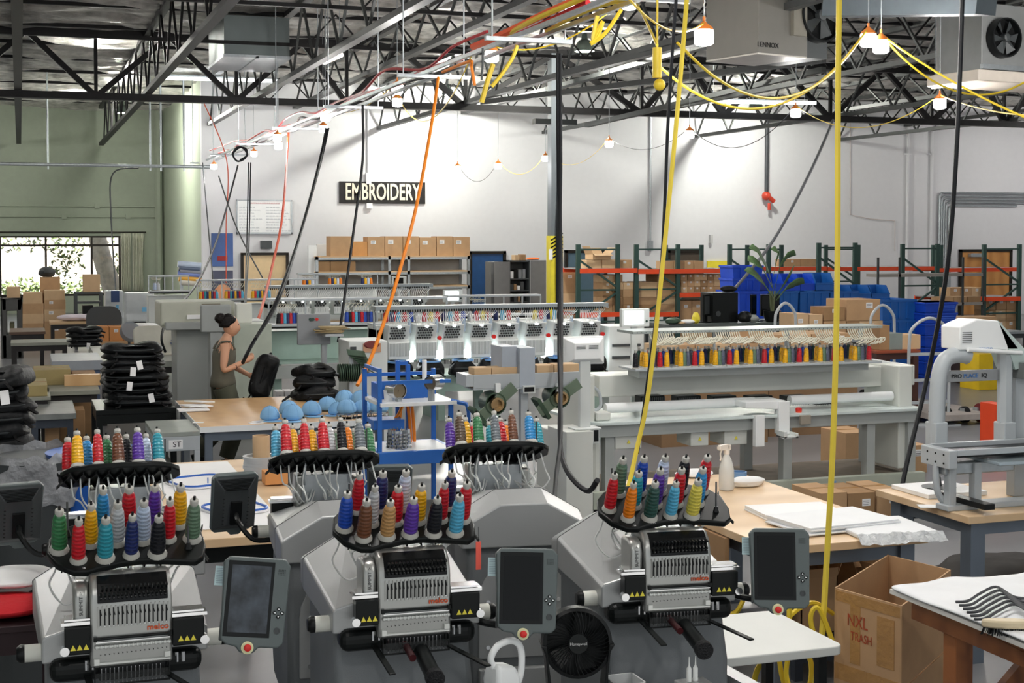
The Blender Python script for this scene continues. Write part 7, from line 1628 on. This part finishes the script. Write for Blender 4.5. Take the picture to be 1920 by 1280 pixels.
grid('on the grey boltless shelf', 1765,1840,556,568, 28.6, 3, 1, .4, 10, .0)
grid('under the middle deck, low', 1276,1365,563,600, YR+.1, 4, 2, .5, 11, .6, .3, zbase=.001)
carton('open carton standing on the first rack top deck', xy(1112,YR+.3), xy(1145,YR+.3), YR+.3, YR+.8, zy(1130,487,YR+.3)+.002, zy(1130,476,YR+.3), CARDL, 0, True)
for k in range(2): pb('brown_roll_stack', 'flat brown paper bundle, %s, on the right grey shelf' % ('upper' if k else 'lower'), 'paper bundle', 1800-5*k, 609-14*k, 1868, 621-14*k, 24.5, .5, CARD)
tb = table('work_table', 'table with brown paper bundles at the far right', xy(1790,24.4), xy(1925,24.4), 24.3, 25.4, zy(1850,622,24.4), STEEL, DGREY, .05, .05)
# ================================================================ blue bins
def tote(lab, px0, px1, y0, y1, Y, dep=.4, m=BLUEBIN, zb=None, group='blue totes'):
    a = atY(px0,y0,Y); b = atY(px1,y1,Y); zb_ = b.z if zb is None else zb; h = a.z-zb_; w = (b.x-a.x)/2
    t = thing('plastic_tote', lab, 'tote', ((a.x+b.x)/2,Y,zb_), 0, group)
    o = MB(); o.loft([[(-w*.9,.03,0),(w*.9,.03,0),(w*.9,dep-.03,0),(-w*.9,dep-.03,0)],[(-w*.97,.01,h),(w*.97,.01,h),(w*.97,dep-.01,h),(-w*.97,dep-.01,h)],[(-w*.93,.02,h),(w*.93,.02,h),(w*.93,dep-.02,h),(-w*.93,dep-.02,h)],[(-w*.87,.04,.02),(w*.87,.04,.02),(w*.87,dep-.04,.02),(-w*.87,dep-.04,.02)]]); o.build('tote_body', m, t)
    o = MB()
    o.box(-w,w,-.005,.015,h-.04,h); o.box(-w,w,dep-.015,dep+.005,h-.04,h); o.box(-w,-w+.02,0,dep,h-.04,h); o.box(w-.02,w,0,dep,h-.04,h); o.build('rim', m, t)
    for s in (-.45,.0,.45): MB().box(w*s-.012,w*s+.012,-.004,.03,h*.1,h-.04).build('rib', m, t)
    return t
def stackbin(lab, px0, px1, y0, y1, Y, m=BLUEBIN2, dep=.5, zb=None):
    a = atY(px0,y0,Y); b = atY(px1,y1,Y); zb_ = b.z if zb is None else zb; h = a.z-zb_; w = (b.x-a.x)/2
    t = thing('stack_bin', lab, 'bin', ((a.x+b.x)/2,Y,zb_), 0, 'blue stacking bins')
    prof = [(0,0),(dep,0),(dep,h),(dep*.25,h),(0,h*.45)]
    MB().prism(prof, 'X', -w, -w+.012).build('side_wall', m, t); MB().prism(prof, 'X', w-.012, w).build('side_wall', m, t)
    o = MB(); o.box(-w,w,dep-.012,dep,0,h); o.box(-w,w,0,dep,0,.012); o.box(-w,w,-.006,.01,0,h*.42); o.box(-w,w,-.02,.0,h*.36,h*.44); o.build('bin_body', m, t); return t
YBn = 25.0; zC = zy(1450,618,YBn)
for k, (p0,p1) in enumerate(((1386,1440),(1442,1498),(1500,1556),(1557,1610))): tote('large dark blue tote, %s from the left in the long row behind the computers' % ORD[k], p0,p1,546,618, YBn, 1.0, BLUEBIN2 if k else BLUEBIN)
zz = zy(1450,546,YBn)
tote('bright blue tote, lower of two above the tower computer', 1374,1428,522,546, YBn+.1, .6, zb=zz)
tote('bright blue tote, upper of two above the tower computer', 1374,1432,498,521, YBn+.1, .6, zb=zy(1400,522,YBn+.1))
for k, (p0,p1,y0) in enumerate(((1441,1470,514),(1471,1500,514),(1501,1528,514))): stackbin('blue stacking bin behind the plant, %s from the left' % ORD[k], p0,p1,y0,546, YBn+.15, BLUEBIN, zb=zz)
stackbin('tall dark blue stacking bin right of the plant', 1530,1563,512,546, YBn+.1, zb=zz)
for k, (p0,p1) in enumerate(((1572,1599),(1601,1633),(1635,1668))): stackbin('low dark blue stacking bin, %s from the left, above the big open carton' % ORD[k], p0,p1,535,562, YBn+.1, zb=zy(1600,562,YBn+.1))
b = table('bench', 'dark bench under the long row of blue totes', xy(1380,YBn), xy(1672,YBn), YBn-.05, YBn+1.1, zC, DGREY, DGREY, .05, .06)
tag(MB().box(xy(1612,YBn), xy(1672,YBn), YBn, YBn+.9, zC+.001, zy(1600,562,YBn+.1)-.002).build('blue_crate', BLUEBIN2, bevel=.01), 'closed dark blue crate under the low stacking bins', 'crate')
YD = 20.8
for k, (p0,p1,y0,y1) in enumerate(((1654,1719,601,660),(1654,1719,562,600))): tote('mid blue tote, %s, left of the tall nested stack' % ('lower of two' if k == 0 else 'upper of two'), p0,p1,y0,y1, YD+.3, .8, BLUEBIN2, zb=(.72 if k == 0 else zy(1690,601,YD+.3)))
tag(MB().box(xy(1654,YD+.3), xy(1719,YD+.3), YD+.32, YD+1.1, 0, .718).build('crate_base', BLUEBIN2, bevel=.01), 'blue base crate under the two mid blue totes', 'crate')
ys = [725,702,676,650,628,606,586,566]; zprev = 0.001
for k in range(7):
    zt_ = zy(1770, ys[k+1], YD); tote('bright blue tote, %s from the bottom of the tall nested stack' % ORD[k], 1742,1798,0,0, YD, .6, BLUEBIN) if 0 else None
    a = xy(1735,YD); b = xy(1797,YD); w = (b-a)/2; h = zt_-zprev-.004; t = thing('plastic_tote', 'bright blue tote, %s from the bottom of the tall nested stack' % ORD[k], 'tote', ((a+b)/2, YD, zprev), 0, 'blue totes')
    MB().loft([[(-w*.88,.03,0),(w*.88,.03,0),(w*.88,.57,0),(-w*.88,.57,0)],[(-w*.97,.01,h),(w*.97,.01,h),(w*.97,.59,h),(-w*.97,.59,h)]]).build('tote_body', BLUEBIN, t); MB().box(-w,w,-.01,.61,h-.035,h).build('rim', BLUEBIN, t, bevel=.004)
    for s in range(3): MB().box(-w*.1,w*.8,-.002,.02,h*(.2+.2*s),h*(.26+.2*s)).build('rib', mat('light_blue_rib', S(70,120,226), .4), t)
    zprev = zt_
# ================================================================ computer bench, plant
Yp = 22.5; zp = zy(1380,604,Yp)
table('bench', 'dark grey bench with computers above the right cone shelf', xy(1240,Yp), xy(1505,Yp), Yp-.3, Yp+.8, zp, mat('slate_bench', S(86,94,92), .5), DGREY, .06, .06)
a = atY(1337,549,Yp); b = atY(1385,603,Yp); t = thing('tower_computer', 'black tower computer on the dark bench', 'computer', (a.x,Yp,zp)); w = b.x-a.x; h = a.z-zp
MB().box(0,w*.62,0,.02,0,h).build('front_panel', BLACKM, t); MB().box(0,w,.02,.5,0,h).build('tower_case', BLACK, t, bevel=.01); MB().cyl((w*.2,-.01,h*.3),(w*.2,.0,h*.3),.05,n=10).build('emblem', DGREY, t)
crumple('headset', 'black headset lying on the tower computer', 'headset', (a.x+w*.8,Yp+.2,a.z+.001), (.35,.2,.12), RUBBER, 13)
def mon(lab, px0, px1, y0, y1, Y, rz=0, back=True):
    a = atY(px0,y0,Y); b = atY(px1,y1,Y); t = thing('monitor', lab, 'monitor', ((a.x+b.x)/2,Y,zp), rz); w = (b.x-a.x)/2; z0 = b.z-zp; z1 = a.z-zp
    MB().box(-w,w,0,.04,z0,z1).build('screen_casing', BLACKM, t, bevel=.006); MB().box(-w*.9,w*.9,-.004,.0,z0+.03,z1-.03).build('screen_glass', GLASSB if back else DGREY, t)
    MB().box(-.04,.04,.02,.06,0,z0+.05).build('stand', BLACK, t); MB().box(-.15,.15,-.08,.12,0,.015).build('foot', BLACK, t)
mon('grey tilted monitor left of the tower computer', 1318,1334,552,592, Yp+.1, .5, False); mon('black monitor edge right of the tower computer', 1408,1420,552,590, Yp+.1, .3); mon('black monitor seen from behind, beside the plant', 1427,1462,552,592, Yp+.15)
for k, (px,w,h,m_) in enumerate(((1262,.3,.12,GREENM),(1290,.3,.08,PAPER),(1305,.12,.2,YELLOW),(1352+45,.3,.2,BLACK),(1412,.25,.14,mat('pale_tray', S(160,164,160), .5)),(1275,.2,.05,CARDL))):
    crumple('desk_clutter', 'desk item heap, %s from the list of heaps on the dark bench' % ORD[k] if 0 else ['green box heap at the left end of the dark bench','white paper heap left of the tilted monitor','yellow tape dispenser left of the tilted monitor','black cable heap right of the tower computer','pale tray in front of the black monitors','tan folder beside the green heap'][k], 'desk item', (xy(px,Yp-.15), Yp-.15+.0*k, zp+.001), (w,.25,h), m_, 70+k)
t = thing('potted_plant', 'leafy green plant in a dark pot on the bench', 'plant', (xy(1448,Yp-.1),Yp-.1,zp))
MB().lathe([(.11,0),(.15,.1),(.16,.2),(.14,.2),(.13,.16)], n=16).build('pot', BLACKM, t, smooth=True)
PL = mat('plant_leaf', S(92,122,78), .5, var=.2)
P0 = Vector((xy(1448,Yp-.1),Yp-.1,zp))
for k, px in enumerate((1444,1448,1453)): v = atY(px,545,Yp-.1)-P0; MB().tube([(0.01*k,0,.15),(v.x*.6,0,v.z*.5),(v.x,0,v.z)], .016, 6).build('stem', mat('plant_stem', S(96,104,70), .6), t, smooth=True)
for k, pts in enumerate((((1450,545),(1441,508),(1420,468),(1405,466)),((1452,545),(1462,500),(1478,478),(1492,479)),((1450,560),(1430,530),(1412,512),(1396,508)),((1452,560),(1470,535),(1482,515),(1490,498)),((1450,520),(1456,490),(1462,472),(1446,468)),((1455,565),(1475,540),(1495,530),(1508,532)),((1448,540),(1428,500),(1412,489),(1402,490)))):
    P = [atY(a,b,Yp-.1-.05*(k%3))-P0 for a,b in pts]; o = MB(); vs = []; n = 8
    for i in range(n+1):
        s = i/n*(len(P)-1); j = min(int(s), len(P)-2); p = P[j].lerp(P[j+1], s-j); d = (P[j+1]-P[j]).normalized(); sd = Vector((d.z*.5,.75,-d.x*.5)).normalized(); w = .17*math.sin(math.pi*min(1,max(.04,(i/n-.2)/.8)))+.006
        vs += [p-sd*w+Vector((0,0,.02)), p, p+sd*w+Vector((0,0,.02))]
    f = []
    for i in range(n): f += [(3*i,3*i+1,3*i+4,3*i+3),(3*i+1,3*i+2,3*i+5,3*i+4)]
    ob = o.mesh(vs, f).build('leaf', PL, t, smooth=True); ob.modifiers.new('s','SOLIDIFY').thickness = .004
# cartons right of the plant
Yq = 19.0; zq = zy(1560,636,Yq)
table('bench', 'bench under the big open carton right of the plant', xy(1480,Yq), xy(1662,Yq), Yq-.1, Yq+.9, zq, STEEL, DGREY, .05, .06)
pcarton('large open carton with white label right of the right yellow strap', 1588,562,1650,601, Yq, .6, CARD, z0=zy(1620,601,Yq), tagp=2)
pcarton('carton with white label face under the large open carton', 1612,602,1655,636, Yq, .6, CARDL, z0=zq+.001, tagp=3)
pcarton('brown carton left of the label faced carton', 1588,602,1611,636, Yq, .6, CARDD, z0=zq+.001, tape=False)
pcarton('small brown carton with white flap beside the right yellow strap', 1545,576,1584,601, Yq, .4, CARDD, z0=zy(1560,601,Yq), tagp=3)
pcarton('low carton under the small white flapped carton', 1545,602,1586,636, Yq, .5, CARD, z0=zq+.001, tape=False)
pcarton('white printed flat carton left of the white flapped carton', 1486,588,1516,636, Yq, .4, CARDL, z0=zq+.001, tagp=3)
pcarton('white printed flat carton nearer the white flapped carton', 1518,590,1542,636, Yq, .4, CARDL, z0=zq+.001, tagp=3)
grid('behind the cone tubes of the long machine', 1240,1436,622,668, 15.5, 6, 2, .5, 31, .2, .3, zbase=None)
grid('behind the right cone tubes, by the strap', 1446,1600,626,690, 15.9, 4, 2, .5, 33, .3, .2, zbase=None)
tag(MB().box(xy(1440,15.9), xy(1606,15.9), 15.85, 16.5, 0, zy(1520,690,15.9)).build('carton_platform', mat('wood_platform', S(140,110,80), .7)), 'wooden platform carrying cartons behind the right cone tubes', 'platform')
tag(MB().box(xy(1238,15.5), xy(1438,15.5), 15.45, 16.1, 0, zy(1340,668,15.5)).build('carton_platform', mat('wood_platform', S(140,110,80), .7)), 'wooden platform carrying cartons behind the cone tubes', 'platform')
for k, (p0,p1,y0,y1,Y,m_) in enumerate(((1586,1637,812,866,13.0,CARD),(1662,1700,808,880,13.2,CARDD),(1690,1738,836,890,12.9,CARD))): pcarton(['big tan carton seen under the long machine table','dark carton beneath the right end of the long machine','carton nearest the right tower foot under the long machine'][k], p0,y0,p1,y1,Y,.5,m_,z0=.001,tagp=2 if k else 0)
for k, (p0,p1,y0) in enumerate(((1540,1588,925),(1590,1640,925),(1645,1688,920),(1690,1712,925))): pcarton('floor carton before the long machine base, %s from the left' % ORD[k], p0,y0,p1,1000, 10.6,.5,CARDD if k % 2 else CARD,z0=.001,tagp=2 if k in (1,2) else 0)
t = thing('floor_mat_beam', 'black steel beam lying behind the right wood table', 'beam', (xy(1700,10.4),10.4,0)); MB().box(0,2.2,0,.12,.1,.32).build('beam', BLACKM, t); MB().box(0,.1,0,.12,0,.1).build('foot', BLACKM, t); MB().box(2.1,2.2,0,.12,0,.1).build('foot', BLACKM, t)
# red brown desk with boxes
Yd = 16.8; zd = zy(1700,656,Yd)
table('desk', 'red brown desk behind the right end of the long machine', xy(1645,Yd), xy(1728,Yd), Yd, Yd+.8, zd, mat('red_brown_veneer', S(150,72,44), .35), mat('dark_veneer', S(70,36,28), .5), .04, .08)
for k, (p0,p1,y0,m_) in enumerate(((1668,1692,625,mat('grey_green_tin', S(130,140,136), .4)),(1692,1726,628,CARDL),(1650,1668,610,CARDD))): pcarton(['grey tin box on the red brown desk','printed carton pile on the red brown desk','dark carton at the left end of the red brown desk'][k], p0,y0,p1,655,Yd+.1,.35,m_,z0=zd+.001,tape=False,tagp=0)
# hand truck and flatbed cart
def handtruck(lab, px, ytop, ybot, wpx, Y):
    a = atY(px,ytop,Y); w = wpx/2*(a.x-xy(px-1,Y)); t = thing('hand_truck', lab, 'hand truck', (a.x,Y,0)); zt = a.z
    MB().tube([(-w,0,.1),(-w,0,zt-.35),(-w*.8,0,zt-.12),(0,0,zt),(w*.8,0,zt-.12),(w,0,zt-.35),(w,0,.1)], .022, 8).build('frame', GREYM, t, smooth=True)
    o = MB()
    for z in (.3,.6,.95): o.box(-w,w,-.012,.012,z-.02,z+.02)
    o.build('cross_bars', GREYM, t); o = MB(); o.cyl((-w-.06,.1,.11),(-w+.0,.1,.11),.11,n=16); o.cyl((w,.1,.11),(w+.06,.1,.11),.11,n=16); o.build('wheels', RUBBER, t); MB().box(-w,w,-.28,0,0,.02).build('toe_plate', GREYM, t)
handtruck('grey hand truck with arched handle before the tall blue stack', 1743, 596, 760, 36, 16.2)
handtruck('slim hand truck with arched handle right of the cartons', 1655, 572, 700, 26, 18.4)
handtruck('small hand truck by the white printed cartons', 1473, 568, 640, 26, 18.6)
Yf_ = 15.9; a = atY(1762,779,Yf_); b = atY(1873,779,Yf_); t = thing('flatbed_cart', 'flat platform cart with wheels on the open floor at right', 'cart', ((a.x+b.x)/2,Yf_,0)); w = (b.x-a.x)/2; z = a.z
MB().box(-w,w,0,4.2,z-.08,z).build('platform', mat('worn_platform', S(164,156,150), .5, var=.12), t, bevel=.004)
o = MB()
for x in (-w*.72,w*.3):
    for y in (.3,3.8): o.cyl((x-.03,y,.11),(x+.03,y,.11),.11,n=18)
o.build('wheels', RUBBER, t); o = MB(); o.cyl((w*.72,.25,.13),(w*.78,.25,.13),.13,n=18); ob = o.build('red_wheel', mat('dark_red_wheel', S(110,30,34), .4), t)
o = MB()
for x in (-w*.72,w*.3,w*.75): o.box(x-.04,x+.04,.25,.35,.2,z-.08); o.box(x-.04,x+.04,3.75,3.85,.1,z-.08)
o.build('brackets', STEEL, t)
pb('yellow_bin', 'yellow bin behind the press crossbar at right', 'bin', 1836,664,1876,712, 19.5, .5, mat('deep_yellow', S(226,190,20), .5), True)
pb('shelf_cabinet', 'dark open cabinet behind the yellow bin', 'cabinet', 1800,650,1880,700, 20.5, .5, mat('dark_brown_cabinet', S(70,56,48), .6), True)
pb('red_bin', 'orange red bin at the right edge behind the press', 'bin', 1891,762,1912,822, 13.2, .5, mat('orange_red_bin', S(220,70,30), .5), True)
pb('tall_brown_board', 'tall brown cardboard panel at the right edge', 'board', 1906,690,1935,830, 13.9, .1, CARDD, True)
crumple('dark_sacks', 'dark heap of rubber sheets on the floor at the right edge', 'heap', atZ(1880,1045,.2), (1.3,.9,.2), mat('dark_sheet', S(52,50,48), .8, var=.2), 44, 16)
bpy.data.objects['dark_sacks'].location.z = -.2
# ================================================================ far left area
Yw_ = 34.0
for k, (p0,y0,p1,y1,lab,tg) in enumerate(((83,602,124,626,'bottom of the right stack',3),(83,580,123,602,'third from the top of the right stack',1),(83,562,123,580,'second from the top of the right stack',1),(83,545,122,562,'top of the right stack',0),(42,606,82,626,'bottom of the left stack',0),(42,588,82,606,'second from the bottom of the left stack',0),(42,569,82,588,'third from the bottom of the left stack',0),(43,549,80,569,'top of the left stack',0))):
    b0 = {0:.001,4:.001}.get(k); pcarton('carton before the window, '+lab, p0,y0,p1,y1, Yw_, .7, [CARD,CARDL][k % 2], z0=b0, tagp=tg, tape=False)
pcarton('carton perched behind the two window stacks', 75,520,113,546, Yw_+.75, .6, CARD, z0=.001, tagp=2); crumple('dark_bundle', 'dark bundle on the perched carton before the window', 'bundle', (xy(88,Yw_+1), Yw_+1, zy(88,520,Yw_+.75)+.001), (.4,.4,.25), DGREY, 15)
def rackframe(lab, px0, px1, ytop, Y, shelves, m=DGREY):
    xa, xb = xy(px0,Y), xy(px1,Y); t = thing('frame_rack', lab, 'rack', (xa,Y,0)); W = xb-xa; z = zy(px0,ytop,Y)
    for x in (0,W):
        for y in (0,.6): MB().box(x-.03,x+.03,y-.03,y+.03,0,z).build('post', m, t)
    for s in shelves: MB().box(0,W,0,.6,zy(px0,s,Y)-.04,zy(px0,s,Y)).build('shelf', m, t)
    return zy(px0,shelves[0],Y)
zz = rackframe('dark frame rack before the window holding a carton', 142, 190, 548, 33.0, (548,566,596))
pcarton('carton on the dark frame rack against the window light', 156,515,188,547, 33.1, .5, CARDL, z0=zz+.001, tape=False)
pb('black_crate', 'black crate inside the dark frame rack', 'crate', 155,573,175,596, 33.1, .4, BLACK)
t = thing('embossing_press', 'dark upright press machine at the left edge by the window', 'machine', (xy(2,31),31,0)); W = xy(40,31)-xy(2,31); z = zy(20,560,31)
o = MB(); o.box(0,.1,0,.8,0,z); o.box(W-.1,W,0,.8,0,z); o.box(0,W,0,.8,z-.25,z); o.box(0,W,0,.8,0,.5); o.build('frame', mat('dark_press', S(72,72,70), .5), t, bevel=.02); MB().box(.15,W-.15,.1,.7,.5,z-.5).build('press_head', mat('olive_press', S(120,116,84), .5), t, bevel=.02)
pb('tan_cover', 'tan folded board on top of the dark press', 'board', 12,538,38,558, 31.1, .4, CARDL)
def printer(lab, px0, px1, y0, Y, ybot=640, m=None):
    xa, xb = xy(px0,Y), xy(px1,Y); W = xb-xa; z = zy(px0,y0,Y); t = thing('large_printer', lab, 'printer', (xa,Y,0)); m = m or mat('printer_grey', S(196,200,202), .45)
    MB().prism([(0,.6),(0,z*.62),(.15,z*.7),(.15,z),(.7,z),(.7,.6)], 'X', 0, W).build('printer_body', m, t, bevel=.02); MB().box(.1,W-.1,-.02,.02,z*.55,z*.6).build('paper_slot', BLACK, t)
    MB().mesh([(.1,-.02,z*.55),(W-.1,-.02,z*.55),(W-.1,-.25,z*.35),(.1,-.25,z*.35)], [(0,1,2,3)]).build('paper_sheet', PAPER, t).modifiers.new('s','SOLIDIFY').thickness = .01
    for x in (.1,W-.1): MB().box(x-.06,x+.06,.1,.6,0,.6).build('leg', DGREY, t)
    MB().box(W*.55,W*.7,-.03,.0,z*.74,z*.8).build('display', mat('blue_display', S(120,190,230), .3), t)
printer('white large format printer with blue banner near the curtain', 198, 232, 546, 30)
printer('white wide printer left of the farther machines', 236, 290, 550, 29)
pb('blue_banner', 'small dark blue poster leaning on the printer', 'poster', 208,545,224,566, 29.9, .03, mat('navy_print', S(30,60,110), .4))
for o in [bpy.data.objects['blue_banner']]: pass
t = thing('office_chair', 'dark rounded chair back near the far printers', 'chair', (xy(194,26.5),26.5,0)); zc = zy(194,600,26.5)
MB().loft([[(x,0,z) for x,z in rbox(.62,.5,.2,5,0,zc)],[(x*.95,.06,z) for x,z in rbox(.62,.5,.2,5,0,zc)]]).build('backrest', DGREY, t, smooth=True); MB().box(-.27,.27,-.45,.05,.42,.5).build('seat', DGREY, t, bevel=.02); MB().cyl((0,-.2,.05),(0,-.2,.42),.04).build('column', BLACK, t); MB().lathe([(.28,0),(.05,.06)], n=5, M=Matrix.Translation((0,-.2,0))).build('base', BLACK, t)
# vinyl rolls on the wall rack
for k, (y, m_, l) in enumerate(((495,mat('white_blue_roll', S(200,214,236), .4),'pale'),(502,mat('slate_roll', S(90,104,130), .4),'slate'),(508,mat('grey_roll', S(140,144,156), .4),'grey'),(513,mat('periwinkle_roll', S(120,140,206), .4),'periwinkle'),(521,mat('yellow_roll', S(236,176,60), .4),'yellow'),(528,mat('cream_roll', S(220,214,200), .4),'cream'))):
    a = atY(333+2*(k % 3),y,33); b = atY(377-(k % 2)*3,y+3,33); tag(MB().cyl(a,(b.x,33,b.z),.075,n=14).build('vinyl_roll', m_, smooth=True), l+' vinyl roll on the wall rack by the corner', 'roll', 'vinyl rolls')
a = atY(336,532,33.1); t = thing('roll_rack', 'grey rack holding the vinyl rolls by the corner', 'rack', (a.x,33.12,0))
for dx in (.05,.45): MB().box(dx,dx+.04,0,.04,0,zy(340,492,33.1)).build('post', STEEL, t)
# tables and clutter, left middle
TG = mat('worn_grey_green_top', S(150,152,140), .5, var=.08); DK2 = mat('dark_leg', S(54,52,52), .5)
def ftab(lab, px0, px1, yf, z, dep, top, leg=DK2, th=.05, shelf=None):
    pm = (px0+px1)/2; Y = atZ(pm,yf,z).y; return table('work_table', lab, xy(px0,Y), xy(px1,Y), Y, Y+dep, z, top, leg, th, .06, shelf=shelf), Y
t_, Y1 = ftab('dark topped folding table before the window cartons', 16, 84, 622, .75, 1.2, mat('dark_brown_top', S(96,72,56), .5))
t_, Y2 = ftab('light table with white crumpled cloth, left of the printers', 92, 215, 603, .8, .9, CARDL)
for k, px in enumerate((140,168,196)): crumple('cloth_heap', 'white and mauve cloth heap, %s from the left on the light table' % ORD[k], 'cloth', (xy(px,Y2+.3),Y2+.35,.801), (.75,.5,.14), mat('white_mauve_cloth', S(222,212,220), .8, var=.1), 80+k)
t_, Y3 = ftab('long low grey green table, left, before the dark topped one', 18, 128, 642, .8, .8, TG)
t_, Y4 = ftab('table with taped orange cartons behind the tall pile', 176, 256, 640, .7, .8, CARD)
for k in range(3): carton('taped orange carton, %s from the left, on the far table behind the tall pile' % ORD[k], xy(178+26*k,Y4+.1), xy(203+26*k,Y4+.1), Y4+.1, Y4+.6, .701, .95, mat('orange_board', S(204,140,84), .8), 0, False, 3 if k else 0)
t_, Y5 = ftab('wood topped desk with drawers, right of the white clothed table', 240, 300, 618, .85, .9, WOOD)
crumple('paper_heap', 'white paper heap on the wood topped desk at far left', 'papers', (xy(268,Y5+.3),Y5+.4,.851), (.7,.4,.1), PAPER, 90)
t_, Y6 = ftab('long grey table behind the tall backpack pile', 185, 400, 677, .85, 3.0, mat('pale_grey_top', S(170,172,164), .5), th=.08)
p = atZ(300,668,.85); t = thing('white_case', 'pale folded garment cover standing on the long grey table', 'cover', (p.x,p.y+.2,.851), .1); MB().prism(rbox(.62,.5,.1,4,0,.25), 'Y', 0, .08).build('cover', mat('cream_cover', S(206,204,192), .6), t, bevel=.02).rotation_euler = (R(-35),0,0)
p = atZ(341,664,.85)
for k in range(6): tag(MB().cbox((0,0,0),(.34,.26,.03),(0,0,.2*(k % 3))).build('plastic_pack', mat('glossy_blue_plastic', S(30,84,180), .12, bump=1, bscale=20), loc=(p.x,p.y+.2,.868+.034*k)), 'glossy blue plastic pack, %s from the bottom of its stack' % ORD[k], 'pack', 'blue packs')
p = atZ(245,652,.85); t = thing('desk_fan', 'small grey fan behind the tall backpack pile', 'fan', (p.x,p.y+.3,.851)); MB().lathe([(.15,0),(.16,.05),(.15,.1)], n=20, M=Matrix.Translation((0,0,.2)) @ Euler((R(60),0,R(20))).to_matrix().to_4x4()).build('fan_cage', mat('translucent_grey', S(130,138,146), .3, alpha=.7), t, smooth=True); MB().lathe([(.09,0),(.02,.03),(.02,.18)], n=12).build('fan_stand', DGREY, t)
t_, Y7 = ftab('wide pale green table left of the tall pile', 56, 185, 733, .8, 1.6, TG)
carton('long flat carton on the wide pale green table', xy(60,Y7+.7), xy(130,Y7+.7), Y7+.7, Y7+1.3, .801, .98, mat('olive_board', S(160,144,98), .8), 0, False, 0)
tag(MB().box(xy(118,Y7+.5), xy(186,Y7+.5), Y7+.5, Y7+.62, .801, .93).build('timber_block', WOOD, bevel=.004), 'orange timber length on the wide pale green table', 'timber')
t_, Y8 = ftab('blue edged grey platen table behind the wide table', 95, 190, 676, 1.0, 1.2, mat('blue_grey_platen', S(150,156,164), .4), mat('blue_steel_leg', S(74,90,120), .5), th=.12)
t_, Y9 = ftab('dark blue framed table low at left by the pile', 50, 140, 776, .72, 1.2, mat('scratched_grey_top', S(126,130,128), .4, var=.15), DBLUE, th=.06)
for k, (p0,p1,y0,y1,Y,m_) in enumerate(((85,112,800,860,Y9+.3,CARD),(112,160,770,860,Y9+1.0,CARDD),(135,180,700,750,Y7+.9,CARDD))): pcarton(['tan carton under the dark blue framed table','brown carton standing behind the dark blue framed table','dark carton under the right end of the wide pale table'][k], p0,y0,p1,y1,Y,.4,m_,z0=.001,tape=False)
carton('open brown carton at the left edge beyond the backpack pile', xy(-20,17.5), xy(38,17.5), 17.5, 18.3, .45, .9, CARD, 0, False, 0)
tag(MB().box(xy(-20,17.5),xy(38,17.5),17.45,18.3,0,.448).build('plinth', DK2), 'dark base under the brown carton at the left edge', 'base')
carton('flat pale carton before the platen table at far left', xy(18,16.2), xy(86,16.2), 16.2, 17.0, .801, .92, mat('olive_board', S(160,144,98), .8), 0, False, 0)
table('work_table', 'table under the flat pale carton at far left', xy(10,16.1), xy(92,16.1), 16.1, 17.1, .8, TG, DK2)
# something between machines: long pale tables behind woman
